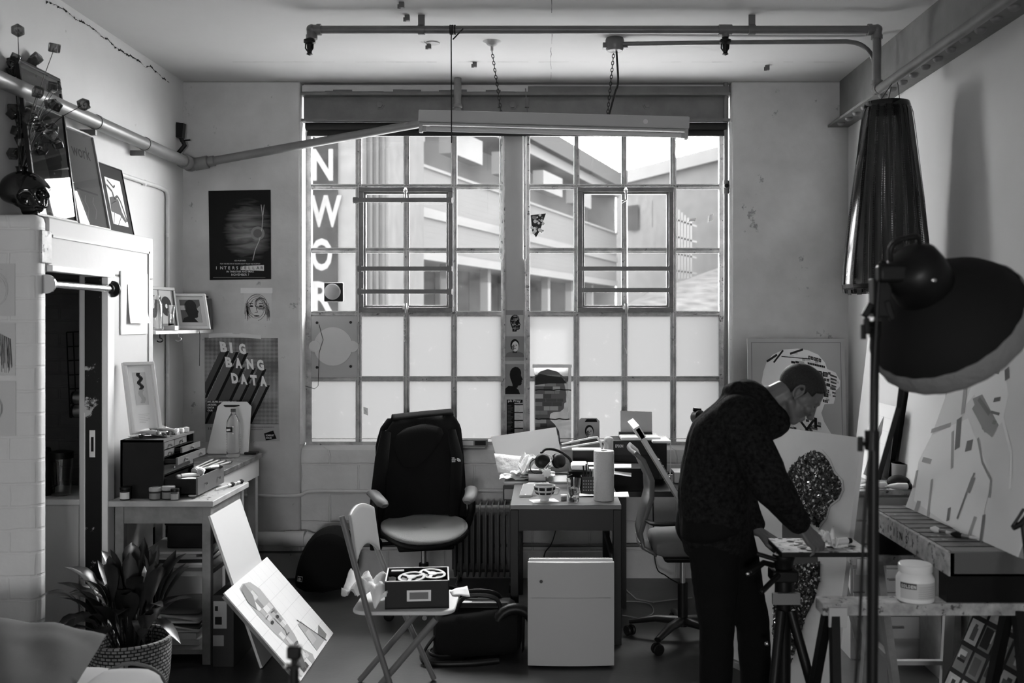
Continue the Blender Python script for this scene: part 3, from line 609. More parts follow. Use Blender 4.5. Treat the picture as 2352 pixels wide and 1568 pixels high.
def picture(name, label, catg, fr, W, H, fm, fw, ft, mount='paper', art=None, glass=False, back=True, mat_w=0, group=None):
    """framed picture: frame, mount with art, glazing"""
    t = thing(name, label, catg, fr.p(W/2, 0, 0), group)
    b = MB(fm)
    for a in ((0, 0, W, fw), (0, H-fw, W, H), (0, fw, fw, H-fw), (W-fw, fw, W, H-fw)): b.fbox(fr, *a, 0, ft)
    b.build('frame', t, bevel=.002)
    b = MB(mount); b.fbox(fr, fw, fw, W-fw, H-fw, .002, ft*.4)
    if art: art(b, fr, ft*.4+.001)
    b.build('print', t)
    if glass:
        b = MB('pane_glass'); b.face([fr.p(fw, fw, ft*.8), fr.p(W-fw, fw, ft*.8), fr.p(W-fw, H-fw, ft*.8), fr.p(fw, H-fw, ft*.8)]); b.build('glass', t)
    return t
m = bpy.data.materials.new('pane_glass'); m.use_nodes = True; N = m.node_tree.nodes; N.remove(N['Principled BSDF'])
a_ = N.new('ShaderNodeBsdfTransparent'); g_ = N.new('ShaderNodeBsdfGlossy'); g_.inputs['Roughness'].default_value = .02; x_ = N.new('ShaderNodeMixShader'); l_ = N.new('ShaderNodeFresnel'); l_.inputs[0].default_value = 1.7
m.node_tree.links.new(l_.outputs[0], x_.inputs[0]); m.node_tree.links.new(a_.outputs[0], x_.inputs[1]); m.node_tree.links.new(g_.outputs[0], x_.inputs[2]); m.node_tree.links.new(x_.outputs[0], N['Material Output'].inputs[0]); MATS['pane_glass'] = m

# ---------- pictures leaning on top of the closet
def lean(y0, y1, xb, xt, z0, z1): return Fr((xb, y0, z0), (0, 1, 0), (xt-xb, 0, z1-z0)), y1-y0, math.hypot(xt-xb, z1-z0)
fr, W, H = lean(4.40+.2, 5.0, -2.37, -2.46, BZ+.002, 2.99)
def art_a(b, fr, d):
    b.m('mid').prism([(.02, .02), (.38, .02), (.38, .70), (.02, .70)], fr, d-.001, d); b.m('dark').poly(prof(.12, .18, .22, .34), fr, d+.001); b.m('mid_light').poly([(.2, .18), (.34, .18), (.36, .03), (.12, .03)], fr, d+.001)
picture('framed_print', 'tall dark framed print behind the skull on the closet top', 'picture', fr, W, H, 'black_satin', .014, .02, 'mid_light', art_a, True)
fr, W, H = lean(5.03, 5.39, -2.375, -2.47, BZ+.002, 2.775)
def art_b(b, fr, d):
    b.m('mid_dark').text('work', fr, .085, .375, .095, d, bold=.012)
    b.m('mid').poly([(.06, .19), (.30, .185), (.30, .195), (.06, .20)], fr, d); b.m('pale')
    for u in (.13, .22): b.line([(u, .05), (u+.03, .10), (u, .14), (u+.02, .17)], .006, fr, d)
picture('framed_print', 'pale framed print with the word work on the closet top', 'picture', fr, W, H, 'light', .010, .02, 'mid_light', art_b, True)
fr, W, H = lean(5.42, 5.73, -2.375, -2.45, BZ+.002, 2.645)
def art_c(b, fr, d):
    b.m('light').poly([(.055, .05), (.255, .05), (.255, .315), (.055, .315)], fr, d)
    b.m('char'); b.poly([(.06, .12), (.17, .11), (.22, .07), (.24, .08), (.20, .13), (.18, .20), (.11, .21), (.07, .20)], fr, d+.001); b.line([(.06, .27), (.12, .24), (.13, .20), (.18, .22), (.21, .19), (.25, .08)], .014, fr, d+.001); b.line([(.08, .3), (.12, .28), (.15, .265), (.17, .28)], .01, fr, d+.001); b.line([(.06, .05), (.10, .12)], .004, fr, d+.001); b.line([(.12, .05), (.2, .12)], .004, fr, d+.001)
    for k in range(7): b.disc(.08+.012*k, .165+.004*k, .004, fr, d+.002, 6)
picture('framed_print', 'small black mounted print right of the word print on the closet top', 'picture', fr, W, H, 'black_satin', .006, .008, 'black_matte', art_c)

# ---------- skull vase and glass cube bouquet
sc_ = P(50, 432, 4.62); sc_.x = -2.425; S_ = .115
t = thing('skull_vase', 'glossy black skull shaped vase on the closet corner holding glass cubes', 'vase', (sc_.x, sc_.y, BZ))
b = MB('black_gloss'); bm = b.bm
bmesh.ops.create_icosphere(bm, subdivisions=6, radius=1.0)
def bumpf(p, c, r): return math.exp(-((p-V(c)).length/r)**2)
for v in bm.verts:                                   # sculpt: faces +X
    p = v.co.copy(); q = p.copy()
    s_ = .8 if p.z < -.1 else 1.0
    q = V((p.x*1.02, p.y*.78, p.z*.92))
    if p.z < -.15:                                   # narrow the jaw, keep the face forward
        k = min(1, (-.15-p.z)/.6); q.y *= 1-.28*k
        if p.x < 0: q.x *= 1-.45*k; q.z *= 1-.35*k
        else: q.x += .06*k
    for sy in (-1, 1):
        q -= p*.30*bumpf(p, (.86, sy*.42, -.10), .24)      # eye sockets
        q += p*.10*bumpf(p, (.72, sy*.66, -.38), .20)      # cheek bones
        q += p*.07*bumpf(p, (.92, sy*.36, .22), .22)       # brows
        q -= p*.14*bumpf(p, (.45, sy*.85, -.30), .25)      # temples
    q -= p*.22*bumpf(p, (.93, 0, -.36), .13); q += p*.08*bumpf(p, (.98, 0, -.14), .12)
    if p.x > .45 and -.80 < p.z < -.52: q += V((.03*math.cos(34*math.atan2(p.y, p.x)), 0, 0)); q -= V((.07*math.exp(-((p.z+.66)/.03)**2), 0, 0))
    v.co = V((sc_.x, sc_.y, BZ+.092))+q*S_
zmin = min(v.co.z for v in bm.verts)
for v in bm.verts: v.co.z += BZ+.001-zmin
for f in bm.faces: f.smooth = True
b.build('skull', t)
b = MB('black_gloss'); b.lathe([(.030, 0), (.022, .02), (.022, .045), (.028, .055)], (sc_.x-.01, sc_.y, BZ+.175), 18); b.build('neck', t)
nk = V((sc_.x-.01, sc_.y, BZ+.23))
t = thing('glass_cube_bouquet', 'bouquet of clear glass cubes on thin wire stems in the skull vase', 'bouquet', nk)
cubes = [(41, 70, 4.6), (125, 110, 4.65), (192, 240, 4.6)]
for k in range(74):
    a = rnd.uniform(-.1, 1); cubes.append((rnd.gauss(22, 34) if k % 3 else rnd.uniform(50, 132), rnd.uniform(130, 350) if k % 3 else rnd.uniform(200, 355), rnd.uniform(4.56, 4.86)))
bw = MB('black_satin'); mat('cube_glass', .16, .02, trans=.93, spec=.7)
for px, py, Y in cubes:
    px = min(max(px, -40), 196); c = P(px, py, Y)
    if c.x < -2.47 and c.y < 4.68: c.y = 4.62
    c.x = max(c.x, XL+.03) if c.y > 4.6 else c.x
    if abs(c.x+2.419) < .075 and abs(c.z-2.844) < .075: continue
    R = Euler((rnd.uniform(0, 3), rnd.uniform(0, 3), rnd.uniform(0, 3))).to_matrix()
    b = MB('cube_glass'); b.obox(c, (.042, .042, .042), R); b.build('glass_cube', t, bevel=.005)
    mid_ = nk.lerp(c, .5)+V((0, 0, .05)); bw.tube(cat([nk+V((rnd.uniform(-.012, .012), rnd.uniform(-.012, .012), -.03)), mid_, c], 5), .0018, 5)
bw.build('wire_stems', t)

# ---------- closet: rail, drawings, things inside
t = thing('curtain_rail', 'steel rail spanning the closet doorway with round end brackets', 'rail', (-2.28, 4.85, 1.93))
z = 1.945; x = -2.285; b = MB('steel'); b.tube([(x, 4.55, z), (x, 5.24, z)], .017, 20); b.build('tube', t)
for y, s_ in ((4.545, 1), (5.245, -1)):
    b = MB('steel' if s_ > 0 else 'black_satin'); b.lathe([(.044, 0), (.044, .012), (.026, .03), (.026, .045)], (x, y, z), 22, Matrix.Rotation(-s_*PI/2, 3, 'X')); b.build('bracket', t)
b = MB('steel'); b.tube([(x, 5.14, z), (x, 5.21, z)], .0185, 18); b.build('collar', t)
fr = Fr((BX+.002, 0, 0), (0, 1, 0), (0, 0, 1)); b = MB('pale'); y0, y1 = by(275), by(336); b.fbox(fr, y0, bz(275, 768), y1, bz(275, 622), 0, .006)
single(b, 'backing_sheet', 'blank white sheet fixed on the closet wall right of the doorway', 'sheet')
b = MB('paper'); y0, y1 = by(289), by(327); z0, z1 = bz(289, 742), bz(289, 652)
b.grid(lambda u, v: V((BX+.012+.035*(1-v)**2*(.4+.6*u), y0+(y1-y0)*u, z0+(z1-z0)*v)), 6, 8)
b.m('mid_light'); fr2 = Fr((BX+.02, y0, z0), (0, 1, 0), (0, 0, 1)); sketchlines(b, Fr((BX+.030, y0, z0), (0, 1, 0), (-.06, 0, 1)), (y1-y0)*.5, (z1-z0)*.5, .045, 8, .0012, .0, rnd, 1.3)
single(b, 'pinned_sketch', 'small curling pencil sketch taped over the blank white sheet', 'sketch')
fr = XZ(4.4985)
for i, (pa, pb, lab) in enumerate(((605, 725, 'faint line sketch of an oval, topmost on the brick closet end'), (742, 862, 'pencil portrait with long hair, middle sheet on the closet end'), (875, 1000, 'faint face sketch, lowest sheet on the brick closet end'))):
    b = MB('light'); u1 = PX(35+i, 4.5); zb, zt = PZ(pb, 4.5), PZ(pa, 4.5); b.fbox(fr, u1-.21, zb, u1, zt, 0, .002); cx_, cy_ = u1-.105, (zb+zt)/2
    if i == 0: b.m('mid_light'); sketchlines(b, fr, cx_+.02, cy_, .06, 6, .0015, .003, rnd, 1.4)
    else:
        b.m('mid'); sketchlines(b, fr, cx_, cy_, .045, 10, .0016, .003, rnd, 1.4); b.m('mid_dark' if i == 1 else 'mid')
        if i == 1:
            for k in range(60): s_ = rnd.choice((-1, 1)); xx = cx_+s_*rnd.uniform(.035, .085); b.line([(xx, cy_+.09-abs(xx-cx_)*.5), (xx+rnd.uniform(-.005, .012), cy_-.09+rnd.uniform(-.02, .03))], .0014, fr, .0035)
        for s_ in (-1, 1): b.disc(cx_+s_*.022, cy_+.015, .009, fr, .004, 10, .004); b.line([(cx_+s_*.01, cy_+.028), (cx_+s_*.034, cy_+.028)], .003, fr, .004)
        b.line([(cx_+.004, cy_+.01), (cx_+.010, cy_-.015), (cx_-.002, cy_-.018)], .002, fr, .004); b.disc(cx_, cy_-.035, .015, fr, .004, 10, .004)
    single(b, 'wall_sketch', lab, 'sketch')
t = thing('white_cupboard', 'low white cupboard standing inside the dark closet', 'cupboard', (-2.75, 5.5, 0))
b = MB('light'); b.box((-3.2, 5.3, 0), (-2.49, 5.74, .80)); b.build('carcass', t, bevel=.004)
b = MB('pale'); b.box((-3.2, 5.285, .80), (-2.45, 5.75, .83)); b.build('top', t, bevel=.003)
t = thing('blender_jug', 'clear jug with a dark lid on the closet cupboard', 'jug', (-2.62, 5.45, .83))
c = V((PX(140, 5.42), 5.42, .831)); b = MB('clear_glass'); b.lathe([(.048, 0), (.062, .2), (.058, .2), (.045, .01), (0, .01)], c, 20, caps=False); b.build('jug', t)
b = MB('black_satin'); b.lathe([(.065, .2), (.065, .235), (.02, .245), (0, .245)], c, 20); b.build('lid', t)
b = MB('black_satin'); c = V((PX(98, 5.42), 5.42, .831)); b.lathe([(.055, 0), (.06, .02), (.055, .2), (.04, .255), (0, .26)], c, 18); b.tube([c+V((.05, -.02, .2)), c+V((.09, -.02, .18)), c+V((.09, -.02, .06)), c+V((.055, -.02, .04))], .008, 8)
single(b, 'kettle', 'dark kettle beside the jug on the closet cupboard', 'kettle')
t = thing('wire_rack', 'black wire grid rack with two steel canisters hanging in the closet', 'rack', (-2.45, 5.6, 1.2))
Yw = 5.55; wf = XZ(Yw); b = MB('black_satin'); q = lambda px, py: V((PX(px, Yw), Yw, PZ(py, Yw)))
xs = [153, 168, 184, 200, 216]; ys = [763, 796, 828, 861, 893, 926, 958]
for x in xs: b.tube([q(x, ys[0]), q(x+8, ys[-1])], .004, 6)
for y in ys: b.tube([q(xs[0]+8*(y-763)/195, y), q(xs[-1]+8*(y-763)/195, y-3)], .004, 6)
b.build('grid', t)
for py in (912, 942): b = MB('dull_steel'); b.tube([(PX(180, Yw), Yw-.04, PZ(py, Yw)), (PX(235, Yw), Yw-.04, PZ(py-4, Yw))], .035, 18); b.m('black_satin').tube([(PX(176, Yw), Yw-.04, PZ(py, Yw)), (PX(181, Yw), Yw-.04, PZ(py, Yw))], .037, 18); b.build('canister', t)

# ---------- posters and sketch on the left pier
fr = XZ(YB-.002)
def at(px, py): return PX(px, YB), PZ(py, YB)
mat('poster_black', .008, .45); 
def nebula():
    m = bpy.data.materials.new('poster_nebula'); m.use_nodes = True; nt = m.node_tree; N = nt.nodes; L = nt.links; b = N['Principled BSDF']; b.inputs['Roughness'].default_value = .6; b.inputs['Specular IOR Level'].default_value = .15
    tc = N.new('ShaderNodeTexCoord'); mp = N.new('ShaderNodeMapping'); mp.inputs['Rotation'].default_value = (0, -.75, 0); mp.inputs['Scale'].default_value = (4, 1, 22); L.new(tc.outputs['Object'], mp.inputs[0])
    w_ = N.new('ShaderNodeTexNoise'); w_.inputs['Scale'].default_value = 1; w_.inputs['Detail'].default_value = 5; w_.inputs['Distortion'].default_value = 1.2; L.new(mp.outputs[0], w_.inputs['Vector'])
    g = N.new('ShaderNodeTexGradient'); g.gradient_type = 'SPHERICAL'; mq = N.new('ShaderNodeMapping'); mq.inputs['Location'].default_value = (-.25, 0, -1.15); mq.inputs['Scale'].default_value = (4.2, 1, 3.4); L.new(tc.outputs['Object'], mq.inputs[0]); L.new(mq.outputs[0], g.inputs[0])
    mu = N.new('ShaderNodeMath'); mu.operation = 'MULTIPLY'; L.new(w_.outputs['Fac'], mu.inputs[0]); L.new(g.outputs['Fac'], mu.inputs[1])
    mr = N.new('ShaderNodeMapRange'); mr.inputs[1].default_value = .14; mr.inputs[2].default_value = .55; mr.inputs[3].default_value = .006; mr.inputs[4].default_value = .24; L.new(mu.outputs[0], mr.inputs[0]); L.new(mr.outputs[0], b.inputs['Base Color']); MATS['poster_nebula'] = m
nebula()
b = MB('poster_nebula'); q = [at(479, 438), at(622, 436), at(623, 641), at(482, 643)]; b.poly(q[::-1], fr, .001)
b.m('mid_light'); b.line([at(607-1.2*k+.10*k*k*-.35, 470+12*k) for k in range(12)][:3], .004, fr, .0012); b.line([at(600, 470), at(604, 500), at(602, 525), at(596, 552), at(586, 575), at(581, 598)], .005, fr, .0013); b.m('mid').disc(*at(592, 536), .048, fr, .0012, 24); b.m('mid_dark').disc(*at(592, 536), .030, fr, .0015, 24)
xm = at(552, 0)[0]; b.m('light')
b.text('GO FURTHER', fr, xm, at(0, 600)[1], .013, .002, align='CENTER'); b.text('FROM THE DIRECTOR OF THE DARK KNIGHT TRILOGY AND INCEPTION', fr, xm, at(0, 607)[1], .012, .002, align='CENTER', width=.275)
u0 = at(495, 0)[0]; z0 = at(0, 618.5)[1]; LW = .335
b.m('light').poly([(u0+LW*.52, z0-.004), (u0+LW*1.0, z0-.010), (u0+LW*1.0, z0+.030), (u0+LW*.52, z0+.022)], fr, .0018)
for k, ch in enumerate('INTERSTELLAR'): b.m('light' if k < 6 else 'black_matte').text(ch, fr, u0+LW*(k+.15)/12, z0, .030, .0024, bold=.01)
b.m('light').text('IN THEATRES AND IMAX', fr, xm, at(0, 625.5)[1], .017, .002, align='CENTER', bold=.01); b.text('NOVEMBER 7', fr, xm, at(0, 633)[1], .021, .002, align='CENTER')
b.m('mid'); b.line([at(490, 637), at(610, 637)], .002, fr, .002)
single(b, 'film_poster', 'dark film poster with a pale swirl taped high on the left pier', 'poster')
b = MB('light'); b.poly([at(561, 742), at(624, 742), at(624, 668), at(560, 668)], fr, .001); b.m('pale').poly([at(553, 673), at(626, 673), at(626, 661), at(553, 661)], fr, .002)
cx_, cy_ = at(592, 707); b.m('char'); sketchlines(b, fr, cx_-.01, cy_, .072, 7, .0022, .0025, rnd, 1.25); sketchlines(b, fr, cx_+.025, cy_+.03, .04, 9, .002, .003, rnd, .9)
for s_ in (-1, 1): b.disc(cx_+s_*.032-.01, cy_+.012, .014, fr, .003, 10, .006); b.line([(cx_+s_*.02-.01, cy_+.03), (cx_+s_*.05-.01, cy_+.03)], .004, fr, .003)
b.line([(cx_-.01, cy_), (cx_, cy_-.03), (cx_-.02, cy_-.03)], .003, fr, .003); b.disc(cx_-.005, cy_-.055, .02, fr, .003, 8, .005)
for k in range(30): s_ = rnd.choice((-1, 1)); xx = cx_+s_*rnd.uniform(.06, .085); b.line([(xx, cy_+rnd.uniform(-.02, .04)), (xx+rnd.uniform(-.006, .006), cy_-rnd.uniform(.03, .09))], .002, fr, .003)
single(b, 'wall_sketch', 'ink sketch of a crowned woman taped between the two posters', 'sketch')
# lettered exhibition poster
mat('halftone', .20, .6); nt = MATS['halftone'].node_tree; vo = nt.nodes.new('ShaderNodeTexVoronoi'); vo.inputs['Scale'].default_value = 110; vo.inputs['Randomness'].default_value = 0
ns = nt.nodes.new('ShaderNodeTexNoise'); ns.inputs['Scale'].default_value = 5; tcn = nt.nodes.new('ShaderNodeTexCoord'); nt.links.new(tcn.outputs['Object'], vo.inputs['Vector']); nt.links.new(tcn.outputs['Object'], ns.inputs['Vector'])
lt = nt.nodes.new('ShaderNodeMath'); lt.operation = 'LESS_THAN'; mm = nt.nodes.new('ShaderNodeMath'); mm.operation = 'MULTIPLY'; mm.inputs[1].default_value = .9; nt.links.new(ns.outputs[0], mm.inputs[0]); nt.links.new(vo.outputs['Distance'], lt.inputs[0]); nt.links.new(mm.outputs[0], lt.inputs[1])
mr = nt.nodes.new('ShaderNodeMapRange'); mr.inputs[3].default_value = .34; mr.inputs[4].default_value = .07; nt.links.new(lt.outputs[0], mr.inputs[0]); nt.links.new(mr.outputs[0], nt.nodes['Principled BSDF'].inputs['Base Color'])
b = MB('halftone'); b.poly([at(471, 974), at(641, 974), at(639, 776), at(470, 775)], fr, .001); b.m('mid_light').poly([at(473, 1014), at(643, 1013), at(641, 973), at(472, 974)], fr, .001)
rows = [('BIG', 507, 806, 22.0, 508), ('BANG', 519, 841, 24.5, 530), ('DATA', 533, 878, 22.5, 550)]
slope = (-.48, 1)                                        # direction of the long letter bodies, px per px down
LEN = [[0, 1, 0], [1, 0, 1, 0], [0, 1, 0, 1]]
k = 0; body = []
for i, (wd, px0, py0, st_, _) in enumerate(rows):
    for j, ch in enumerate(wd):
        px = px0+st_*j*1.0; py = py0+2.2*j
        L1 = 973-py
        body.append((i, ch, px, py, L1, j))
def slab(xa, xb, py, L1):
    n = 14; lf, rt = [], []
    for k in range(n+1):
        l = L1*k/n; x0_, x1_ = xa-.48*l, xb-.48*l
        if x1_ <= 471.5: break
        lf.append(at(max(471.5, x0_), py+l)); rt.append(at(x1_, py+l))
    return lf[::-1]+rt
for i, ch, px, py, L1, j in body:
    b.m('dark' if (i+j) % 2 == 0 else 'mid_dark').poly(slab(px-1, px+13, py, L1)[::-1], fr, .0012+.0005*i+.00005*j)
    b.m('black_matte').poly(slab(px+13, px+20, py, L1)[::-1], fr, .0012+.0005*i+.00005*j)
for i, ch, px, py, L1, j in body:
    x, z = at(px, py); f2 = Fr((x, YB-.002, z), (1, 0, -.08), (-.12, 0, 1)); b.m('white').text(ch, f2, 0, 0, .090, .0035, width=.046 if ch != 'I' else .018, bold=.06)
b.m('char').poly([at(474, 946), at(528, 946), at(550, 919), at(477, 919)], fr, .0030)
b.m('white').text('ART, SELFIES AND SURVEILLANCE', fr, *at(477, 924), .016, .0034, width=.20, bold=.02)
for k, tx in enumerate(('ARTISTS', 'DATA', 'OUR')): b.text(tx, fr, *at(477, 931+6.5*k), .017, .0034, bold=.02)
b.m('char').text('SOMERSETHOUSE.ORG.UK/BIGBANGDATA', fr, *at(577, 982), .012, .003, width=.16); b.text('#BIGBANGDATA', fr, *at(577, 987), .011, .003)
b.text('3 DEC', fr, *at(478, 986), .02, .003, bold=.02)
b.m('black_matte').poly([at(611, 1011), at(636, 1007), at(628, 988), at(607, 995)], fr, .003); b.m('pale')
for k, tx in enumerate(('SOMERSET', 'HOUSE')): b.text(tx, fr, *at(611, 1001+6*k), .016, .004, width=.058 if k == 0 else .04, bold=.02)
single(b, 'lettered_poster', 'exhibition poster with slanted block lettering low on the left pier', 'poster')
for pts, lab in (((470, 776, 600, 764), 'strip of clear tape along the top of the lettered poster'),):
    b = MB('pale'); b.grid(lambda u, v: V((PX(480+120*u, YB), YB-.004-.006*math.sin(9*u)*v, PZ(776-9*v-3*math.sin(4*u), YB))), 14, 2); single(b, 'tape', lab, 'tape')

# ---------- shelf in the corner
SZ = 1.72
t = thing('corner_shelf', 'narrow white shelf with a bowed edge in the back left corner', 'shelf', (-2.4, 6.3, SZ-.03))
b = MB('pale'); n = 12; ed = [(-2.27-.02*abs(2*k/n-1)**2, 5.84+1.0*k/n) for k in range(n+1)]
b.prism([(XL+.0, 5.84), ]+ed+[(XL+.0, 6.84)], Fr((0, 0, SZ-.02), (1, 0, 0), (0, 1, 0)), 0, .02); b.build('board', t)
for y, mt in ((5.95, 'black_satin'), (6.25, 'dull_steel')): b = MB(mt); c = V((-2.31, y, SZ-.05)); b.tube([c+V((.0, 0, .03)), c+V((0, 0, .012))]+[c+V((.018*math.sin(a), 0, .012*math.cos(a)-.006)) for a in [k*PI*1.4/8 for k in range(9)]], .004, 6); b.build('cup_hook', t)
t = thing('glass_jar', 'clear glass jar at the closet end of the corner shelf', 'jar', (-2.335, 5.95, SZ)); c = V((-2.335, 5.95, SZ+.001))
b = MB('clear_glass'); b.lathe([(.036, 0), (.04, .01), (.04, .155), (.026, .185), (.028, .19), (.028, .21), (.024, .21), (.022, .187), (.036, .155), (.036, .012), (0, .010)], c, 24, caps=False); b.build('glass', t)
t = thing('tube_trophy', 'foil paint tube mounted upright on a small wooden block on the shelf', 'ornament', (-2.305, 6.12, SZ)); c = V((PX(393, 6.1), 6.1, SZ+.001))
b = MB('light'); b.box((c.x-.034, c.y-.03, c.z), (c.x+.034, c.y+.03, c.z+.028)); b.build('block', t, bevel=.002)
b = MB('foil'); b.lathe([(.016, .028), (.016, .045), (.018, .05), (.019, .10)], c, 16); b.rings([[c+V((.019*math.cos(k*2*PI/16)*(1+.2*s_), .019*math.sin(k*2*PI/16)*(1-.93*s_), .10+.055*s_)) for k in range(16)] for s_ in (0, .5, 1)]); b.build('tube', t)
b = MB('black_matte'); b.lathe([(.0165, .030), (.0165, .042)], c, 16); b.build('cap', t)
fr = Fr((PX(372, 6.32), 6.32, SZ+.001), (1, .2, 0), (-.02, .15, 1)); b = MB('mid_dark'); b.fbox(fr, 0, 0, .07, .17, 0, .012); 
for k in range(70): b.m(rnd.choice(['char', 'mid', 'light', 'dark'])).disc(rnd.uniform(.004, .066), rnd.uniform(.004, .166), rnd.uniform(.002, .006), fr, .0125+.0001*(k % 9), 5)
b.m('pale').text('DISCO', fr, .002, .12, .018, .0145, bold=.03)
single(b, 'patterned_card', 'dark speckled card standing between the jar and the white frame', 'card')
fr = Fr((XL+.045, 6.05, SZ+.001), (.1, 1, 0), (-.1, 0, 1)); 
def art_d(b, fr, d):
    b.m('mid'); b.fbox(fr, .02, .04, .16, .25, d, d+.001); b.fbox(fr, .175, .04, .315, .25, d, d+.001); b.m('black_matte')
    for u in (.09, .245): b.disc(u, .15, .062, fr, d+.002, 24); b.m('mid_light').disc(u, .15, .014, fr, d+.003, 14); b.m('black_matte')
fr = Fr((XL+.10, 5.98, SZ+.001), (.16, 1, 0), (-.12, 0, 1)); picture('record_frame', 'grey frame holding two black discs at the back of the shelf', 'picture', fr, .36, .27, 'mid', .02, .015, 'dark', art_d)
fr = Fr((PX(409, 6.52), 6.50, SZ+.004), (1, .04, 0), (-.22, .20, 1)); 
def art_e(b, fr, d):
    b.m('light').fbox(fr, .018, .018, .202, .222, d, d+.001); b.m('mid_dark').poly([(.045, .045), (.175, .045), (.175, .20), (.045, .20)], fr, d+.002)
    b.m('mid_light').poly([(.12, .046), (.174, .046), (.174, .16), (.13, .12)], fr, d+.0025); b.m('char').poly(prof(.065, .06, .10, .14), fr, d+.003); b.m('light').poly([(.046, .13), (.08, .13), (.08, .16), (.046, .16)], fr, d+.003)
    b.m('char').poly([(.046, .046), (.15, .046), (.13, .07), (.10, .09), (.06, .075)], fr, d+.0032)
picture('framed_photograph', 'white box frame with a dark profile photograph on the shelf', 'picture', fr, .22, .24, 'pale', .018, .022, 'light', art_e, mat_w=.03)
b = MB('mid_dark'); c = V((-2.345, 6.77, SZ+.001)); b.rings([[c+V((sx*.06+.01*math.sin(7*z+k), sy*.03, z)) for k, (sx, sy) in enumerate(((-1, -1), (1, -1), (1, 1), (-1, 1)))] for z in (0, .08, .16, .21)], smooth=False); b.m('black_satin').tube([c+V((-.05, -.02, .21)), c+V((-.03, -.02, .235)), c+V((.05, -.01, .22))], .006, 6)
single(b, 'paper_bag', 'small dark paper bag behind the white frame on the shelf', 'bag')
b = MB('char'); b.tube([(-2.268, 6.5, SZ), (-2.262, 6.5, SZ-.03), (-2.264, 6.5, PZ(840, 6.5))], .002, 5); single(b, 'dangling_cord', 'thin cord hanging down from the front edge of the shelf', 'cord')

# ---------- kitchen cart
CX0, CX1, CY0, CY1, CT = -2.235, -1.73, 5.14, 5.72, .85
t = thing('wooden_cart', 'open wooden trolley with a pale top and shelves beside the closet', 'trolley', (-1.98, 5.43, 0))
b = MB('wood_pale'); b.box((CX0-.02, CY0-.02, CT-.03), (CX1+.015, CY1+.02, CT)); b.build('top', t, bevel=.004)
for x in (CX0+.005, CX1-.05):
    for y in (CY0+.005, CY1-.05): b = MB('wood_mid'); b.box((x, y, 0), (x+.045, y+.045, CT-.03)); b.build('leg', t, bevel=.003)
for lo, hi in (((CX0+.05, CY0+.012, .73), (CX1-.05, CY0+.03, .82)), ((CX0+.05, CY1-.03, .73), (CX1-.05, CY1-.012, .82)), ((CX1-.03, CY0+.05, .74), (CX1-.012, CY1-.05, .82)), ((CX0+.012, CY0+.05, .73), (CX0+.03, CY1-.05, .82))): b = MB('wood_mid'); b.box(lo, hi); b.build('apron', t)
for z in (.48, .075): b = MB('wood_mid'); b.box((CX0+.015, CY0+.02, z-.025), (CX1-.015, CY1-.02, z)); b.build('shelf', t)
# chest of small drawers
t = thing('drawer_chest', 'dark little chest with open drawers on the wooden trolley', 'chest', (-2.11, 5.42, CT))
X0, X1, Y0, Y1, Z1 = -2.225, -2.0, 5.2, 5.65, 1.155
b = MB('wood_dark'); w_ = .012
b.box((X0, Y0, CT), (X1, Y0+w_, Z1)); b.box((X0, Y1-w_, CT), (X1, Y1, Z1)); b.box((X0, Y0, CT), (X0+w_, Y1, Z1)); b.m('mid_dark').box((X0, Y0, Z1-w_), (X1+.002, Y1, Z1)); b.m('wood_dark').box((X0+.001, Y0+.001, CT+.001), (X1, Y1-.001, CT+.01))
for z in (1.100, 1.064, 1.021, .970): b.box((X0+.005, Y0+.005, z-.004), (X1-.001, Y1-.005, z))
b.box((X0, Y0+.15, 1.064), (X1, Y0+.158, 1.143)); b.build('carcass', t)
def drawer(y0, y1, z0, z1, out, knobs, m='mid_dark'):
    b = MB(m); xo = X1+out; b.box((xo-.010, y0, z0), (xo, y1, z1)); b.m('wood_dark'); b.box((xo-.2, y0+.004, z0+.003), (xo-.01, y0+.010, z1-.006)); b.box((xo-.2, y1-.010, z0+.003), (xo-.01, y1-.004, z1-.006)); b.box((xo-.2, y0+.004, z0+.003), (xo-.01, y1-.004, z0+.008)); b.box((xo-.2, y0+.004, z0+.003), (xo-.194, y1-.004, z1-.006))
    dw = b.build('drawer', t)
    for ky in knobs: k_ = MB('brass'); zk = (z0+z1)/2; k_.lathe([(.004, 0), (.004, .008), (.009, .010), (.009, .014), (0, .016)], (xo, ky, zk), 12, Matrix.Rotation(PI/2, 3, 'Y')); k_.build('knob', dw)
drawer(Y0+.013, Y0+.149, 1.104, 1.140, .0, [Y0+.08]); drawer(Y0+.160, Y1-.10, 1.104, 1.140, -.006, [Y0+.26]); drawer(Y0+.013, Y0+.149, 1.067, 1.097, 0, [Y0+.08]); drawer(Y0+.160, Y1-.013, 1.067, 1.097, .04, [Y0+.30])
drawer(Y0+.013, Y1-.013, 1.024, 1.060, .07, [Y0+.12, Y1-.10]); drawer(Y0+.013, Y1-.013, .974, 1.018, .0, [Y0+.12, Y1-.10]); drawer(Y0+.013, Y1-.013, .864, .955, .175, [Y0+.12, Y1-.12])
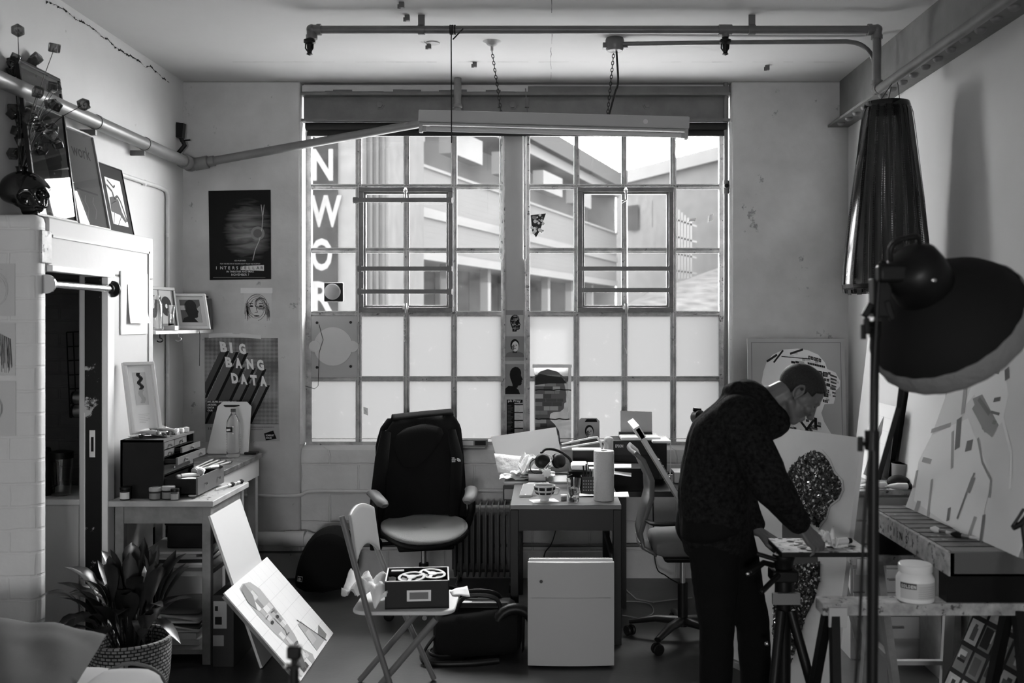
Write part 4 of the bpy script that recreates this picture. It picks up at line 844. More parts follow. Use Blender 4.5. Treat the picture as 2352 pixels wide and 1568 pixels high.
# paint tubes in the open drawer
def paint_tube(p, ang, L_, r, lab, cap='mid', body='white', grp='paint tubes in the open drawer', pitch=0.0):
    R = Euler((0, pitch, ang)).to_matrix(); p = V(p)
    t = thing('paint_tube', lab, 'paint tube', p, grp); b = MB(body); n = 14
    b.rings([[p+R @ V((x, r*w1*math.cos(k*2*PI/n), r*h1*math.sin(k*2*PI/n))) for k in range(n)] for x, w1, h1 in ((-.5*L_, 1.25, .08), (-.3*L_, 1.1, .6), (0, 1, 1), (.34*L_, 1, 1), (.38*L_, .6, .6))]); b.build('body', t)
    b = MB(cap); b.rings([[p+R @ V((x, r*w1*math.cos(k*2*PI/n), r*w1*math.sin(k*2*PI/n))) for k in range(n)] for x, w1 in ((.38*L_, .8), (.40*L_, .85), (.5*L_, .8))]); b.build('cap', t)
zt = .934
paint_tube((-1.905, 5.29, zt), -2.1, .13, .013, 'white paint tube nearest the front corner of the open drawer'); paint_tube((-1.92, 5.37, zt+.008), -2.4, .15, .017, 'white paint tube in the middle of the open drawer', 'light')
paint_tube((-1.89, 5.45, zt+.022), -1.3, .13, .020, 'fat paint tube with a grey cap lying uppermost in the drawer', 'mid_light'); paint_tube((-1.93, 5.50, zt+.022), -1.5, .12, .020, 'fat paint tube propped at the back of the open drawer', 'mid_light'); paint_tube((-1.865, 5.52, zt+.03), .9, .15, .014, 'crumpled foil tube leaning on the drawer front', 'dark', 'foil'); paint_tube((-1.94, 5.43, zt), -2.0, .14, .013, 'slim white tube under the fat tubes in the drawer')
# clutter on the chest
for k, (px, py, ln, lab) in enumerate(((350, 996, .12, 'squeezed foil tube on the front left of the chest top'), (368, 1000, .12, 'flattened pale tube at the front of the chest top'), (345, 1003, .10, 'thin squeezed tube hanging over the chest edge'), (385, 990, .09, 'dark capped tube in the middle of the chest top'))):
    Y = 5.30+.03*k; paint_tube((max(-2.19, PX(px, Y)), Y, Z1+.016+.006*(k % 2)), rnd.uniform(-.9, .9)+(0 if k < 3 else 1.2), ln, .013, lab, 'black_satin' if k == 3 else 'dark', 'foil', 'tubes on the drawer chest')
for k in range(9):
    yy_ = 5.25+.028*k; paint_tube((-2.165+.05*(k % 3)+.012*(k % 2), yy_, Z1+.015+.018*(k % 2)), -.4+.55*(k % 4), .085+.012*(k % 3), .013, ('small squeezed tube heaped on the chest top, its cap toward the wall', 'small squeezed tube heaped on the chest top, its cap toward the room')[0] if False else 'small squeezed foil tube in the heap on the chest top', ('black_satin', 'mid', 'pale')[k % 3], ('foil', 'mid_light', 'foil', 'pale')[k % 4], 'heaped small tubes on the drawer chest', .1*(k % 3))
b = MB('light'); c = V((-2.11, 5.45, Z1+.028)); R = Euler((1.2, .3, 0)).to_matrix(); b.lathe([(.026, -.012), (.026, .012), (0, .012)], c, 18, R); b.m('black_satin').lathe([(.028, -.006), (.028, .006)], c, 18, R); single(b, 'tape_roll', 'small round tape roll tilted on the chest top clutter', 'tape')
for k, (px, lab) in enumerate(((405, 'white eraser lump toward the right of the chest top'), (416, 'small round white pot on the chest top'), (428, 'small white cube at the far end of the chest top'))):
    Y = 5.5+.04*k; c = V((PX(px, Y), Y, Z1+.001)); b = MB('pale'); b.obox(c+V((0, 0, .014)), (.022, .03, .028), Euler((0, 0, .4*k)).to_matrix()) if k != 1 else b.lathe([(.017, 0), (.017, .02), (.012, .026), (0, .027)], c, 14); single(b, ('eraser', 'pot', 'rubber_block')[k], lab, ('eraser', 'pot', 'block')[k], bevel=.003)
# tall frame standing on the chest
fr = Fr((-2.212, 5.29, Z1+.001), (.115, .125, 0), (-.075, .06, .40))
def art_f(b, fr, d):
    b.m('light').poly([(.05, .17), (.12, .17), (.12, .35), (.05, .35)], fr, d); b.m('char'); n = 14
    for k in range(n): a = .255+.09*k/n; x = .085+.008*math.sin(k*.9); b.poly([(x-.011, a), (x+.009, a-.002), (x+.012, a+.0075), (x-.008, a+.0085)], fr, d+.001)
    b.m('mid_light')
    for k in range(9): a = .18+.075*k/9; x = .087+.007*math.sin(k*.8); b.poly([(x-.012, a), (x+.012, a), (x+.012, a+.0085), (x-.012, a+.0085)], fr, d+.001)
    b.m('mid_light')
    for k in range(6): b.line([(.055, .12-.009*k), (.115-.012*(k % 3), .12-.009*k)], .0012, fr, d+.001)
picture('framed_photograph', 'tall slim pale frame with a twisted form standing on the drawer chest', 'picture', fr, .17, .405, 'light', .018, .03, 'paper', art_f)
# jars on the cart
def jar(px, Y, z, r, h, body, lid, lab, lidh=.014, lab_m=None, grp=None):
    c = V((PX(px, Y), Y, z+.001)); t = thing('paint_jar', lab, 'jar', c, grp); b = MB(body); b.lathe([(r*.95, 0), (r, .004), (r, h-.006), (r*.8, h)], c, 20); b.build('glass', t)
    b = MB(lid); b.lathe([(r*1.02, h-.002), (r*1.04, h), (r*1.04, h+lidh), (r*.98, h+lidh+.002), (0, h+lidh+.002)], c, 20); b.build('lid', t)
    if lab_m: b = MB(lab_m); b.rings([[c+V((r*1.01*math.cos(a), r*1.01*math.sin(a), zz)) for a in [-2.6+2.2*k/10 for k in range(11)]] for zz in (.006, h-.012)], caps=False, closed=False); b.build('label', t)
jar(288, 5.165, CT, .027, .052, 'char', 'black_satin', 'small dark jar with a white label at the trolley left edge', .012, 'pale'); jar(357, 5.17, CT, .031, .046, 'dark', 'mid_light', 'paint jar with a grey lid, left of three in front of the chest', .016, 'mid'); jar(387, 5.185, CT, .033, .05, 'char', 'mid_light', 'paint jar with a grey lid, middle of three in front of the chest', .016, 'mid'); jar(402, 5.15, CT, .021, .046, 'mid_dark', 'black_satin', 'smaller dark lidded bottle, right of three in front of the chest', .012, 'mid_light')
def brush(p0, p1, lab, head='black_matte', grp=None, catg='brush', hl=.05, hr=.014):
    p0, p1 = V(p0), V(p1); d = (p1-p0).normalized(); t = thing('paint_brush', lab, catg, p0, grp); b = MB('light'); b.tube([p0, p1-d*hl*1.6], [.003, .006], 8); b.build('handle', t); b = MB('dull_steel'); b.tube([p1-d*hl*1.7, p1-d*hl], .008, 8); b.build('ferrule', t); b = MB(head); b.tube([p1-d*hl, p1-d*hl*.5, p1], [.008, hr, .005], 8); b.build('bristles', t)
brush((-1.80, 5.42, CT+.012), (-1.755, 5.60, CT+.013), 'brush with a dark head on the bright end of the trolley top', 'black_matte', hl=.04); brush((-1.775, 5.54, CT+.012), (-1.735, 5.70, CT+.013), 'second dark brush at the far corner of the trolley top', 'black_matte', hl=.04)
b = MB('light'); b.ell((-1.86, 5.24, CT+.0105), (.024, .009, .009), Euler((0, 0, .6)).to_matrix()); single(b, 'chalk_stub', 'small white stub lying among paint flecks on the trolley', 'chalk')
b = MB('char'); fr = Fr((0, 0, CT), (1, 0, 0), (0, 1, 0))
for k in range(60): x, y, s_ = rnd.uniform(-1.95, -1.75), rnd.uniform(5.16, 5.5), rnd.uniform(.002, .008); a = rnd.uniform(0, 3); b.poly([(x+s_*math.cos(a+g)*(.5+rnd.random()), y+s_*math.sin(a+g)*(.5+rnd.random())) for g in (0, 1.3, 2.5, 4, 5.2)], fr, .001)
o = single(b, 'paint_flecks', 'dark paint flecks scattered on the trolley top', 'paint flecks'); o['kind'] = 'stuff'
# on the shelves of the cart
def papers(x0, x1, y0, y1, z, n, lab, name='paper_stack', greys=('pale', 'mid_light', 'light', 'mid'), th=.012, grp=None, catg='papers'):
    b = MB('pale')
    for k in range(n): b.m(rnd.choice(greys)); R = Euler((0, 0, rnd.uniform(-.12, .12))).to_matrix(); b.obox(((x0+x1)/2+rnd.uniform(-.015, .015), (y0+y1)/2+rnd.uniform(-.01, .01), z+th*(k+.5)), ((x1-x0)*rnd.uniform(.85, 1), (y1-y0)*rnd.uniform(.85, 1), th*.9), R)
    return single(b, name, lab, catg, grp)
papers(-2.15, -1.80, 5.22, 5.6, .481, 6, 'stack of magazines and papers on the upper shelf of the trolley', greys=('mid', 'dark', 'mid_light', 'light', 'char'), th=.014)
b = MB('black_satin'); b.box((-2.02, 5.30, .568), (-1.80, 5.55, .70)); b.box((-2.03, 5.29, .69), (-1.79, 5.56, .725)); single(b, 'black_box', 'black lidded box on the papers in the trolley', 'box', bevel=.006)
papers(-2.15, -1.80, 5.2, 5.55, .076, 2, 'pale flat box on the bottom shelf of the trolley', 'flat_box', ('light',), .035, catg='box')
b = MB('pale')
for k in range(7):
    b.m(rnd.choice(('light', 'mid_light', 'pale', 'mid_dark'))); z = .150+.016*k; a = rnd.uniform(-.2, .2)
    b.grid(lambda u, v: V((-2.12+.30*u+.02*v*a, 5.22+.3*v+.05*u*a, z+.02*math.sin(3*u+k)*math.sin(2.5*v+k))), 6, 4)
o = single(b, 'newspapers', 'rumpled newspapers piled on the bottom shelf of the trolley', 'newspapers', solid=.008)
b = MB('fabric_grey'); c = V((-1.99, 5.62, .08)); 
b = MB('fabric_light'); c = V((PX(417, 5.98), 5.98, 0)); b.lathe([(.12, .001), (.14, .30), (.125, .30), (.11, .02), (0, .02)], c, 26, caps=False); single(b, 'felt_bin', 'round pale felt bin on the floor behind the trolley', 'bin')
b = MB('char'); c = V((-2.17, 6.25, .0)); b.box((-2.45, 6.1, 0), (-1.98, 6.5, .5)); single(b, 'wicker_hamper', 'dark woven hamper under the stained table', 'hamper', bevel=.02)

# ---------- stained table in the corner
t = thing('stained_table', 'old pine table with a paint stained top in the back corner', 'table', (-2.2, 6.2, 0))
b = MB('wood_stained'); b.box((-2.495, 5.84, .87), (-1.89, 6.64, .90)); b.build('top', t, bevel=.003)
b = MB('light'); b.box((-1.925, 5.88, .755), (-1.905, 6.60, .87)); b.build('apron', t); b = MB('light'); b.box((-2.46, 5.88, .755), (-1.93, 5.90, .87)); b.build('apron', t); b = MB('light'); b.box((-2.46, 6.58, .755), (-1.93, 6.60, .87)); b.build('apron', t)
for x in (-2.47, -1.965):
    for y in (5.87, 6.54): b = MB('wood_pale'); b.box((x, y, 0), (x+.055, y+.055, .87)); b.build('leg', t, bevel=.003)
t = thing('water_bottle', 'clear ribbed plastic water bottle on the stained table', 'bottle', (PX(536, 6.42), 6.42, .90)); c = V((PX(536, 6.42), 6.42, .901))
mat('thin_plastic', .9, .06, trans=.9); pr = [(.036, 0), (.044, .012)]
for k in range(9): pr += [(.044, .02+.016*k), (.0415, .028+.016*k)]
pr += [(.044, .17), (.044, .20), (.040, .235), (.022, .272), (.014, .285), (.014, .30)]
b = MB('thin_plastic'); b.lathe(pr, c, 28); b.build('body', t)
b = MB('dark'); b.lathe([(.0165, .292), (.0165, .312), (0, .313)], c, 18); b.build('cap', t)
b = MB('char'); b.rings([[c+V((.0448*math.cos(a), .0448*math.sin(a), zz)) for a in [-2.9+1.5*k/10 for k in range(11)]] for zz in (.165, .198)], caps=False, closed=False); b.m('white').poly([(-.03, .172), (-.004, .176), (-.006, .188), (-.03, .186)], Fr(c+V((0, -.046, 0)), (1, 0, 0), (0, 0, 1)), 0); b.build('label', t)
t = thing('cutting_board', 'white rounded cutting board with a handle slot leaning on the wall', 'cutting board', (PX(520, 6.6), 6.58, .90))
fr = Fr((PX(475, 6.58), 6.58, .901), (1, .0, 0), (.02, .20, .95)); b = MB('pale'); W, H = .275, .345; sl = .02
pts = [(0+.012, 0), (W-.012, 0), (W, .012), (W-.0, H-.03), (W-.03, H), (.03+.02, H), (.02, H-.03), (0, .012)]
b.prism([(x+.03*y/H*(1 if x < W/2 else -.2), y) for x, y in pts], fr, 0, .01); b.m('char').prism([(.085, .318), (.10, .308), (.16, .308), (.195, .318), (.19, .324), (.09, .324)], fr, .0101, .0105); b.build('board', t, bevel=.002)
b = MB('black_satin'); b.box((-1.99, 6.55, .901), (-1.91, 6.62, .915)); single(b, 'phone', 'flat black device on the far corner of the stained table', 'phone', bevel=.003)
for k in range(4): brush((-2.0-.03*k, 5.85+.02*k, .908), (-1.95-.05*k, 6.18+.04*k, .908), 'slim brush lying lengthwise on the stained table top', 'dark', 'brushes on the stained table', hl=.03, hr=.007)

# ---------- boards leaning by the cart
fr = Fr((-1.463, 5.09, .002), (0, 1, 0), (-.267, 0, .775)); t = thing('blank_board', 'tall blank white board leaning against the trolley side', 'board', (-1.47, 5.34, 0))
b = MB('pale'); b.fbox(fr, 0, .0, .5, .82, 0, .012); b.m('wood_mid').fbox(fr, 0, 0, .5, .82, -.002, 0); b.build('panel', t)
fr = Fr((-1.213, 4.906, .002), (0, 1, 0), (-.38, 0, .437)); W, H = .754, .575
t = thing('leaning_portrait', 'white tiled portrait painting leaning on the blank board on the floor', 'painting', (-1.22, 5.28, 0))
b = MB('wood_mid'); b.fbox(fr, .01, .01, W-.01, H-.01, -.025, -.004); b.build('stretcher', t)
b = MB('white'); b.fbox(fr, 0, 0, W, H, -.004, .003); rp = random.Random(5); b.m('light')
for k in range(1, 6): b.line([(0, H*k/6), (W, H*k/6)], .0015, fr, .0035)
for k in range(1, 8): b.line([(W*k/8, 0), (W*k/8, H)], .0012, fr, .0035)
hd = [(.14, .47), (.17, .54), (.24, .55), (.33, .53), (.37, .47), (.36, .36), (.345, .26), (.32, .17), (.27, .10), (.33, .03), (.30, 0), (.12, 0), (.13, .08), (.16, .16), (.135, .26), (.125, .38)]
b.m('mid_light').poly(hd, fr, .004); collage(b, fr, hd, .0045, .05, .045, ['mid_light', 'light', 'mid_light', 'pale', 'mid', 'light'], rp, .85)
b.m('char'); b.disc(.20, .30, .022, fr, .0065, 12, .009); b.disc(.30, .30, .02, fr, .0065, 12, .009); b.m('mid_dark'); b.line([(.17, .335), (.22, .34)], .006, fr, .0065); b.line([(.27, .34), (.33, .335)], .006, fr, .0065); b.line([(.25, .31), (.26, .22), (.23, .20), (.28, .20)], .006, fr, .0065); b.disc(.25, .135, .04, fr, .0065, 12, .008)
b.m('mid').poly([(.135, .46), (.18, .535), (.25, .545), (.24, .47), (.16, .40)], fr, .0062); b.m('mid_dark').poly([(.13, .10), (.18, .12), (.22, .08), (.16, .02), (.10, .03)], fr, .006)
collage(b, fr, [(.03, .01), (.30, .01), (.30, .09), (.03, .06)], .005, .05, .03, ['pale', 'mid_dark', 'light', 'dark', 'mid'], rp, .9); b.m('mid_light').poly([(.40, .02), (.58, .02), (.50, .19), (.44, .19)], fr, .005); b.m('dark').line([(.47, .21), (.60, .01)], .007, fr, .0056); b.m('mid').poly([(.56, .07), (.66, .10), (.66, .03), (.60, .02)], fr, .005)
for k in range(8): b.m('pale').line([(.41+.012*k, .06+.0*k), (.45+.008*k, .13)], .004, fr, .0056)
b.build('panel', t)
t = thing('parcel_box', 'dark cardboard parcel with shipping labels under the leaning boards', 'box', (-1.66, 5.3, 0)); b = MB('dark'); b.box((-1.715, 5.11, 0), (-1.605, 5.5, .37)); b.build('carton', t, bevel=.004)
fr = XZ(5.1085); 
b = MB('light'); b.fbox(fr, -1.708, .20, -1.64, .34, 0, .001); b.m('char').fbox(fr, -1.70, .22, -1.665, .26, .001, .0015); b.fbox(fr, -1.70, .29, -1.685, .315, .001, .0015); b.build('label', t)
b = MB('mid_light'); b.fbox(fr, -1.71, .11, -1.655, .165, 0, .001); b.build('label', t)
# action camera on a pole, near the lens
t = thing('action_camera', 'small black action camera on a thin stand at the bottom edge', 'camera', (PX(676, 2.3), 2.3, 0)); Y = 2.3; c = P(676, 1500, Y)
b = MB('black_satin'); b.box((c.x-.016, Y-.012, c.z-.012), (c.x+.016, Y+.012, c.z+.018)); b.build('body', t, bevel=.005)
b = MB('black_satin'); b.box((c.x-.006, Y-.008, c.z-.024), (c.x+.008, Y+.008, c.z-.012)); b.box((c.x-.022, Y-.01, c.z-.034), (c.x+.012, Y+.01, c.z-.026)); b.build('mount', t)
b = MB('steel'); b.ell((c.x-.018, Y-.012, c.z-.028), .004); b.build('screw', t)
b = MB('black_satin'); b.tube([(c.x, Y, c.z-.03), (c.x-.01, Y, .25)], [.011, .013], 10); b.build('pole', t)
for k in range(3): b = MB('black_satin'); a = k*2.1+.4; b.tube([(c.x-.01, Y, .27), (c.x-.01+.2*math.cos(a), Y+.2*math.sin(a), .006)], .009, 8); b.build('leg', t)

# ---------- plant in its basket, sofa corner with a cushion
pc = V((-1.93, 4.62, 0)); pr_ = random.Random(3)
mat('basket', .30, .7, bump=.6, bs=60); nt = MATS['basket'].node_tree; ck_ = nt.nodes.new('ShaderNodeTexBrick'); ck_.inputs['Scale'].default_value = 1; ck_.inputs['Brick Width'].default_value = .028; ck_.inputs['Row Height'].default_value = .016; ck_.inputs['Mortar Size'].default_value = .003
ck_.inputs['Color1'].default_value = (.55, .55, .55, 1); ck_.inputs['Color2'].default_value = (.30, .30, .30, 1); ck_.inputs['Mortar'].default_value = (.02, .02, .02, 1)
tcn = nt.nodes.new('ShaderNodeTexCoord'); sx_ = nt.nodes.new('ShaderNodeSeparateXYZ'); nt.links.new(tcn.outputs['Object'], sx_.inputs[0]); at2 = nt.nodes.new('ShaderNodeMath'); at2.operation = 'ARCTAN2'; nt.links.new(sx_.outputs[1], at2.inputs[0]); nt.links.new(sx_.outputs[0], at2.inputs[1])
ml = nt.nodes.new('ShaderNodeMath'); ml.operation = 'MULTIPLY'; ml.inputs[1].default_value = .18; nt.links.new(at2.outputs[0], ml.inputs[0]); cb = nt.nodes.new('ShaderNodeCombineXYZ'); nt.links.new(ml.outputs[0], cb.inputs[0]); nt.links.new(sx_.outputs[2], cb.inputs[1]); nt.links.new(cb.outputs[0], ck_.inputs['Vector']); nt.links.new(ck_.outputs[0], nt.nodes['Principled BSDF'].inputs['Base Color'])
t = thing('peace_lily', 'leafy peace lily in a woven basket in front of the trolley', 'plant', pc)
b = MB('basket'); b.lathe([(.15, .002), (.175, .15), (.182, .30), (.19, .305), (.19, .315), (.172, .315), (.165, .29), (.15, .05), (0, .05)], pc, 40, caps=False); bk = b.build('basket', t)
b = MB('black_matte'); b.fbox(Fr(pc+V((.10, -.163, .22)), (.85, .52, 0), (0, 0, 1)), -.04, -.02, .05, .02, -.004, .004); b.build('handle_slot', bk, bevel=.002)
b = MB('char'); b.lathe([(0, .23), (.167, .23), (.167, .24), (0, .245)], pc, 24); b.build('soil', t)
mat('leaf', .022, .28, var=.3, vs=20, spec=.6); bl = MB('leaf')
def leaf(base, tip, wd, droop, m=None):
    base, tip = V(base), V(tip); d = tip-base; sd = d.cross(V((0, 0, 1))).normalized(); n = 8; rows = []
    for i in range(n+1):
        s_ = i/n; p = base.lerp(tip, s_)+V((0, 0, droop*math.sin(PI*s_))); st_ = .04; w_ = wd*math.sin(PI*max(0, (s_-.38)/.62))**.7 if s_ > .38 else .004
        nrm = sd.cross(d).normalized(); rows.append([p-sd*w_+nrm*w_*.25, p, p+sd*w_+nrm*w_*.25])
    vs = [[bl.bm.verts.new(q) for q in r] for r in rows]
    for a, c in zip(vs, vs[1:]):
        for k in range(2): bl.face([a[k], a[k+1], c[k+1], c[k]], True)
for k in range(85):
    a = pr_.uniform(0, 2*PI); rr = pr_.uniform(.05, .36)*(1.15 if math.cos(a) < 0 else .9); hh = pr_.uniform(.38, .70)-rr*.55; r0 = pr_.uniform(0, .10)
    leaf(pc+V((r0*math.cos(a), r0*math.sin(a), .24)), pc+V((rr*math.cos(a), rr*math.sin(a), .24+hh*.8)), pr_.uniform(.026, .046), pr_.uniform(.03, .12))
for px, py in ((95, 1480), (150, 1365), (330, 1475), (415, 1478), (345, 1330), (120, 1450), (260, 1330), (375, 1430)): leaf(pc+V((0, 0, .25)), P(px, py, 4.55+pr_.uniform(-.1, .1)), .032, .12)
bl.build('foliage', t)
for px, py in ((258, 1318), (332, 1330)):
    tip = P(px, py, 4.6); b = MB('mid'); b.tube(cat([pc+V((0, 0, .25)), (pc+tip)/2+V((0, 0, .12)), tip], 5), .0035, 6); b.m('light').rings([[tip+V((.016*w_*math.cos(g), .016*w_*math.sin(g), z)) for g in [k*2*PI/8 for k in range(8)]] for z, w_ in ((-.02, .3), (0, 1), (.03, .8), (.06, .1))]); b.build('flower', t)
t = thing('sofa', 'pale upholstered sofa corner at the bottom left', 'sofa', (-2.0, 3.5, 0))
b = MB('fabric_light')
def soft(b, lo, hi, r, wob=.0):
    bm2 = bmesh.new(); bmesh.ops.create_cube(bm2, size=1); bmesh.ops.subdivide_edges(bm2, edges=bm2.edges[:], cuts=7, use_grid_fill=True); lo, hi = V(lo), V(hi); c = (lo+hi)/2; h = (hi-lo)/2; mp = {}
    for v in bm2.verts:
        q = V((v.co.x*2*h.x, v.co.y*2*h.y, v.co.z*2*h.z)); inn = V((max(-h.x+r, min(h.x-r, q.x)), max(-h.y+r, min(h.y-r, q.y)), max(-h.z+r, min(h.z-r, q.z)))); d = q-inn
        if d.length > 1e-6: q = inn+d.normalized()*min(r, d.length)
        mp[v] = b.bm.verts.new(c+q)
    for f in bm2.faces: b.face([mp[v] for v in f.verts], True)
    bm2.free()
soft(b, (-1.62, 3.12, .0), (-1.345, 3.60, .545), .09); b.build('arm', t)
b = MB('fabric_light'); soft(b, (-2.85, 3.12, .0), (-1.63, 3.98, .42), .07); b.build('seat', t)
b = MB('fabric_light'); soft(b, (-2.6, 3.99, .0), (-2.12, 4.15, .42), .05); b.build('back', t)
b = MB('mid_dark'); b.tube(cat([(-1.57, 3.575, .520), (-1.50, 3.58, .545), (-1.40, 3.57, .520), (-1.36, 3.56, .44), (-1.355, 3.56, .1)], 5), .007, 8); b.build('piping', t)
b = MB('fabric_light'); b.grid(lambda u, v: V((-2.42+.42*u-.20*v, 3.90+.02*u, .425+.40*v-.30*u*v)), 10, 10)
o = single(b, 'white_throw', 'pale fabric corner propped at the far left edge of the picture', 'throw', solid=.04)
b = MB('fabric_grey'); c = V((-2.0, 3.58, .50))
def pil(u, v, s_):
    x, y = 2*u-1, 2*v-1; k = max(0, (1-abs(x)**2.6)*(1-abs(y)**2.6))**.5; pin = 1-.10*(1-abs(x))*abs(y)**3-.0; wr = .008*math.sin(9*x+5*y)*k+.006*noise.noise(V((x*4, y*4, s_)))
    return c+V((x*.31*(1-.08*(1-y*y)*0), y*.25, 0))+V((-.0, 0, s_*.085*k+wr+.03*(-x)))+V((0, 0, .10*y))
b.grid(lambda u, v: pil(u, v, 1), 26, 26); b.grid(lambda u, v: pil(1-u, v, -1), 26, 26)
single(b, 'cushion', 'grey cushion lying on the sofa at the bottom left', 'cushion', weld=True)
# ================================================================== MIDDLE OF THE ROOM
rc = random.Random(21)
DZ = .768
def on(px, py, z=DZ): Y = (CAMZ-z)*F/(py-CY); return V((PX(px, Y), Y, z+.001))
# ---------- main desk, seen from its end
t = thing('desk', 'dark narrow desk seen end on in the middle under the window', 'desk', (.1, 6.0, 0))
x0, x1, y0, y1 = -.198, .412, 5.46, 6.52
mat('desk_top', .10, .32); b = MB('desk_top'); b.box((x0, y0, DZ-.025), (x1, y1, DZ)); b.build('top', t, bevel=.003)
b = MB('black_satin'); b.box((x0+.01, y0+.015, .625), (x1-.01, y0+.035, DZ-.025)); b.box((x0+.01, y0+.03, .625), (x0+.03, y1, DZ-.025)); b.box((x1-.03, y0+.03, .625), (x1-.01, y1, DZ-.025)); b.box((x0+.01, y0+.03, .625), (x1-.01, y1, .64)); b.build('drawer_box', t)
for x in (x0, x1-.045):
    for y in (y0, y1-.05): b = MB('black_satin'); b.box((x, y, 0), (x+.045, y+.045, DZ-.025)); b.build('leg', t, bevel=.003)
b = MB('black_satin'); b.box((x0+.01, y0+.045, .37), (x0+.035, y1-.05, .41)); b.build('rail', t); b = MB('black_satin'); b.box((x1-.035, y0+.045, .37), (x1-.01, y1-.05, .41)); b.build('rail', t)
# ---------- long desk along the window
t = thing('window_desk', 'long dark desk along the window carrying the printer', 'desk', (.9, 6.4, 0)); WZ = .73
b = MB('black_satin'); b.box((.43, 6.13, WZ-.035), (1.34, 6.80, WZ)); b.build('top', t, bevel=.003)
for x in (.45, 1.28):
    for y in (6.16, 6.74): b = MB('black_satin'); b.box((x, y, 0), (x+.045, y+.045, WZ-.035)); b.build('leg', t)
# ---------- things on the main desk
c = on(1387, 1148); t = thing('paper_towel', 'white paper towel roll standing on the front of the desk', 'paper towel', c)
b = MB('light'); mat('towel', .62, .95, bump=.7, bs=120); b = MB('towel'); b.lathe([(.018, .0), (.056, 0), (.0575, .004), (.0575, .274), (.056, .278), (.018, .278)], c, 40, caps=False); b.build('roll', t)
b = MB('mid_light'); b.lathe([(.0185, .002), (.0185, .278)], c, 20, caps=False); b.build('core', t)
c = on(1251, 1150); t = thing('patterned_cup', 'wide footed cup with dark stripes on the desk', 'cup', c)
prc = [(.022, 0), (.026, .004), (.024, .012), (.045, .035), (.058, .065), (.060, .088), (.057, .088), (.054, .066), (.040, .036), (0, .02)]
b = MB('pale'); b.lathe(prc, c, 32, caps=False); b.m('char')
for z0, z1, r0, r1 in ((.040, .052, .0495, .0545), (.064, .080, .0585, .0602)):
    for k in range(9): a0 = k*2*PI/9; b.rings([[c+V(((r0 if q == 0 else r1)*1.012*math.cos(a0+.55*i/5), (r0 if q == 0 else r1)*1.012*math.sin(a0+.55*i/5), z0 if q == 0 else z1)) for i in range(6)] for q in (0, 1)], caps=False, closed=False)
b.build('bowl', t); b = MB('pale'); b.tube(cat([c+V((.056, 0, .075)), c+V((.080, 0, .066)), c+V((.072, 0, .04)), c+V((.046, 0, .036))], 5), .005, 8); b.build('handle', t)
b = MB('dark'); b.lathe([(0, .07), (.054, .07)], c, 24); b.build('drink', t)
t = thing('saucer_mat', 'thin pale coaster under the patterned cup', 'coaster', c); c.z += 0
c2 = on(1318, 1152); t2 = thing('water_glass', 'clear tumbler half full of water on the desk', 'glass', c2)
b = MB('clear_glass'); b.lathe([(.029, 0), (.030, .002), (.030, .03), (.033, .06), (.041, .128), (.0385, .128), (.031, .06), (.027, .022), (0, .022)], c2, 32, caps=False); b.build('tumbler', t2)
b = MB('water'); b.lathe([(0, .0225), (.0265, .0225), (.0305, .06), (.0325, .078), (0, .078)], c2, 32); b.build('water', t2)
fr = Fr(c+V((-.05, -.03, -.0008)), (1, .3, 0), (-.3, 1, 0)); b = MB('pale'); b.fbox(fr, -.02, -.03, .13, .07, 0, .0005); b.build('sheet', t)
c = on(1295, 1149); t = thing('tiny_jar', 'tiny pale topped jar between the cup and the tumbler', 'jar', c); b = MB('mid'); b.lathe([(.016, 0), (.017, .002), (.017, .022), (.015, .024)], c, 18); b.build('body', t); b = MB('pale'); b.lathe([(.018, .022), (.018, .031), (0, .032)], c, 18); b.build('lid', t)
c = on(1206, 1140); t = thing('smartphone', 'black smartphone in a pale case propped at the desk corner', 'phone', c); fr = Fr(c+V((-.035, -.03, .006)), (1, .05, 0), (.15, .85, .32))
b = MB('light'); b.fbox(fr, 0, 0, .072, .14, -.006, .004); b.build('case', t, bevel=.003); b = MB('black_satin'); b.fbox(fr, .003, .004, .069, .136, .004, .0052); b.build('screen', t); b = MB('mid_light'); b.disc(.036, .011, .005, fr, .0054, 14); b.build('home_button', t)
c = on(1222, 1122); b = MB('pale'); b.ell(c+V((0, .03, .016)), (.045, .03, .016)); single(b, 'computer_mouse', 'pale rounded computer mouse behind the phone', 'mouse')
fr = Fr(on(1226, 1120)+V((0, 0, .006)), (1, -.0, 0), (-.05, 1, .0)); t = thing('keyboard', 'slim white keyboard lying across the desk', 'keyboard', fr.o)
b = MB('plastic_white'); b.fbox(fr, -.03, 0, .10, .24, -.006, .004); b.build('base', t, bevel=.002); b = MB('pale')
for i in range(6):
    for j in range(11): b.fbox(fr, -.026+.0207*i, .006+.0212*j, -.026+.0207*i+.017, .006+.0212*j+.0175, .004, .007)
b.build('keys', t)
c = on(1352, 1132); t = thing('pen_holder', 'black mesh pen holder behind the paper towel roll', 'pen holder', c); b = MB('black_satin'); b.box(c-V((.045, .035, 0)), c+V((.045, -.031, .10))); b.box(c-V((.045, -.031, 0)), c+V((.045, .035, .10))); b.box(c-V((.045, .035, 0)), c+V((-.041, .035, .10))); b.box(c-V((-.041, .035, 0)), c+V((.045, .035, .10))); b.box(c-V((.045, .035, 0)), c+V((.045, .035, .004))); b.build('cup', t)
b = MB('mid')
for i in range(5):
    for j in range(4): b.disc(c.x-.03+.014*i, c.z+.022+.018*j, .004, XZ(c.y-.0355), 0, 6)
b.build('perforations', t)
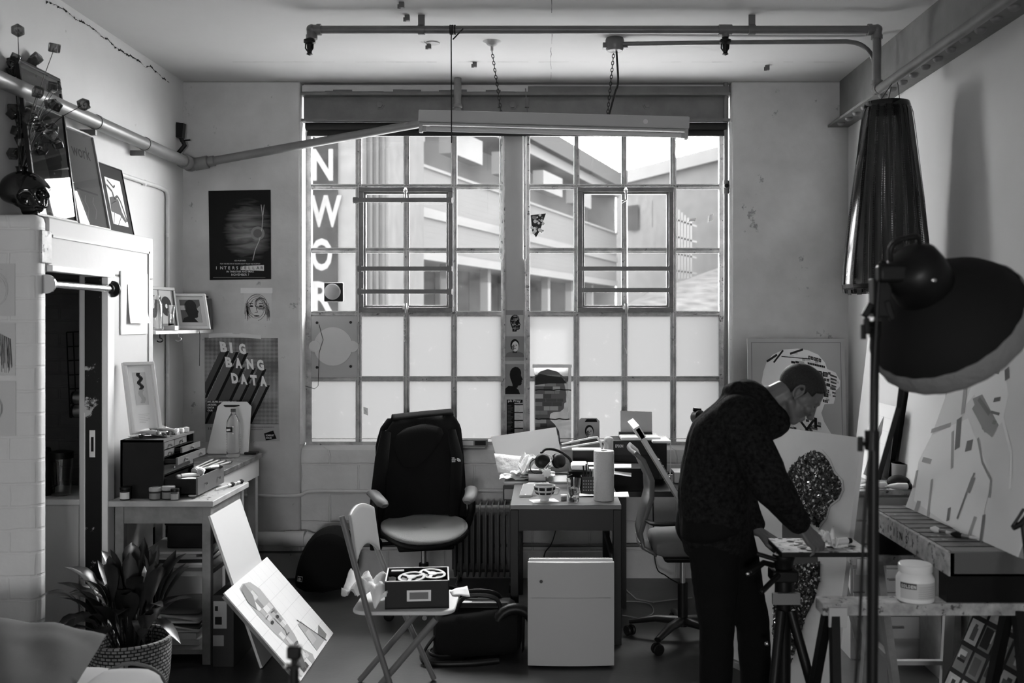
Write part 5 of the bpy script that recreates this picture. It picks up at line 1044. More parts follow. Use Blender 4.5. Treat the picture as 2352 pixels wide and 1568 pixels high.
for k, (dx, dl, m_) in enumerate(((-.02, .155, 'black_satin'), (-.008, .165, 'char'), (.01, .135, 'dark'), (.022, .12, 'mid_light'))):
    b = MB(m_); p = c+V((dx, .01*(k-1.5), .006)); b.tube([p, p+V((-.012+.006*k, .005, dl))], .0045, 8); single(b, 'pen', ('tall black pen', 'tallest dark pen', 'shorter dark pen', 'pale short pen')[k]+' standing in the mesh pen holder', 'pen')
# paper and cloth under the roll
b = MB('paper'); p = on(1345, 1140); b.grid(lambda u, v: p+V((-.05+.30*u, -.02+.10*v, .003+.004*math.sin(5*u+3*v)+.006*u*v)), 8, 4); single(b, 'loose_paper', 'loose crumpled white sheet under the paper towel roll', 'paper', solid=.001)
# big folder with papers
t = thing('portfolio_folder', 'large open white folder full of papers at the back of the desk', 'folder', (-.05, 6.3, DZ))
a0, a1 = V((PX(1163, 6.30), 6.28, DZ+.004)), V((PX(1305, 6.30), 6.28, DZ+.004))
b = MB('pale'); fr = Fr((-.20, 6.18, DZ+.002), (1, 0, 0), (0, 1, 0)); b.fbox(fr, -.06, 0, .33, .26, 0, .012); b.build('lower_cover', t)
b = MB('light'); q = [P(1150, 1085, 6.42), P(1294, 1068, 6.44), P(1277, 981, 6.6), P(1127, 1003, 6.58)]; b.hexa([q[0], q[1], q[1]+V((0, .006, 0)), q[0]+V((0, .006, 0)), q[3], q[2], q[2]+V((0, .006, 0)), q[3]+V((0, .006, 0))]); b.build('raised_cover', t)
for k, (px, py, sx, sy, m_) in enumerate(((1185, 1082, .20, .24, 'pale'), (1235, 1078, .22, .22, 'white'), (1205, 1076, .18, .2, 'light'))):
    c = V((PX(px, 6.3), 6.3, DZ+.015+.014*k)); b = MB('crumple' if k != 1 else m_); ph = k*2.1
    b.grid(lambda u, v: c+V(((u-.5)*sx, (v-.5)*sy, .028*abs(noise.noise(V((u*4+ph, v*4, ph))))+.01)), 14, 14); b.build('loose_sheets', t, solid=.002)
b = MB('crumple'); q = P(1177, 1040, 6.35); b.grid(lambda u, v: V((q.x-.09+.19*u-.03*v, q.y-.03+.08*v, DZ+.05+.11*v-.02*u)), 4, 4); b.build('angled_sheet', t, solid=.001)
b = MB('crumple'); cq = P(1228, 1068, 6.26); b.grid(lambda u, v: cq+V(((u-.5)*.20, (v-.5)*.16, .06*math.sin(PI*u)*math.sin(PI*v)+.07*noise.noise(V((u*3.4, v*3.7, 9)))+.03*noise.noise(V((u*8, v*8, 3))))), 16, 14, smooth=False); b.build('crumpled_paper', t, solid=.002)
b = MB('mid_dark'); c = V((PX(1232, 6.22), 6.22, DZ+.015)); b.box(c+V((-.05, -.05, 0)), c+V((.06, .06, .055))); b.m('pale').box(c+V((-.048, -.052, .006)), c+V((.058, .055, .049))); single(b, 'thick_book', 'thick paperback lying under the headphones on the folder', 'book')
# headphones
c = P(1258, 1058, 6.1); c.y = 6.12; t = thing('headphones', 'black over ear headphones lying on the papers', 'headphones', c)
for dx, dy, ang in ((-.03, -.02, .2), (.075, .0, .9)):
    R = Euler((1.3, .15, ang)).to_matrix(); b = MB('black_satin'); b.lathe([(.030, -.022), (.044, -.014), (.046, 0), (.042, .012), (.03, .02), (0, .022)], c+V((dx, dy, 0)), 24, R); b.build('ear_cup', t)
    b = MB('fabric_black'); b.lathe([(.030, -.035), (.044, -.032), (.046, -.02), (.04, -.014)], c+V((dx, dy, 0)), 24, R); b.build('ear_pad', t)
b = MB('black_satin'); b.tube(cat([c+V((-.04, .0, .045)), c+V((-.01, .03, .065)), c+V((.06, .05, .055)), c+V((.13, .05, .01)), c+V((.15, .03, -.03))], 6), .009, 10); b.build('headband', t)
b = MB('pale'); b.tube(cat([c+V((-.02, -.04, .05)), c+V((.03, -.055, .02)), c+V((-.03, -.055, -.06)), c+V((.05, -.06, -.068)), c+V((.12, -.05, -.066))], 6), .003, 6); b.m('char').tube(cat([c+V((-.045, -.02, .03)), c+V((-.105, -.04, -.01)), c+V((-.09, -.06, -.066)), c+V((.0, -.07, -.066)), c+V((.14, -.12, -.066)), c+V((.12, -.2, -.066))], 6), .003, 6); b.build('cable', t)
b = MB('white'); c3 = P(1256, 1086, 6.02); R = Euler((1.15, 0, 0)).to_matrix(); b.rings([[c3+R @ V(((.028+.004*math.cos(9*a))*math.cos(a)*s_, (.028+.004*math.cos(9*a))*math.sin(a)*s_, z)) for a in [k*2*PI/54 for k in range(54)]] for s_, z in ((1, 0), (1, .006), (.7, .010))]); single(b, 'scalloped_disc', 'white scalloped disc propped before the headphones', 'ornament')
# dark storage box with white things behind the pens
b = MB('black_matte'); b.box((.135, 6.0, DZ+.001), (.40, 6.35, DZ+.105)); o = single(b, 'storage_box', 'black storage box on the desk behind the pen holder', 'box', bevel=.004)
b = MB('plastic_white'); b.box((.15, 6.02, DZ+.107), (.25, 6.2, DZ+.14)); single(b, 'adapter', 'white plastic adapter on the black storage box', 'adapter', bevel=.008)
b = MB('paper'); b.box((.26, 6.02, DZ+.107), (.395, 6.30, DZ+.118)); b.m('char').box((.255, 6.1, DZ+.119), (.385, 6.12, DZ+.127)); single(b, 'notepad', 'white pad with a dark pen on the storage box', 'notepad')
b = MB('paper'); b.grid(lambda u, v: P(1400+50*u, 1065+22*v, 6.2-.1*v)+V((0, 0, -.02*u*v)), 8, 6); b.m('black_matte').box((.42, 6.13, WZ+.002), (.60, 6.4, WZ+.14)); single(b, 'covered_box', 'dark box with a white sheet over it beside the storage box', 'box')
b = MB('black_satin'); b.box((.17, 6.4, DZ+.001), (.38, 6.5, DZ+.175)); b.m('pale').box((.165, 6.40, DZ+.175), (.385, 6.51, DZ+.185)); single(b, 'flat_scanner', 'black flat machine with a pale lid below the portrait card', 'scanner', bevel=.004)
# white bent rods of a desk lamp
t = thing('desk_lamp', 'white desk lamp with two bent rods reaching over the sill', 'lamp', P(1388, 1060, 6.3)); rd = MB('plastic_white')
for dy, dx in ((0, 0), (.04, 14)):
    b = MB('plastic_white'); b.tube(cat([P(1383+dx, 1072, 6.3+dy), P(1383+dx, 1030-dx*.3, 6.3+dy), P(1374+dx, 1008+dx*.6, 6.3+dy), P(1362+dx, 1005+dx*.7, 6.3+dy), P(1290, 1020+dx*.7, 6.3+dy)], 6), .0065, 10); b.build('rod', t)
b = MB('plastic_white'); b.box(V((PX(1395, 6.3)-.03, 6.27, DZ+.002)), V((PX(1395, 6.3)+.03, 6.36, DZ+.05))); b.build('base', t, bevel=.01)
b = MB('light'); q = P(1398, 1035, 6.35); b.box(q+V((-.03, -.01, -.15)), q+V((.03, .03, .09))); b.build('head', t, bevel=.02)
# printer
t = thing('printer', 'black desktop printer with a sheet standing in its feeder', 'printer', (.6, 6.5, WZ)); Yp_ = 6.42
x0, x1 = PX(1405, Yp_), PX(1532, Yp_); z0, z1 = WZ+.002, PZ(1012, Yp_)
b = MB('black_satin'); b.box((x0, Yp_, z0+.02), (x1, Yp_+.28, z1)); b.m('char').box((x0+.02, Yp_-.004, z0+.03), (x1-.05, Yp_+.01, z1-.09)); b.build('body', t, bevel=.008)
b = MB('plastic_white'); b.box((x0+.06, Yp_+.01, z1), (x1-.04, Yp_+.25, z1+.022)); b.box((x1-.10, Yp_-.06, z1-.01), (x1+.02, Yp_+.22, z1+.008)); b.build('lid', t, bevel=.006)
b = MB('mid_light'); fr = Fr((PX(1424, 6.68), 6.62, z1+.02), (1, .0, -.03), (0, .12, 1)); b.fbox(fr, 0, 0, .21, .155, 0, .002); b.build('sheet', t)
b = MB('black_satin'); b.box((PX(1422, 6.6), 6.59, z1), (PX(1498, 6.6), 6.64, z1+.035)); b.build('feeder', t)
b = MB('pale'); b.text('EPSON', XZ(Yp_-.002), PX(1413, Yp_), PZ(1027, Yp_), .026, .002, width=.050, bold=.02); b.build('lettering', t)
b = MB('plastic_white'); b.box((x1+.015, Yp_-.05, WZ+.003), (x1+.02, Yp_-.045, z1+.01)); b.box((x1+.05, Yp_+.02, WZ+.001), (x1+.20, Yp_+.2, WZ+.07)); b.build('side_tray', t, bevel=.01)
# music keyboard
t = thing('music_keyboard', 'small white music keyboard beside the printer on the window desk', 'keyboard', on(1560, 1100, WZ)); c = on(1535, 1104, WZ)
b = MB('plastic_white'); b.box(c+V((-.03, -.02, 0)), c+V((.26, .16, .035))); b.build('case', t, bevel=.004); b = MB('paper')
for k in range(11): b.box(c+V((-.02+.024*k, -.024, .036)), c+V((.0025+.024*k, .07, .042)))
b.build('white_keys', t); b = MB('black_satin')
for k in (0, 1, 3, 4, 5, 7, 8): b.box(c+V((-.003+.024*k, .01, .042)), c+V((.010+.024*k, .07, .052)))
b.build('black_keys', t)
t = thing('desk_magnifier', 'black jointed lamp head showing beside the man\'s shoulder', 'lamp', P(1605, 1100, 6.2)); c = P(1603, 958, 6.2)
b = MB('black_satin'); R = Euler((1.4, 0, .5)).to_matrix(); b.lathe([(.036, -.03), (.042, -.02), (.042, .03), (.02, .05), (0, .05)], c, 24, R); b.m('dull_steel').lathe([(.026, -.031), (.033, -.033), (.026, -.031)], c, 20, R, caps=False); b.build('head', t); b = MB('black_satin'); b.tube([c+V((-.03, 0, .05)), c+V((.02, .0, .045))], .013, 8); b.tube([c+V((0, .03, .04)), c+V((.10, .05, -.05)), V((c.x+.12, 6.25, WZ+.02))], .009, 8); b.lathe([(.06, 0), (.06, .02), (0, .022)], V((c.x+.12, 6.25, WZ+.001)), 20); b.build('arm', t)

# ---------- on the window and its mullion
my = YF-.052; fr = XZ(my)
def mx(px, py): return PX(px, my), PZ(py, my)
def card(px0, py0, px1, py1, m_): b = MB(m_); x0, z1 = mx(px0, py0); x1, z0 = mx(px1, py1); b.fbox(fr, x0, z0, x1, z1, 0, .0015); return b, x0, z0, x1-x0, z1-z0
b, x, z, w_, h = card(1162, 712, 1202, 768, 'mid_light'); b.m('mid').fbox(fr, x, z+h*.8, x+w_, z+h, .0015, .002); ps = prof(x+.022, z+.02, w_*.7, h*.7); b.m('black_matte').poly(ps, fr, .002); collage(b, fr, ps, .0025, .010, .009, ['mid', 'mid_dark'], rc, .5); single(b, 'taped_card', 'topmost taped card with a dark head profile on the window post', 'card')
b, x, z, w_, h = card(1158, 772, 1207, 828, 'mid'); portrait(b, fr, x+w_*.5, z+h*.60, w_*.42, .002, 'char', 'mid_dark', 'light'); single(b, 'taped_card', 'portrait card of a woman second down the window post', 'card')
b, x, z, w_, h = card(1158, 836, 1207, 905, 'mid'); b.m('black_matte').poly(prof(x+.03, z+.045, w_*.70, h*.70), fr, .002); b.poly([(x, z), (x+w_*.75, z), (x+w_*.68, z+h*.14), (x+w_*.5, z+h*.26), (x+w_*.2, z+h*.28), (x, z+h*.15)], fr, .0025); single(b, 'taped_card', 'silhouette card of a man third down the window post', 'card')
b, x, z, w_, h = card(1160, 912, 1205, 1003, 'mid_light'); b.m('black_matte').fbox(fr, x+.012, z, x+w_*.48, z+h*.93, .0015, .002); b.m('light').fbox(fr, x+w_*.5, z+.0, x+w_*.92, z+h*.83, .0015, .0018); b.m('black_matte').fbox(fr, x+.012, z+h*.86, x+w_*.9, z+h*.94, .002, .0024)
for k in range(4): b.m('black_matte').fbox(fr, x+w_*.45, z+h*(.80-.2*k), x+w_*.92, z+h*(.83-.2*k), .002, .0025)
for k in range(26): b.m('mid').line([(x+.018, z+h*(.02+.031*k)), (x+.018+rc.uniform(.02, .042), z+h*(.02+.031*k))], .0015, fr, .0028); b.m('mid_dark').line([(x+w_*.54, z+h*(.02+.031*k)), (x+w_*.54+rc.uniform(.02, .04), z+h*(.02+.031*k))], .0012, fr, .0028)
b.m('light').text('ph Pray', fr, x+.02, z+h*.885, .020, .003, width=.09, bold=.03); single(b, 'price_list', 'long dark printed list hanging lowest on the window post', 'list')
yw = YF-.028; fr = XZ(yw); nx = lambda px, py: (PX(px, yw), PZ(py, yw))
t = thing('window_print', 'large cut out head print with brick pattern stuck on the window', 'print', P(1268, 1010, yw))
b = MB('film_sheet'if 'film_sheet' in MATS else 'pale'); 
glassmat('film_sheet', .85, .05, .35, .75, 6, .05); b = MB('film_sheet'); x0, z1 = nx(1227, 838); x1, z0 = nx(1312, 1030); b.poly([(x0, z0), (x1, z0), (x1, z1), (x0, z1)], fr); b.build('sheet', t)
b = MB('paper'); b.fbox(fr, x0-.012, z1-.02, x1+.004, z1+.004, .001, .002); b.fbox(fr, x1-.02, z0+.2, x1, z1, .001, .0018); b.build('tape', t)
hp = [nx(*q) for q in ((1229, 1030), (1229, 866), (1240, 853), (1258, 847), (1280, 853), (1297, 867), (1302, 878), (1296, 880), (1301, 905), (1300, 918), (1301, 923), (1296, 926), (1295, 938), (1287, 945), (1272, 946), (1264, 950), (1262, 962), (1275, 975), (1284, 990), (1287, 1012), (1288, 1030))]
b = MB('mid_dark'); b.poly(hp, fr, .0012); collage(b, fr, hp, .0018, .055, .030, ['mid_dark', 'mid', 'dark', 'mid_dark', 'mid', 'mid_light'], rc, .95)
b.m('char').poly([nx(*q) for q in ((1229, 866), (1240, 858), (1258, 862), (1290, 866), (1302, 880), (1260, 880), (1229, 884))], fr, .003); b.m('black_matte')
for py, a in ((895, 1312), (962, 1308)): b.line([nx(1229+ (a-1229)*k/10, py+rc.uniform(-1.2, 1.2)) for k in range(11)], .008, fr, .0032)
b.build('head', t)
b = MB('mid_light'); f2 = Fr(P(1328, 1030, 6.93), (1, 0, 0), (0, .035, 1)); W = 49/F*6.93; H = 70/F*6.93
b.prism([(0, 0), (W, 0), (W, H-.02), (W-.02, H), (.02, H), (0, H-.02)], f2, 0, .004); portrait(b, f2, W*.52, H*.55, W*.42, .005, 'black_matte', 'mid_dark', 'light'); b.m('black_matte').poly([(W*.3, H*.87), (W*.9, H*.87), (W*.85, H*.97), (W*.4, H*.97)], f2, .005)
single(b, 'portrait_card', 'portrait card of a woman standing on the window sill by the printer', 'card')
b = MB('mid'); x0, z0 = PX(1042, 6.93), PZ(1027, 6.93); b.box((x0, 6.90, .91), (PX(1120, 6.93), 6.965, .955)); b.m('pale').box((x0+.012, 6.898, .918), (x0+.14, 6.901, .948)); b.m('char').box((x0+.15, 6.898, .918), (x0+.225, 6.901, .948)); b.m('mid_light').box((x0-.04, 6.87, .905), (x0+.22, 6.95, .909)); single(b, 'spine_box', 'thin printed box lying flat on the window sill behind the jacket', 'box')
b = MB('char'); q = [(1219, 494), (1254, 490), (1246, 512), (1240, 530), (1231, 545), (1222, 530)]; b.poly([nx(*p)[::1] for p in q][::-1], fr, .0)
for k in range(24): b.m(rc.choice(('pale', 'light', 'mid'))); p = nx(rc.uniform(1220, 1248), rc.uniform(492, 535)); b.disc(p[0], p[1], rc.uniform(.004, .014), fr, .001+.0001*k, 6)
single(b, 'torn_sticker', 'torn dark sticker on an upper pane of the right window', 'sticker')
for px, py, w_, h, n_ in ((1590, 505, 18, 9, 'flat'), (1633, 500, 10, 20, 'upright')):
    b = MB('paper'); x, z = nx(px, py); b.poly([(x-w_/F*3.5, z-h/F*3), (x+w_/F*2.5, z-h/F*2), (x+w_/F*3.5, z+h/F*3), (x-w_/F*2, z+h/F*2)], fr, 0); single(b, 'paper_scrap', 'small %s white scrap stuck on a right hand pane' % n_, 'scrap')
b = MB('paper'); x, z = nx(840, 944); b.poly([(x-.014, z-.018), (x+.016, z-.03), (x+.014, z+.022), (x-.016, z+.03)], fr, 0); b.m('mid_light').line([(x-.006, z+.01), (x+.006, z-.01)], .003, fr, .001); single(b, 'paper_scrap', 'small white label on a frosted pane left of the chair', 'scrap')

# ---------- mesh task chair with the jacket over its back
th = math.radians(14); t = thing('task_chair', 'black task chair with a pale seat under a jacket by the window', 'chair', (-.76, 6.17, 0), rot=(0, 0, th))
R2 = Matrix.Rotation(th, 3, 'Z'); C0 = V((-.76, 6.17, 0)); LW = lambda x, y, z: C0+R2 @ V((x, y, z))
for k in range(5):
    a = -1.15+k*2*PI/5; b = MB('black_satin'); b.tube([(0, 0, .13), (.16*math.cos(a), .16*math.sin(a), .115), (.31*math.cos(a), .31*math.sin(a), .075)], [.034, .026, .018], 10, flat=.7); lg = b.build('base_leg', t, local=True)
    b = MB('black_satin'); c = V((.31*math.cos(a), .31*math.sin(a), .032)); Rw = Matrix.Rotation(a+.6, 3, 'Z') @ Matrix.Rotation(PI/2, 3, 'Y')
    for s_ in (-.016, .016): b.lathe([(0, s_-.009), (.026, s_-.009), (.031, s_-.005), (.031, s_+.005), (.026, s_+.009), (0, s_+.009)], c, 18, Rw)
    b.build('caster', lg, local=True)
b = MB('black_satin'); b.tube([(0, 0, .09), (0, 0, .28)], .03, 14); b.m('dull_steel').tube([(0, 0, .28), (0, 0, .40)], .016, 12); b.build('gas_column', t, local=True)
b = MB('black_satin'); b.box((-.17, -.15, .385), (.17, .20, .45)); b.tube([(-.17, .05, .40), (-.26, .05, .40)], .012, 8); b.ell((-.27, .05, .395), (.022, .03, .04)); b.tube([(.17, 0, .40), (.25, 0, .41)], .012, 8); b.build('mechanism', t, local=True, bevel=.02)
mat('mesh_seat', .22, .65, bump=.4, bs=260)
def seatp(u, v, dz=0):
    a = u*2*PI; r = v; x = .265*math.copysign(abs(math.cos(a))**.75, math.cos(a))*r; y = .245*math.copysign(abs(math.sin(a))**.8, math.sin(a))*r
    return V((x, y-.03, .515+dz-.02*(1-r*r)+.035*(y+.03)*2-.05*max(0, (-y-.10)/.15)**2))
b = MB('mesh_seat'); b.grid(lambda u, v: seatp(u, max(v, .02)), 36, 8); b.build('seat', t, local=True, solid=.012, weld=True)
b = MB('black_satin'); b.grid(lambda u, v: seatp(u, .97+.02*v, -.008)-V((0, 0, .03*v)), 36, 2); b.build('seat_rim', t, local=True, solid=.014, weld=True)
b = MB('black_satin'); b.tube(cat([(0, .15, .40), (0, .24, .42), (0, .30, .52), (0, .315, .70), (0, .34, .9)], 5), .035, 10, flat=.5); b.tube(cat([(-.22, .30, .62), (0, .29, .58), (.22, .30, .62)], 5), .022, 8); b.build('back_spine', t, local=True)
def backp(x, z, off=0):                                   # back surface in chair space
    v = (z-.56)/.56; return V((x, .245+.05*v+.035*math.sin(v*PI)*-1+.9*x*x*-1*.6+off, z))
def bkpt(u, v, off=0, m_=1.0): z = .56+.56*v; hw = (.235+.03*math.sin(v*PI)-.04*max(0, (v-.7)/.3)**2-.10*max(0, (v-.88)/.12)**3)*m_; return backp((2*u-1)*hw, z, off)
b = MB('black_satin'); b.grid(lambda u, v: bkpt(u, v), 14, 14); b.build('backrest', t, local=True, solid=.03)
for s_ in (-1, 1):
    b = MB('black_satin'); b.tube(cat([(s_*.16, .10, .43), (s_*.27, .08, .46), (s_*.305, .04, .58), (s_*.30, .03, .68)], 6), [.022]*6+[.022]*6+[.026]*7, 10); ar = b.build('arm', t, local=True)
    b = MB('mid_dark'); b.tube(cat([(s_*.31, .14, .70), (s_*.305, .05, .715), (s_*.285, -.06, .70), (s_*.25, -.13, .665)], 6), [.022]+[.034]*4+[.04]*9+[.040]*3+[.034, .024][:2], 12, flat=.55); b.build('arm_pad', ar, local=True)
# jacket: front panel over the back, side falls, hood
t = thing('jacket', 'black hooded jacket hung over the back of the task chair', 'jacket', LW(0, .2, .5), rot=None)
def jk(u, v):
    w_ = .245+.035*(1-v)-.05*max(0, (v-.85)/.15)**2; x = (2*u-1)*w_+.028; p = backp(x*.97, .50+.645*v, -.040-.018*math.sin(3.5*u*PI)*(1-v*.6)-.010*math.sin(7*u+4*v))
    p.z += (.030*u-.004)*v; return LW(*p)
b = MB('fabric_black'); b.grid(jk, 22, 22)
b.grid(lambda u, v: LW(*(backp((2*u-1)*.195+.028, 1.145, 0)+V((0, -.04+.12*v, .030*math.sin(v*PI)+.030*u-.004)))), 22, 6)
b.grid(lambda u, v: LW(*(backp((2*u-1)*(.20+.08*min(1, 4*v)**.5)+.01, 1.145-.68*v, .08+.02*v+.012*math.sin(9*u)))), 22, 12)
b.build('body', t, solid=.012)
b = MB('fabric_black'); b.rings([[LW(*(backp(.04+w_*math.cos(a)-.02*k_, z+.012*math.sin(a), -.055-.035*hh*(.6+.4*math.sin(a))))) for a in [k*2*PI/16 for k in range(16)]] for k_, (z, w_, hh) in enumerate(((1.105, .06, .3), (1.09, .12, .9), (1.055, .15, 1.1), (1.0, .145, .9), (.93, .11, .6), (.86, .05, .2)))]); b.build('hood', t)
b = MB('fabric_black'); b.tube([LW(-.215, .17, 1.08), LW(-.245, .13, .92), LW(-.27, .14, .70), LW(-.285, .16, .46), LW(-.29, .18, .34)], [.035, .05, .05, .045, .03], 12, flat=.6); b.build('sleeve', t)
b = MB('fabric_black'); b.tube([LW(.20, .17, 1.08), LW(.225, .13, .92), LW(.225, .15, .70), LW(.215, .17, .52)], [.03, .045, .05, .04], 12, flat=.6); b.build('sleeve', t)
f2 = Fr(LW(.19, .098, .885), R2 @ V((1, -.15, .10)), R2 @ V((-.05, 0, 1))); b = MB('white')
for k, tx in enumerate(('THE', 'NORTH', 'FACE')): b.text(tx, f2, .0, .022-.011*k, .0125, .012, bold=.03, width=(.018, .028, .022)[k])
for r0 in (.011, .017, .023): b.poly([(.034+r0*math.cos(a), -.001+r0*math.sin(a)) for a in [PI/2*k/8 for k in range(9)]]+[(.034+(r0-.004)*math.cos(a), -.001+(r0-.004)*math.sin(a)) for a in [PI/2*k/8 for k in range(8, -1, -1)]], f2, .012)
b.build('logo', t)
# ---------- oil radiator
t = thing('oil_radiator', 'ribbed oil filled radiator on the floor between chair and desk', 'radiator', (-.45, 6.66, 0))
for k in range(10):
    x = PX(1048, 6.65)+.0405*k; b = MB('mid_dark'); b.prism([(6.56, .09), (6.76, .09), (6.775, .12), (6.775, .54), (6.75, .565), (6.57, .565), (6.545, .54), (6.545, .12)], Fr((x, 0, 0), (0, 1, 0), (0, 0, 1)), -.006, .006); b.tube([(x-.012, 6.57, .14), (x-.012, 6.57, .52)], .010, 8); b.build('fin', t, bevel=.004)
xa, xb = PX(1042, 6.65), PX(1048, 6.65)+.39
for y, z, r in ((6.60, .525, .035), (6.66, .13, .03)): b = MB('mid_dark'); b.tube([(xa, y, z), (xb, y, z)], r, 12); b.build('oil_pipe', t)
b = MB('black_satin'); b.box((xb, 6.55, .10), (xb+.05, 6.77, .56)); b.build('control_box', t, bevel=.01)
for x in (xa+.03, xb-.02): 
    b = MB('dull_steel'); b.tube([(x, 6.50, .055), (x, 6.82, .055)], .008, 8); b.tube([(x, 6.6, .05), (x, 6.6, .12)], .006, 8); ft = b.build('foot', t)
    for y in (6.51, 6.81): b = MB('black_satin'); b.lathe([(0, -.012), (.026, -.012), (.026, .012), (0, .012)], (x, y, .027), 14, Matrix.Rotation(PI/2, 3, 'Y')); b.build('caster', ft)
# ---------- rucksack against the wall
t = thing('rucksack', 'black rounded rucksack on the floor against the wall under the window', 'bag', (-1.5, 6.5, 0)); Y = 6.5
b = MB('fabric_black'); x0 = PX(668, 6.4); W = (812-668)/F*6.4; fr = XZ(6.62)
out = [(0, .02), (.0, .10), (.02, .2), (.06, .30), (.11, .375), (.17, .42), (.24, .435), (.30, .43), (.36, .40), (.405, .33), (.41, .2), (.41, .02)]
b.rings([[fr.p(x0+.205+(u-.205)*s_, .005+v*(.5+.5*s_) if s_ < 1 else .005+v, d) for u, v in out] for s_, d in ((.92, -.0), (1, .06), (1, .14), (.9, .21), (.6, .24))]); b.build('body', t, sub=1)
for px, py in ((688, 1330), (800, 1335)): b = MB('dull_steel'); q = P(px, py, 6.37); b.tube([q+V((-.014, 0, -.010)), q+V((.014, 0, -.016)), q+V((.018, 0, .014)), q+V((-.010, 0, .02)), q+V((-.014, 0, -.01))], .0035, 6); b.m('light').ell(q, (.009, .004, .012)); b.build('buckle', t)
# ---------- air purifier in front of the desk
t = thing('air_purifier', 'white flat fronted air purifier standing before the desk', 'air purifier', (.12, 5.2, 0)); Y = 5.10; x0, x1 = PX(1212, Y), PX(1411, Y); zt = PZ(1291, Y)
mat('purifier_white', .46, .45); b = MB('purifier_white'); n = 14
def pf_(u, z, d=0): return V((x0+(x1-x0)*u, Y-.012*math.sin(PI*u)-d, z))
b.rings([[pf_(k/n, z) for k in range(n+1)]+[V((x1, Y+.03, z)), V((x0, Y+.03, z))] for z in (.012, zt)], smooth=False); b.build('front_panel', t, bevel=.003)
b = MB('light'); b.box((x0+.01, Y+.032, .02), (x1-.01, Y+.22, zt-.025)); b.m('pale').box((x0+.004, Y+.03, zt-.025), (x1-.004, Y+.05, zt+.012)); b.build('housing', t, bevel=.006)
b = MB('mid')
for k in range(30): x = x0+.03+(x1-x0-.06)*k/29; b.box((x, Y+.06, zt-.026), (x+.005, Y+.2, zt-.022))
b.build('grille', t)
b = MB('dark'); b.disc(PX(1243, Y), PZ(1334, Y), .0085, XZ(Y-.008), .004, 18); b.m('mid_light').poly([(x0+.02, PZ(1371, Y)), (x1-.02, PZ(1371, Y)), (x1-.02, PZ(1372.2, Y)), (x0+.02, PZ(1372.2, Y))], XZ(Y-.012), .0015); b.build('sensor', t)
# ---------- duffel bag
t = thing('duffel_bag', 'black holdall with handles on the floor left of the air purifier', 'bag', (-.32, 5.35, 0)); c = V((PX(1098, 5.3), 5.32, 0)); b = MB('fabric_black')
b.rings([[c+V((x, .15*r*math.copysign(abs(math.cos(a))**.7, math.cos(a)), .015+.115+.125*r*math.copysign(abs(math.sin(a))**.7, math.sin(a))+.012*math.sin(9*x))) for a in [k*2*PI/20 for k in range(20)]] for x, r in ((-.235, .6), (-.22, .9), (-.15, 1.03), (-.05, 1), (.05, 1.02), (.15, 1.03), (.22, .9), (.235, .6))]); b.build('body', t, sub=1)
b = MB('black_satin'); b.rings([[c+V((x, y, z)) for x, y, z in ((-.2, -.07, .262), (.2, -.07, .262), (.2, .07, .262), (-.2, .07, .262))], [c+V((x, y, z)) for x, y, z in ((-.17, -.05, .285), (.17, -.05, .285), (.17, .05, .285), (-.17, .05, .285))]]); b.build('top_flap', t, bevel=.01)
for dy in (-.09, .08): b = MB('black_satin'); b.tube(cat([c+V((-.11, dy, .26)), c+V((-.07, dy*.6, .315)), c+V((.02, dy*.5, .325)), c+V((.10, dy*.6, .305)), c+V((.13, dy, .25))], 6), .011, 8); b.build('handle', t)
b = MB('light'); b.ell(c+V((-.06, -.03, .285)), (.03, .02, .004)); b.build('tag', t)
b = MB('black_satin'); b.tube(cat([c+V((-.16, -.10, .20)), c+V((-.27, -.12, .06)), c+V((-.25, -.20, .02)), c+V((-.05, -.20, .015)), c+V((.12, -.17, .02))], 6), .016, 8, flat=.5); b.build('shoulder_strap', t)
b = MB('black_satin'); b.rings([[c+V((.235, 0, .13))+V((.0+.012*(1 if s_ < 1 else 0), .14*s_*math.cos(a), .12*s_*math.sin(a))) for a in [k*2*PI/18 for k in range(18)]] for s_ in (1, .8)]); b.tube(arc((0, 0), .10, 0, PI, 10, Fr(c+V((.20, -.10, .17)), (1, .1, 0), (0, 0, 1))), .03, 10); b.build('end_pocket', t)
t = thing('brimmed_hat', 'black brimmed hat lying at the left end of the holdall', 'hat', (-.6, 5.28, 0)); c2 = V((PX(1022, 5.3), 5.27, .0)); b = MB('fabric_black'); b.lathe([(.125, .004), (.13, .012), (.10, .022), (.075, .03)], c2, 28); b.build('brim', t); b = MB('fabric_black'); b.ell(c2+V((.02, .02, .04)), (.085, .085, .05)); b.build('crown', t); b = MB('char'); b.tube([c2+V((.080*math.cos(a), .080*math.sin(a), .032)) for a in [k*2*PI/24 for k in range(25)]], .006, 6); b.build('band', t)

# ---------- folding chair in front
t = thing('folding_chair', 'grey metal folding chair seen from its side in the foreground', 'chair', (-.62, 4.72, 0)); yn, yf = 4.51, 4.92
mat('chair_metal', .16, .4); mat('chair_panel', .36, .5)
bx = lambda px, y: PX(px, y)
for y, a, m1, e in ((yn, 793, 845, 0), (yf, 838, 905, 0)):
    top = V((PX(a-8, y), y, PZ(1185 if y == yn else 1172, y))); s0 = V((PX(m1+3, y), y, .43)); ft = V((s0.x+(s0.x-top.x)*.43/(top.z-.43)*.98+.02, y, .008)); b = MB('chair_metal'); b.tube([top, s0, ft], .0125, 12, flat=1.25); b.build('front_leg', t)
    r0 = V((PX(1000, yn)+.0 if y == yn else PX(990, yf), y+(.02 if y == yn else -.02), .42)); b = MB('chair_metal'); b.tube([r0, V((r0.x-.35, r0.y, .008))], .0125, 12, flat=1.25); b.build('rear_leg', t)
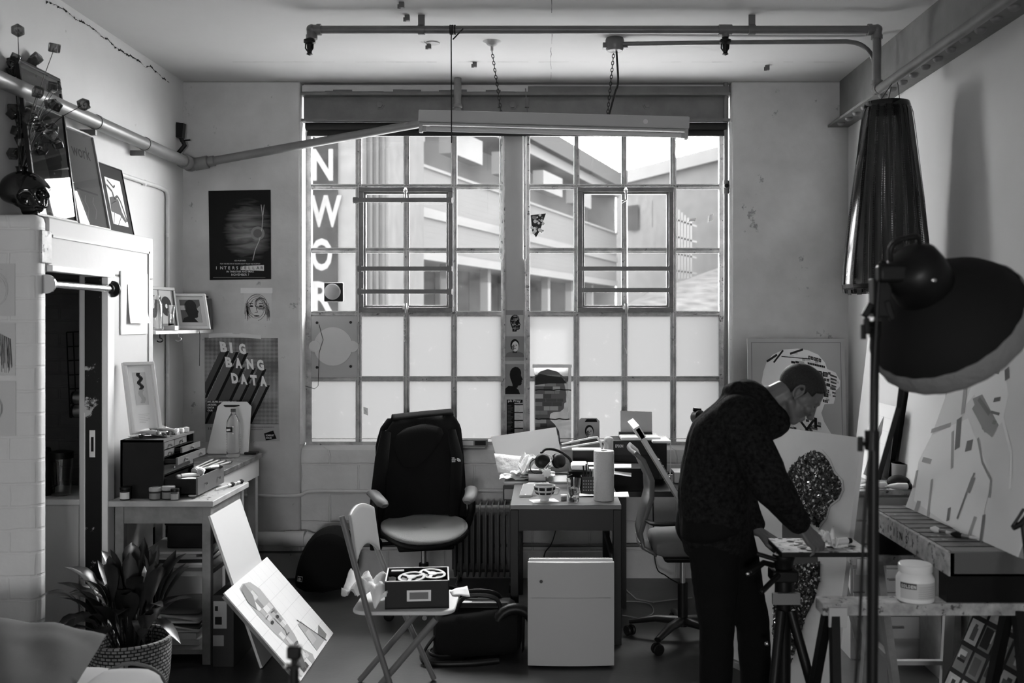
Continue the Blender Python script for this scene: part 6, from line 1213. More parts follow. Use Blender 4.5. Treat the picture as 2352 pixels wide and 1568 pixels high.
def bkc(u, v):                                              # backrest panel: u along depth, v up
    y = yn+(yf-yn)*u; x = PX(790, yn)+(PX(846, yf)-PX(790, yn))*u; zt = PZ(1178, yn)+(PZ(1160, yf)-PZ(1178, yn))*u; arch = .035*(2*u-1)**2
    zb = .775 if .1 < u < .9 else .775; lo = zt-.165-.06*(2*abs(u-.5))**2; z = lo+(zt+.025-arch-lo)*v; return V((x+.030*(1-v)+.012+.05*(u-.5)**2, y, z))
b = MB('chair_panel'); b.grid(bkc, 16, 8); b.build('backrest', t, solid=.014, bevel=.004)
def stc(u, v):
    x0 = PX(836, 4.7); return V((x0-.03+.44*u, yn+.02+(yf-yn-.04)*v*(1-.0*u), .445-.018*math.sin(PI*u)*math.sin(PI*v)+.02*max(0, .12-u)*8*0))
fs = Fr((PX(836, 4.7)-.03, yn+.015, .437), (1, 0, 0), (0, 1, 0)); W, D = .47, yf-yn-.03; r = .07
rp_ = [(r, 0)]+[(W-r+r*math.sin(a), r-r*math.cos(a)) for a in [PI/2*k/6 for k in range(7)]]+[(W-r+r*math.cos(a), D-r+r*math.sin(a)) for a in [PI/2*k/6 for k in range(7)]]+[(r, D)]
rp_ += [(r-r*math.sin(a), D-r+r*math.cos(a)) for a in [PI/2*k/6 for k in range(1, 7)]]+[(r-r*math.cos(a), r-r*math.sin(a)) for a in [PI/2*k/6 for k in range(6)]]
b = MB('pale'); b.prism(rp_, fs, 0, .018); b.build('seat', t, bevel=.005)
b = MB('chair_metal'); b.tube([(PX(985, 4.7), yn+.02, .425), (PX(985, 4.7), yf-.02, .425)], .011, 10); b.build('seat_bar', t)
# reel case on the chair
SZ2 = .4555; t = thing('reel_case', 'small black case of tape reels open on the folding chair', 'case', (-.60, 4.68, SZ2)); a = math.radians(5); fr = Fr((PX(884, 4.56), 4.56, SZ2), (math.cos(a), math.sin(a), 0), (-math.sin(a)-.02, math.cos(a), 0)); W, D, H = .293, .26, .125
b = MB('black_satin'); b.fbox(fr, 0, 0, W, .006, 0, H); b.fbox(fr, 0, D-.006, W, D, 0, H); b.fbox(fr, 0, 0, .006, D, 0, H); b.fbox(fr, W-.006, 0, W, D, 0, H); b.fbox(fr, 0, 0, W, D, 0, .006); b.fbox(fr, .006, .006, W-.006, D-.006, .03, .06); b.build('box', t)
b = MB('pale'); 
for q in ((0, 0, W, .006), (0, D-.006, W, D), (0, 0, .006, D), (W-.006, 0, W, D)): b.fbox(fr, *q, H, H+.003)
b.build('edge_trim', t)
b = MB('dull_steel'); b.fbox(Fr(fr.p(0, 0, 0), fr.u, fr.n), .10, .035, .21, .085, .0, .0035); b.m('mid').fbox(Fr(fr.p(0, 0, 0), fr.u, fr.n), .112, .044, .198, .076, .0035, .004); b.build('label_holder', t)
for u, v, z, tl in ((.215, .17, .115, .08), (.12, .065, .128, -.06)):
    Rr = fr.R() @ Euler((.12, tl, 0)).to_matrix(); c = fr.p(u, v, z); b = MB('light'); b.lathe([(.052, 0), (.064, 0), (.064, .004), (.052, .004), (.052, 0)], c, 30, Rr, caps=False); b.lathe([(0, 0), (.022, 0), (.022, .005), (0, .005)], c, 18, Rr)
    for k in range(3): g = k*2.09+.3; b.bar(c+Rr @ V((.02*math.cos(g), .02*math.sin(g), .002)), c+Rr @ V((.054*math.cos(g), .054*math.sin(g), .002)), .016, .004, Rr @ V((0, 0, 1)))
    b.m('black_satin').lathe([(0, -.014), (.05, -.014), (.05, -.003), (0, -.003)], c, 24, Rr); b.build('reel', t)
b = MB('light'); b.fbox(fr, .10, .15, .16, .19, .075, .08); b.fbox(fr, .02, .19, .08, .21, H, H+.004); b.build('paper_slip', t)
mat('crumple_white', .82, .8, bump=.6, bs=30); b = MB('crumple_white'); c = V((PX(848, 4.66), 4.66, SZ2+.005))
def cw(u, v): n_ = noise.noise(V((u*3.1, v*3.3, 2))); m_ = noise.noise(V((u*7, v*6, 5))); return c+V(((u-.5)*.20+.02*n_, (v-.5)*.28, max(0, .055+.085*n_+.04*m_+.05*(1-u))))
b.grid(cw, 22, 22, smooth=False); single(b, 'crumpled_wrapper', 'crumpled white paper on the folding chair beside the reel case', 'paper', solid=.002)
b = MB('paper'); b.grid(lambda u, v: V((PX(1040, 4.8)+.085*u-.02*v, 4.78+.08*v, SZ2+.002+.004*math.sin(5*u)+.03*v*u)), 6, 4); single(b, 'white_paper', 'white paper lying at the front edge of the folding chair', 'paper', solid=.0015)
# ---------- office chair with its back to the left
C1 = V((PX(1568, 5.55), 5.55, 0)); t = thing('office_chair', 'dark swivel chair with slatted back seen side on behind the man', 'chair', C1)
for k in range(5):
    a = .35+k*2*PI/5; b = MB('black_satin'); e = C1+V((.30*math.cos(a), .30*math.sin(a), .08)); b.tube([C1+V((0, 0, .11)), C1+V((.15*math.cos(a), .15*math.sin(a), .11)), e], [.035, .028, .02], 10, flat=.7); lg = b.build('base_leg', t); b = MB('black_satin'); Rw = Matrix.Rotation(a+.9, 3, 'Z') @ Matrix.Rotation(PI/2, 3, 'Y')
    for s_ in (-.016, .016): b.lathe([(0, s_-.009), (.026, s_-.009), (.031, s_-.004), (.031, s_+.004), (.026, s_+.009), (0, s_+.009)], V((e.x, e.y, .032)), 16, Rw)
    b.build('caster', lg)
b = MB('black_satin'); b.tube([C1+V((0, 0, .08)), C1+V((0, 0, .32))], .028, 14); b.m('dull_steel').tube([C1+V((0, 0, .32)), C1+V((0, 0, .47))], .015, 12); b.build('gas_column', t)
b = MB('fabric_grey'); soft(b, C1+V((-.18, -.22, .50)), C1+V((.27, .22, .60)), .045); b.build('seat', t); b = MB('black_satin'); b.box(C1+V((-.12, -.14, .46)), C1+V((.18, .14, .50))); b.build('mechanism', t, bevel=.02)
def ob(u, v):
    ctl = [(-.16, .50), (-.235, .54), (-.25, .62), (-.225, .72), (-.20, .82), (-.205, .92), (-.255, 1.03), (-.30, 1.07)]; s_ = v*(len(ctl)-1); i = min(int(s_), len(ctl)-2); f_ = s_-i; x = ctl[i][0]*(1-f_)+ctl[i+1][0]*f_; z = ctl[i][1]*(1-f_)+ctl[i+1][1]*f_
    hw = .12+.10*min(1, max(0, (v-.25)/.5)); y = (2*u-1)*hw; return C1+V((x+.35*y*y, y, z))
mat('back_plastic', .10, .3); b = MB('back_plastic'); b.grid(ob, 12, 21); b.build('backrest', t, solid=.022)
for k in range(6): b = MB('mid_light'); b.tube([ob(i/8, .06+.028*k)+V((-.014, 0, 0)) for i in range(9)], .0035, 6); b.build('rib', t)
b = MB('black_satin'); b.tube(cat([ob(0, .45)+V((.0, 0, -.04)), C1+V((-.17, -.25, .695)), C1+V((-.03, -.26, .70)), C1+V((.16, -.25, .695))], 6), .018, 10, flat=.6); b.build('arm', t)
f3 = Fr(P(1590, 1185, 5.36), (0, 1, 0), V((PX(1470, 5.36)-PX(1590, 5.36), 0, .47))); f3 = Fr(f3.o, (0, 1, 0), f3.v); Ln = .555
t = thing('beaded_canvas', 'small canvas with a beaded surface propped on the office chair', 'canvas', f3.o); f3n = Fr(f3.o, f3.u, f3.v)
b = MB('light'); b.fbox(f3n, 0, 0, .40, Ln, -.022, 0); b.m('pale').fbox(f3n, 0, Ln-.06, .40, Ln+.01, -.03, .006); b.build('panel', t); mat('bead_mix', .14, .2, var=.9, vs=90, spec=.8); b = MB('bead_mix'); 
for k in range(520):
    u = rc.uniform(.04, .36); v = rc.uniform(.02, .34); s_ = rc.uniform(.004, .009); b.obox(f3n.p(u, v, .003), (s_, s_, s_*.8), Euler((rc.uniform(0, 3), rc.uniform(0, 3), 0)).to_matrix())
o = b.build('beads', t); o['kind'] = 'stuff'
# ---------- cables
b = MB('mid_light'); b.tube(cat([V((.36, 5.9, .006)), P(1440, 1352, 6.55)*1, P(1455, 1372, 6.1)], 2)[:1]+[V((PX(x, y), y, .006)) for x, y in ((1428, 6.75), (1440, 6.55), (1462, 6.35), (1500, 6.28), (1540, 6.33), (1590, 6.38))], .004, 6); single(b, 'floor_cable', 'pale cable running along the floor right of the desk', 'cable')
b = MB('mid_light'); b.tube(cat([V((PX(x, y), y, .006)) for x, y in ((1428, 6.22), (1440, 6.30), (1490, 6.25), (1500, 6.05), (1470, 5.95), (1430, 6.0))], 5), .0035, 6); single(b, 'floor_cable', 'looped pale cable on the floor nearer the desk leg', 'cable')
b = MB('black_satin'); b.tube(cat([V((PX(1500, 6.7), 6.72, .6)), P(1505, 1290, 6.65), P(1530, 1322, 6.6), V((PX(1570, 6.5), 6.5, .05))], 6), .004, 6); single(b, 'hanging_cable', 'dark cable hanging below the window desk by the office chair', 'cable')
b = MB('black_satin'); b.tube(cat([V((PX(1295, 6.6), 6.6, .62)), P(1270, 1240, 6.6), P(1250, 1275, 6.6), V((PX(1248, 6.6), 6.6, .02))], 6), .004, 6); single(b, 'desk_cable', 'dark cable hanging under the end of the main desk', 'cable')
# ================================================================== RIGHT SIDE
rr = random.Random(33)
# ---------- film strip pendant lamp
lc = V((1.762, 5.15, 0)); zt, zb = 2.905, 1.925
t = thing('film_lamp', 'tall hanging lampshade made of dark film strips', 'lamp', (lc.x, lc.y, zb))
PRF = [(2.895, .085), (2.90, .108), (2.87, .122), (2.78, .135), (2.6, .156), (2.4, .182), (2.2, .203), (2.05, .216), (1.96, .222), (1.935, .215)]
def lr(z):
    z = min(z, 2.899)
    for (z0, r0), (z1, r1) in zip(PRF[1:], PRF[2:]):
        if z1 <= z <= z0: return r0+(r1-r0)*(z-z0)/(z1-z0)
    return PRF[-1][1]
m = bpy.data.materials.new('film_strip'); m.use_nodes = True; nt = m.node_tree; N = nt.nodes; L = nt.links; bs = N['Principled BSDF']; bs.inputs['Base Color'].default_value = (.010, .010, .010, 1); bs.inputs['Roughness'].default_value = .12; bs.inputs['Specular IOR Level'].default_value = .7
uvn = N.new('ShaderNodeUVMap'); sx = N.new('ShaderNodeSeparateXYZ'); L.new(uvn.outputs[0], sx.inputs[0])
def mth(op, a, b_=None):
    n = N.new('ShaderNodeMath'); n.operation = op
    for i, q in enumerate((a, b_)):
        if q is None: continue
        if isinstance(q, (int, float)): n.inputs[i].default_value = q
        else: L.new(q, n.inputs[i])
    return n.outputs[0]
edge = mth('GREATER_THAN', mth('ABSOLUTE', mth('SUBTRACT', sx.outputs[0], .5)), .30); ed2 = mth('LESS_THAN', mth('ABSOLUTE', mth('SUBTRACT', sx.outputs[0], .5)), .44)
hole = mth('MULTIPLY', mth('MULTIPLY', edge, ed2), mth('GREATER_THAN', mth('FRACT', mth('MULTIPLY', sx.outputs[1], 110.0)), .5))
tr = N.new('ShaderNodeBsdfTransparent'); mx_ = N.new('ShaderNodeMixShader'); L.new(mth('MULTIPLY', hole, .8), mx_.inputs[0]); L.new(bs.outputs[0], mx_.inputs[1]); L.new(tr.outputs[0], mx_.inputs[2])
tr2 = N.new('ShaderNodeBsdfTransparent'); tr2.inputs[0].default_value = (.16, .16, .16, 1); mx2 = N.new('ShaderNodeMixShader'); mx2.inputs[0].default_value = .35; L.new(mx_.outputs[0], mx2.inputs[1]); L.new(tr2.outputs[0], mx2.inputs[2]); L.new(mx2.outputs[0], N['Material Output'].inputs[0]); MATS['film_strip'] = m
NS = 24
for k in range(NS):
    a0 = k*2*PI/NS; hw = PI/NS*1.12; b = MB('film_strip'); uvl = b.bm.loops.layers.uv.new('UVMap'); n = 22; rows = []
    zz = [zt-.0]+[zt-.008-(zt-1.93)*i/n for i in range(n+1)]
    for i, z in enumerate(zz):
        r = lr(z)*(1+.012*((k % 2)*2-1)+.015*math.sin(k*2.3+z*4)); row = []
        for j in range(4): s_ = j/3; a = a0-hw+2*hw*s_+.05*math.sin(z*3+k); r2 = r*(1-.02*(1-(2*s_-1)**2)) if i else r*.8; row.append((b.bm.verts.new(lc+V((r2*math.cos(a), r2*math.sin(a), z))), s_, i/n))
        rows.append(row)
    for p, q in zip(rows, rows[1:]):
        for j in range(3):
            f_ = b.face([p[j][0], q[j][0], q[j+1][0], p[j+1][0]], True)
            for lp, w_ in zip(f_.loops, (p[j], q[j], q[j+1], p[j+1])): lp[uvl].uv = (w_[1], w_[2])
    b.build('film_strip', t)
b = MB('black_gloss'); b.lathe([(.075, 2.885), (.09, 2.90), (.112, 2.905), (.118, 2.885), (.112, 2.86), (.09, 2.87)], lc, 32, caps=False); b.build('top_ring', t)
b = MB('black_satin'); b.lathe([(.205, 1.94), (.222, 1.945), (.224, 1.965), (.21, 1.96)], lc, 40, caps=False); b.build('bottom_ring', t)
b = MB('dark')
for dx, dy in ((-.06, -.03), (.075, .02), (.02, .07)): b.tube([lc+V((dx, dy, 2.89)), V((1.80+dx*.35, lc.y+dy, 3.0)), V((1.80+dx*.2, lc.y+dy, 3.05))], .0022, 5)
b.build('hanging_wires', t)
b = MB('char')
for k in range(7): a = 3.4+k*.33; p = lc+V((.218*math.cos(a), .218*math.sin(a), 1.935)); b.obox(p-V((0, 0, .012)), (.028, .003, .026), Matrix.Rotation(a+PI/2, 3, 'Z'))
b.build('strip_ends', t)
# ---------- studio lamp on its stand
YL = 2.72; px_ = PX(2010, YL)
t = thing('lamp_stand', 'black telescopic light stand in the right foreground', 'stand', (px_, YL, 0))
b = MB('black_satin'); b.tube([(px_-.012, YL, .06), (px_-.004, YL, PZ(1010, YL))], .0155, 14); b.build('lower_tube', t)
b = MB('black_satin'); b.tube([(px_-.004, YL, PZ(1030, YL)), (px_, YL, PZ(770, YL))], .012, 14); b.build('upper_tube', t)
for py, rr_, hh in ((1018, .020, .035), (762, .016, .03)):
    q = P(2010 if py < 800 else 2003, py, YL); b = MB('black_satin'); b.tube([q-V((0, 0, hh/2)), q+V((0, 0, hh))], rr_, 14); b.tube([q, q+V((-.03, -.01, .0))], .006, 8); b.obox(q+V((-.036, -.012, .0)), (.012, .012, .04)); b.build('clamp_collar', t)
for k in range(3): a = .5+k*2.1; b = MB('black_satin'); b.tube([(px_-.01, YL, .42), (px_-.012+.42*math.cos(a), YL+.42*math.sin(a), .012)], .011, 8); b.m('black_satin').tube([(px_-.012, YL, .1), (px_-.012+.21*math.cos(a), YL+.21*math.sin(a), .21)], .007, 8); b.build('leg', t)
b = MB('black_satin'); b.tube(cat([V((PX(2052, YL)-.02, YL-.02, PZ(610, YL))), P(2024, 604, YL-.04), P(2018, 660, YL-.05), P(2000, 1000, YL-.04), P(1985, 1200, YL-.03), P(1975, 1420, YL-.02), P(1965, 1568, YL-.02)], 8), .0045, 8); b.build('power_cable', t)
t = thing('studio_lamp', 'large black studio light with a cloth diffuser over its dish', 'lamp', P(2120, 650, YL)); ax = V((.60, .45, -.66)).normalized()
R = ax.to_track_quat('Z', 'Y').to_matrix(); hc = P(2112, 640, YL)
b = MB('black_satin'); pr = [(0, -.085), (.05, -.083), (.078, -.06), (.084, -.02), (.084, .05), (.07, .075), (.06, .085)]; b.lathe(pr, hc, 40, R); b.build('housing', t)
b = MB('black_matte'); b.lathe([(.07, .028), (.10, .042), (.150, .075), (.190, .113), (.213, .148), (.222, .172), (.217, .172), (.185, .113), (.12, .064), (.06, .038)], hc, 64, R, caps=False); b.build('reflector_dish', t)
mat('diffuser', .17, .95, bump=.6, bs=70); b = MB('diffuser'); n = 96
b.rings([[hc+R @ V(((r+.0022*math.cos(24*a)*w_)*math.cos(a), (r+.0022*math.cos(24*a)*w_)*math.sin(a), z)) for a in [k*2*PI/n for k in range(n)]] for r, z, w_ in ((.221, .160, .7), (.227, .172, .5), (.230, .210, .7), (.222, .228, .6), (.18, .238, .3), (.1, .245, 0), (.01, .247, 0))], caps=False); b.build('diffuser_cloth', t)
b = MB('black_satin'); b.tube(cat([P(2046, 600, YL-.02), P(2046, 570, YL-.03), P(2062, 553, YL-.03), P(2104, 544, YL-.03), P(2112, 560, YL-.02), P(2122, 590, YL-.01)], 6), .0075, 10); b.build('handle', t)
b = MB('black_satin'); q = P(2024, 690, YL); b.box(q+V((-.028, -.022, -.045)), q+V((.022, .022, .06))); b.bar(q+V((0, 0, .04)), P(2065, 650, YL), .03, .035); b.bar(P(2036, 690, YL-.02), P(2050, 735, YL-.02), .012, .016); b.obox(P(1992, 712, YL-.02), (.018, .02, .04), Euler((0, .5, 0)).to_matrix()); b.obox(P(1990, 748, YL-.02), (.014, .02, .045)); b.tube([P(1992, 712, YL-.02), P(2015, 716, YL)], .008, 8); b.tube([P(1992, 745, YL-.02), P(2012, 748, YL)], .006, 8); b.build('yoke', t, bevel=.003)
b = MB('steel'); b.ell(hc+V((.005, -.088, -.008)), (.008, .004, .006)); b.build('screw', t)
b = MB('black_satin'); b.box(P(2040, 632, YL-.05)+V((-.03, -.02, -.02)), P(2040, 632, YL-.05)+V((.05, .02, .03))); b.build('switch_box', t, bevel=.01)

# ---------- canvas with the cut out head against the back wall
fr = Fr((PX(1722, 6.70), 6.66, .004), (1, 0, 0), (0, .08, 1)); W = 224/F*6.75; H = 1.66
t = thing('silhouette_canvas', 'tall grey canvas with a collaged head profile against the back wall', 'canvas', fr.p(W/2, 0, 0))
b = MB('wood_mid'); b.fbox(fr, .01, .01, W-.01, H-.01, -.03, -.004); b.build('stretcher', t)
b = MB('mid_light'); b.fbox(fr, 0, 0, W, H, -.004, .010); b.m('mid')
for a in ((.025, .02, .030, H-.025), (W-.030, .02, W-.025, H-.025), (.025, H-.030, W-.025, H-.025)): b.poly([(a[0], a[1]), (a[2], a[1]), (a[2], a[3]), (a[0], a[3])], fr, .0105)
def cv(px, py): return (px-1722)/224*W, H-(py-775)/F*6.78
hd = [cv(*q) for q in ((1915, 1000), (1895, 965), (1889, 945), (1897, 925), (1918, 924), (1921, 912), (1919, 900), (1933, 885), (1934, 872), (1924, 853), (1905, 845), (1900, 830), (1885, 812), (1862, 802), (1838, 798), (1806, 800), (1780, 812), (1766, 828), (1758, 850), (1753, 876), (1760, 890), (1770, 920), (1785, 960), (1800, 1000))]
b.m('paper').poly(hd, fr, .011); rg = random.Random(8)
up = [q for q in hd if True]
def clipcollage(poly, greys, sx, sy, fill, d, rot=0): collage(b, fr, poly, d, sx, sy, greys, rg, fill, rot)
rt_ = [q for q in hd]; clipcollage([cv(*q) for q in ((1800, 818), (1840, 799), (1885, 813), (1905, 846), (1932, 872), (1918, 923), (1895, 926), (1890, 990), (1800, 995), (1840, 930), (1862, 870), (1830, 838))], ['mid_light', 'pale', 'char', 'mid', 'white', 'light', 'dark', 'mid_dark'], .028, .020, .50, .0115, -.2)
def win_row(px0, py0, px1, py1, n, hgt, m1='char', m2='mid'):
    for k in range(n):
        xa, ya = px0+(px1-px0)*k/n, py0+(py1-py0)*k/n; xb, yb_ = px0+(px1-px0)*(k+.86)/n, py0+(py1-py0)*(k+.86)/n
        b.m(m1).poly([cv(xa, ya+hgt), cv(xb, yb_+hgt), cv(xb, yb_), cv(xa, ya)], fr, .0125)
        if m2: b.m(m2).poly([cv(xa+2, ya+hgt-2), cv(xb-2, yb_+hgt-2), cv(xb-2, yb_+2), cv(xa+2, ya+2)], fr, .0128)
win_row(1862, 814, 1892, 822, 5, 8, 'black_matte', 'light'); win_row(1860, 829, 1900, 838, 10, 5, 'black_matte', None); win_row(1843, 841, 1907, 853, 5, 11, 'black_matte', 'mid_dark'); win_row(1872, 862, 1909, 868, 6, 6, 'black_matte', 'light'); win_row(1895, 890, 1909, 893, 2, 7, 'black_matte', 'light'); win_row(1895, 899, 1908, 901, 1, 9, 'black_matte', 'mid_dark'); win_row(1893, 914, 1905, 917, 3, 6, 'black_matte', 'light'); win_row(1872, 955, 1880, 957, 1, 24, 'black_matte', None)
for px0, py0, px1, py1, w_ in ((1782, 830, 1804, 802, 4), (1800, 816, 1866, 822, 2), (1820, 810, 1850, 800, 5), (1880, 876, 1908, 883, 2), (1766, 828, 1790, 812, 5), (1850, 990, 1872, 960, 6), (1842, 965, 1868, 1000, 5)): b.m('char').line([cv(px0, py0), cv(px1, py1)], w_/F*6.7, fr, .0122)
for k in range(7): b.m('dark').poly([cv(1911+k*.8, 856+k*8), cv(1926-k*.5, 862+k*7.5), cv(1927-k*.6, 866+k*7), cv(1911+k*.8, 861+k*8)], fr, .0126)
b.build('face', t)

# ---------- big glitter portrait the man works on
BL, BR, TR, TL = V((.908, 4.98, .10)), V((1.248, 4.39, .10)), V((1.43, 4.47, 1.25)), V((1.09, 5.06, 1.25)); fr, W, H = corners(TL, TR, BR, BL)
if fr.n.y > 0: pass
t = thing('glitter_portrait', 'large grey canvas with a head made of dark broken glass on an easel', 'painting', (BL+BR)/2); cm = Matrix(((1, 0, 0), (0, 1, 0), (0, 0, 1)))
mat('canvas_grey', .64, .8, var=.08, vs=2); b = MB('canvas_grey'); b.fbox(fr, 0, 0, W, H, -.03, .0); 
def solve(px, py):
    d = V(((px-CX)/F, 1, -(py-CY)/F)); o = V((0, 0, CAMZ)); s_ = (fr.o-o).dot(fr.n)/d.dot(fr.n); q = o+d*s_-fr.o; return q.dot(fr.u), q.dot(fr.v)
blob = [solve(*q) for q in ((1800, 1105), (1815, 1075), (1838, 1050), (1865, 1035), (1888, 1040), (1905, 1060), (1915, 1085), (1932, 1105), (1934, 1125), (1925, 1145), (1905, 1160), (1898, 1185), (1880, 1208), (1855, 1200), (1830, 1175), (1812, 1150))]
low = [solve(*q) for q in ((1800, 1300), (1884, 1292), (1884, 1330), (1872, 1375), (1850, 1420), (1832, 1480), (1815, 1530), (1790, 1540), (1775, 1450), (1780, 1350))]
nk_ = [solve(*q) for q in ((1797, 1200), (1835, 1215), (1875, 1240), (1880, 1300), (1797, 1300))]
b.m('mid_light'); out = [(x+(x-sum(p[0] for p in blob)/len(blob))*.10, y+(y-sum(p[1] for p in blob)/len(blob))*.10) for x, y in blob]; b.poly(out, fr, .0008); b.m('canvas_grey').poly([(x*.985+.015*blob[0][0], y) for x, y in out], fr, .0012)
b.m('char').poly(blob, fr, .0016); b.m('dark').poly(nk_, fr, .0014); b.m('char').poly(low, fr, .0018); b.build('canvas', t)
mat('glass_chip', .05, .08, var=.9, vs=60, spec=1.0); mat('chip_bright', .55, .15, spec=.8)
b = MB('glass_chip')
for poly, n in ((blob, 1500), (low, 1100)):
    xs = [p[0] for p in poly]; ys = [p[1] for p in poly]; k = 0
    while k < n:
        u, v = rr.uniform(min(xs)-.01, max(xs)+.01), rr.uniform(min(ys), max(ys))
        if not inpoly(u, v, poly): continue
        if poly is blob and u < min(xs)+.09 and v < max(ys)-.10 and rr.random() < .8: k += 1; continue
        k += 1; s_ = rr.uniform(.004, .011); b.m('chip_bright' if rr.random() < .13 else 'glass_chip'); Re = fr.R() @ Euler((rr.uniform(-.9, .9), rr.uniform(-.9, .9), rr.uniform(0, 3))).to_matrix(); b.obox(fr.p(u, v, .005), (s_*1.6, s_, s_*.45), Re)
o = b.build('glass_chips', t); o['kind'] = 'stuff'
t2 = thing('easel', 'wooden easel legs behind the glass portrait', 'easel', (1.25, 4.95, 0)); nb = fr.n*-1
for u in (.12, W-.12):
    p = fr.p(u, .0, -.033); b = MB('wood_mid'); b.bar(V((p.x, p.y, .0))+nb*.02, fr.p(u, H*.86, -.055), .035, .02); b.build('leg', t2)
b = MB('wood_mid'); b.bar(fr.p(W/2, H*.84, -.06), V((1.62, 4.98, .0)), .035, .02); b.build('rear_leg', t2)
b = MB('wood_mid'); b.bar(fr.p(.04, -.018, -.01), fr.p(W-.04, -.018, -.01), .05, .03); b.build('ledge', t2)

# ---------- tripod with the palette board
tp = V((PX(1800, 4.06), 4.06, 0)); t = thing('camera_tripod', 'black tripod in front of the man\'s legs under the palette', 'tripod', tp)
b = MB('black_satin'); b.lathe([(.028, .30), (.030, .62), (.036, .66), (.036, .72)], tp, 16); b.build('centre_column', t)
b = MB('black_satin'); b.box(tp+V((-.055, -.05, .72)), tp+V((.05, .05, .765))); b.lathe([(.035, .765), (.04, .80), (.045, .81), (.045, .826), (0, .828)], tp, 18); b.tube([tp+V((-.04, 0, .78)), tp+V((-.09, -.04, .80)), tp+V((-.16, -.09, .77))], [.012, .012, .015], 10); b.tube([tp+V((-.03, -.05, .755)), tp+V((-.12, -.12, .70))], .011, 8); b.obox(tp+V((-.08, -.04, .825)), (.09, .03, .016), Euler((0, .3, 0)).to_matrix()); b.build('pan_head', t, bevel=.006)
b = MB('steel'); b.ell(tp+V((-.165, -.092, .768)), .010); b.ell(tp+V((-.075, -.03, .47)), .010); b.build('knob', t)
b = MB('mid'); b.obox(tp+V((.0, -.04, .655)), (.11, .02, .045)); b.build('collar_label', t)
for k, (dx, dy) in enumerate(((-.12, -.20), (.17, -.14), (.06, .26))):
    b = MB('black_satin'); p0 = tp+V((dx*.14, dy*.14, .60)); p1 = tp+V((dx, dy, .008)); b.tube([p0, p0.lerp(p1, .5)], .021, 10); b.tube([p0.lerp(p1, .45), p1], .015, 10); b.tube([p0.lerp(p1, .46), p0.lerp(p1, .52)], .025, 10); b.m('dull_steel').ell(p0.lerp(p1, .49)+V((0, -.024, 0)), .008); b.build('leg', t)
PT = .832; t = thing('palette_board', 'flat paint smeared palette board held under the man\'s hands', 'palette', (1.12, 4.1, PT)); fr = Fr((PX(1770, 4.25)-.015, 3.98, PT), (1, 0, 0), (0, 1, 0)); Wp, Dp = .36, .26
b = MB('black_satin'); b.fbox(fr, .0, 0, Wp, Dp, 0, .018); b.build('board', t); b = MB('paint_splash'); b.fbox(fr, .002, .002, Wp-.002, Dp-.002, .018, .020)
for k in range(50): b.m(rr.choice(('paper', 'pale', 'black_matte', 'char', 'mid_light', 'paper'))).disc(rr.uniform(.03, Wp-.03), rr.uniform(.02, Dp-.02), rr.uniform(.004, .018), fr, .0202+.0001*k, 7)
b.build('paint_surface', t); PT2 = PT+.027
c = V((PX(1895, 4.05), 4.06, PT2)); b = MB('crumple_white'); b.grid(lambda u, v: c+V(((u-.5)*.09, (v-.5)*.09, max(0, .038+.10*noise.noise(V((u*3+7, v*3, 1)))))), 12, 12, smooth=False); single(b, 'tissue', 'crumpled white tissue on the palette by the man\'s hand', 'tissue', solid=.002)
paint_tube((PX(1925, 4.08), 4.07, PT2+.016), .3, .115, .014, 'pale paint tube lying on the right of the palette', 'black_satin', 'pale', None)

# ---------- trestles, crate, portrait on the crate
def trestle(name, lab, y, x0, x1, legs, splash='paint_splash'):
    t = thing(name, lab, 'trestle', ((x0+x1)/2, y, 0)); b = MB(splash); b.box((x0, y-.05, .703), (x1, y+.05, .748)); b.build('beam', t, bevel=.003)
    for x, dx, mt in legs:
        for s_ in (-1, 1): b = MB(mt); b.bar((x, y+s_*.035, .715), (x+dx, y+s_*.27, .0), .045, .03, (1, 0, 0)); b.build('leg', t)
        b = MB(mt); b.bar((x+dx*.55, y-.16, .33), (x+dx*.55, y+.16, .33), .03, .02); b.build('brace', t)
    b = MB('light'); b.box((x0+.02, y-.062, .665), (x0+.085, y-.05, .735)); b.build('end_plate', t); return t
trestle('trestle', 'paint splashed front trestle on dark legs carrying the white jar', 3.67, 1.005, 2.02, ((1.05, -.05, 'black_satin'), (1.72, -.03, 'black_satin')))
trestle('trestle', 'rear trestle half hidden behind the front one and the crate', 4.42, 1.34, 2.04, ((1.46, .03, 'wood_mid'), (1.95, .02, 'wood_mid')))
for y in (3.67, 4.42): 
    b = MB('wood_dark'); b.box((1.46, y-.035, .7485), (2.03, y+.035, .856)); single(b, 'timber_block', 'dark timber under the %s end of the slatted crate' % ('near' if y < 4 else 'far'), 'timber')
t = thing('slatted_crate', 'long wooden crate with dark slats on top resting over the trestles', 'crate', (1.7, 4.0, .857)); X0, X1, Y0, Y1 = 1.452, 2.02, 3.58, 4.50
b = MB('mid_dark'); b.box((X0, Y0, .857), (X1, Y0+.02, .942)); b.box((X0, Y1-.02, .857), (X1, Y1, .942)); b.box((X1-.02, Y0, .857), (X1, Y1, .942)); b.box((X0, Y0, .857), (X1, Y1, .866)); b.m('paint_splash').box((X0-.004, Y0, .857), (X0+.015, Y1, .940)); b.build('frame', t)
b = MB('dark')
for k in range(11): y = Y0+.015+.083*k; b.m('mid' if k == 0 else 'wood_stained').box((X0+.012, y, .925), (X1-.02, y+.066, .944))
b.build('slats', t)
b = MB('char'); f2 = Fr((X0-.0045, Y1, .857), (0, -1, 0), (0, 0, 1))
for k, ch in enumerate('IINSI'): b.text(ch, f2, .28+.07*k, .025, .045, .001, bold=.02)
b.build('stencil', t)
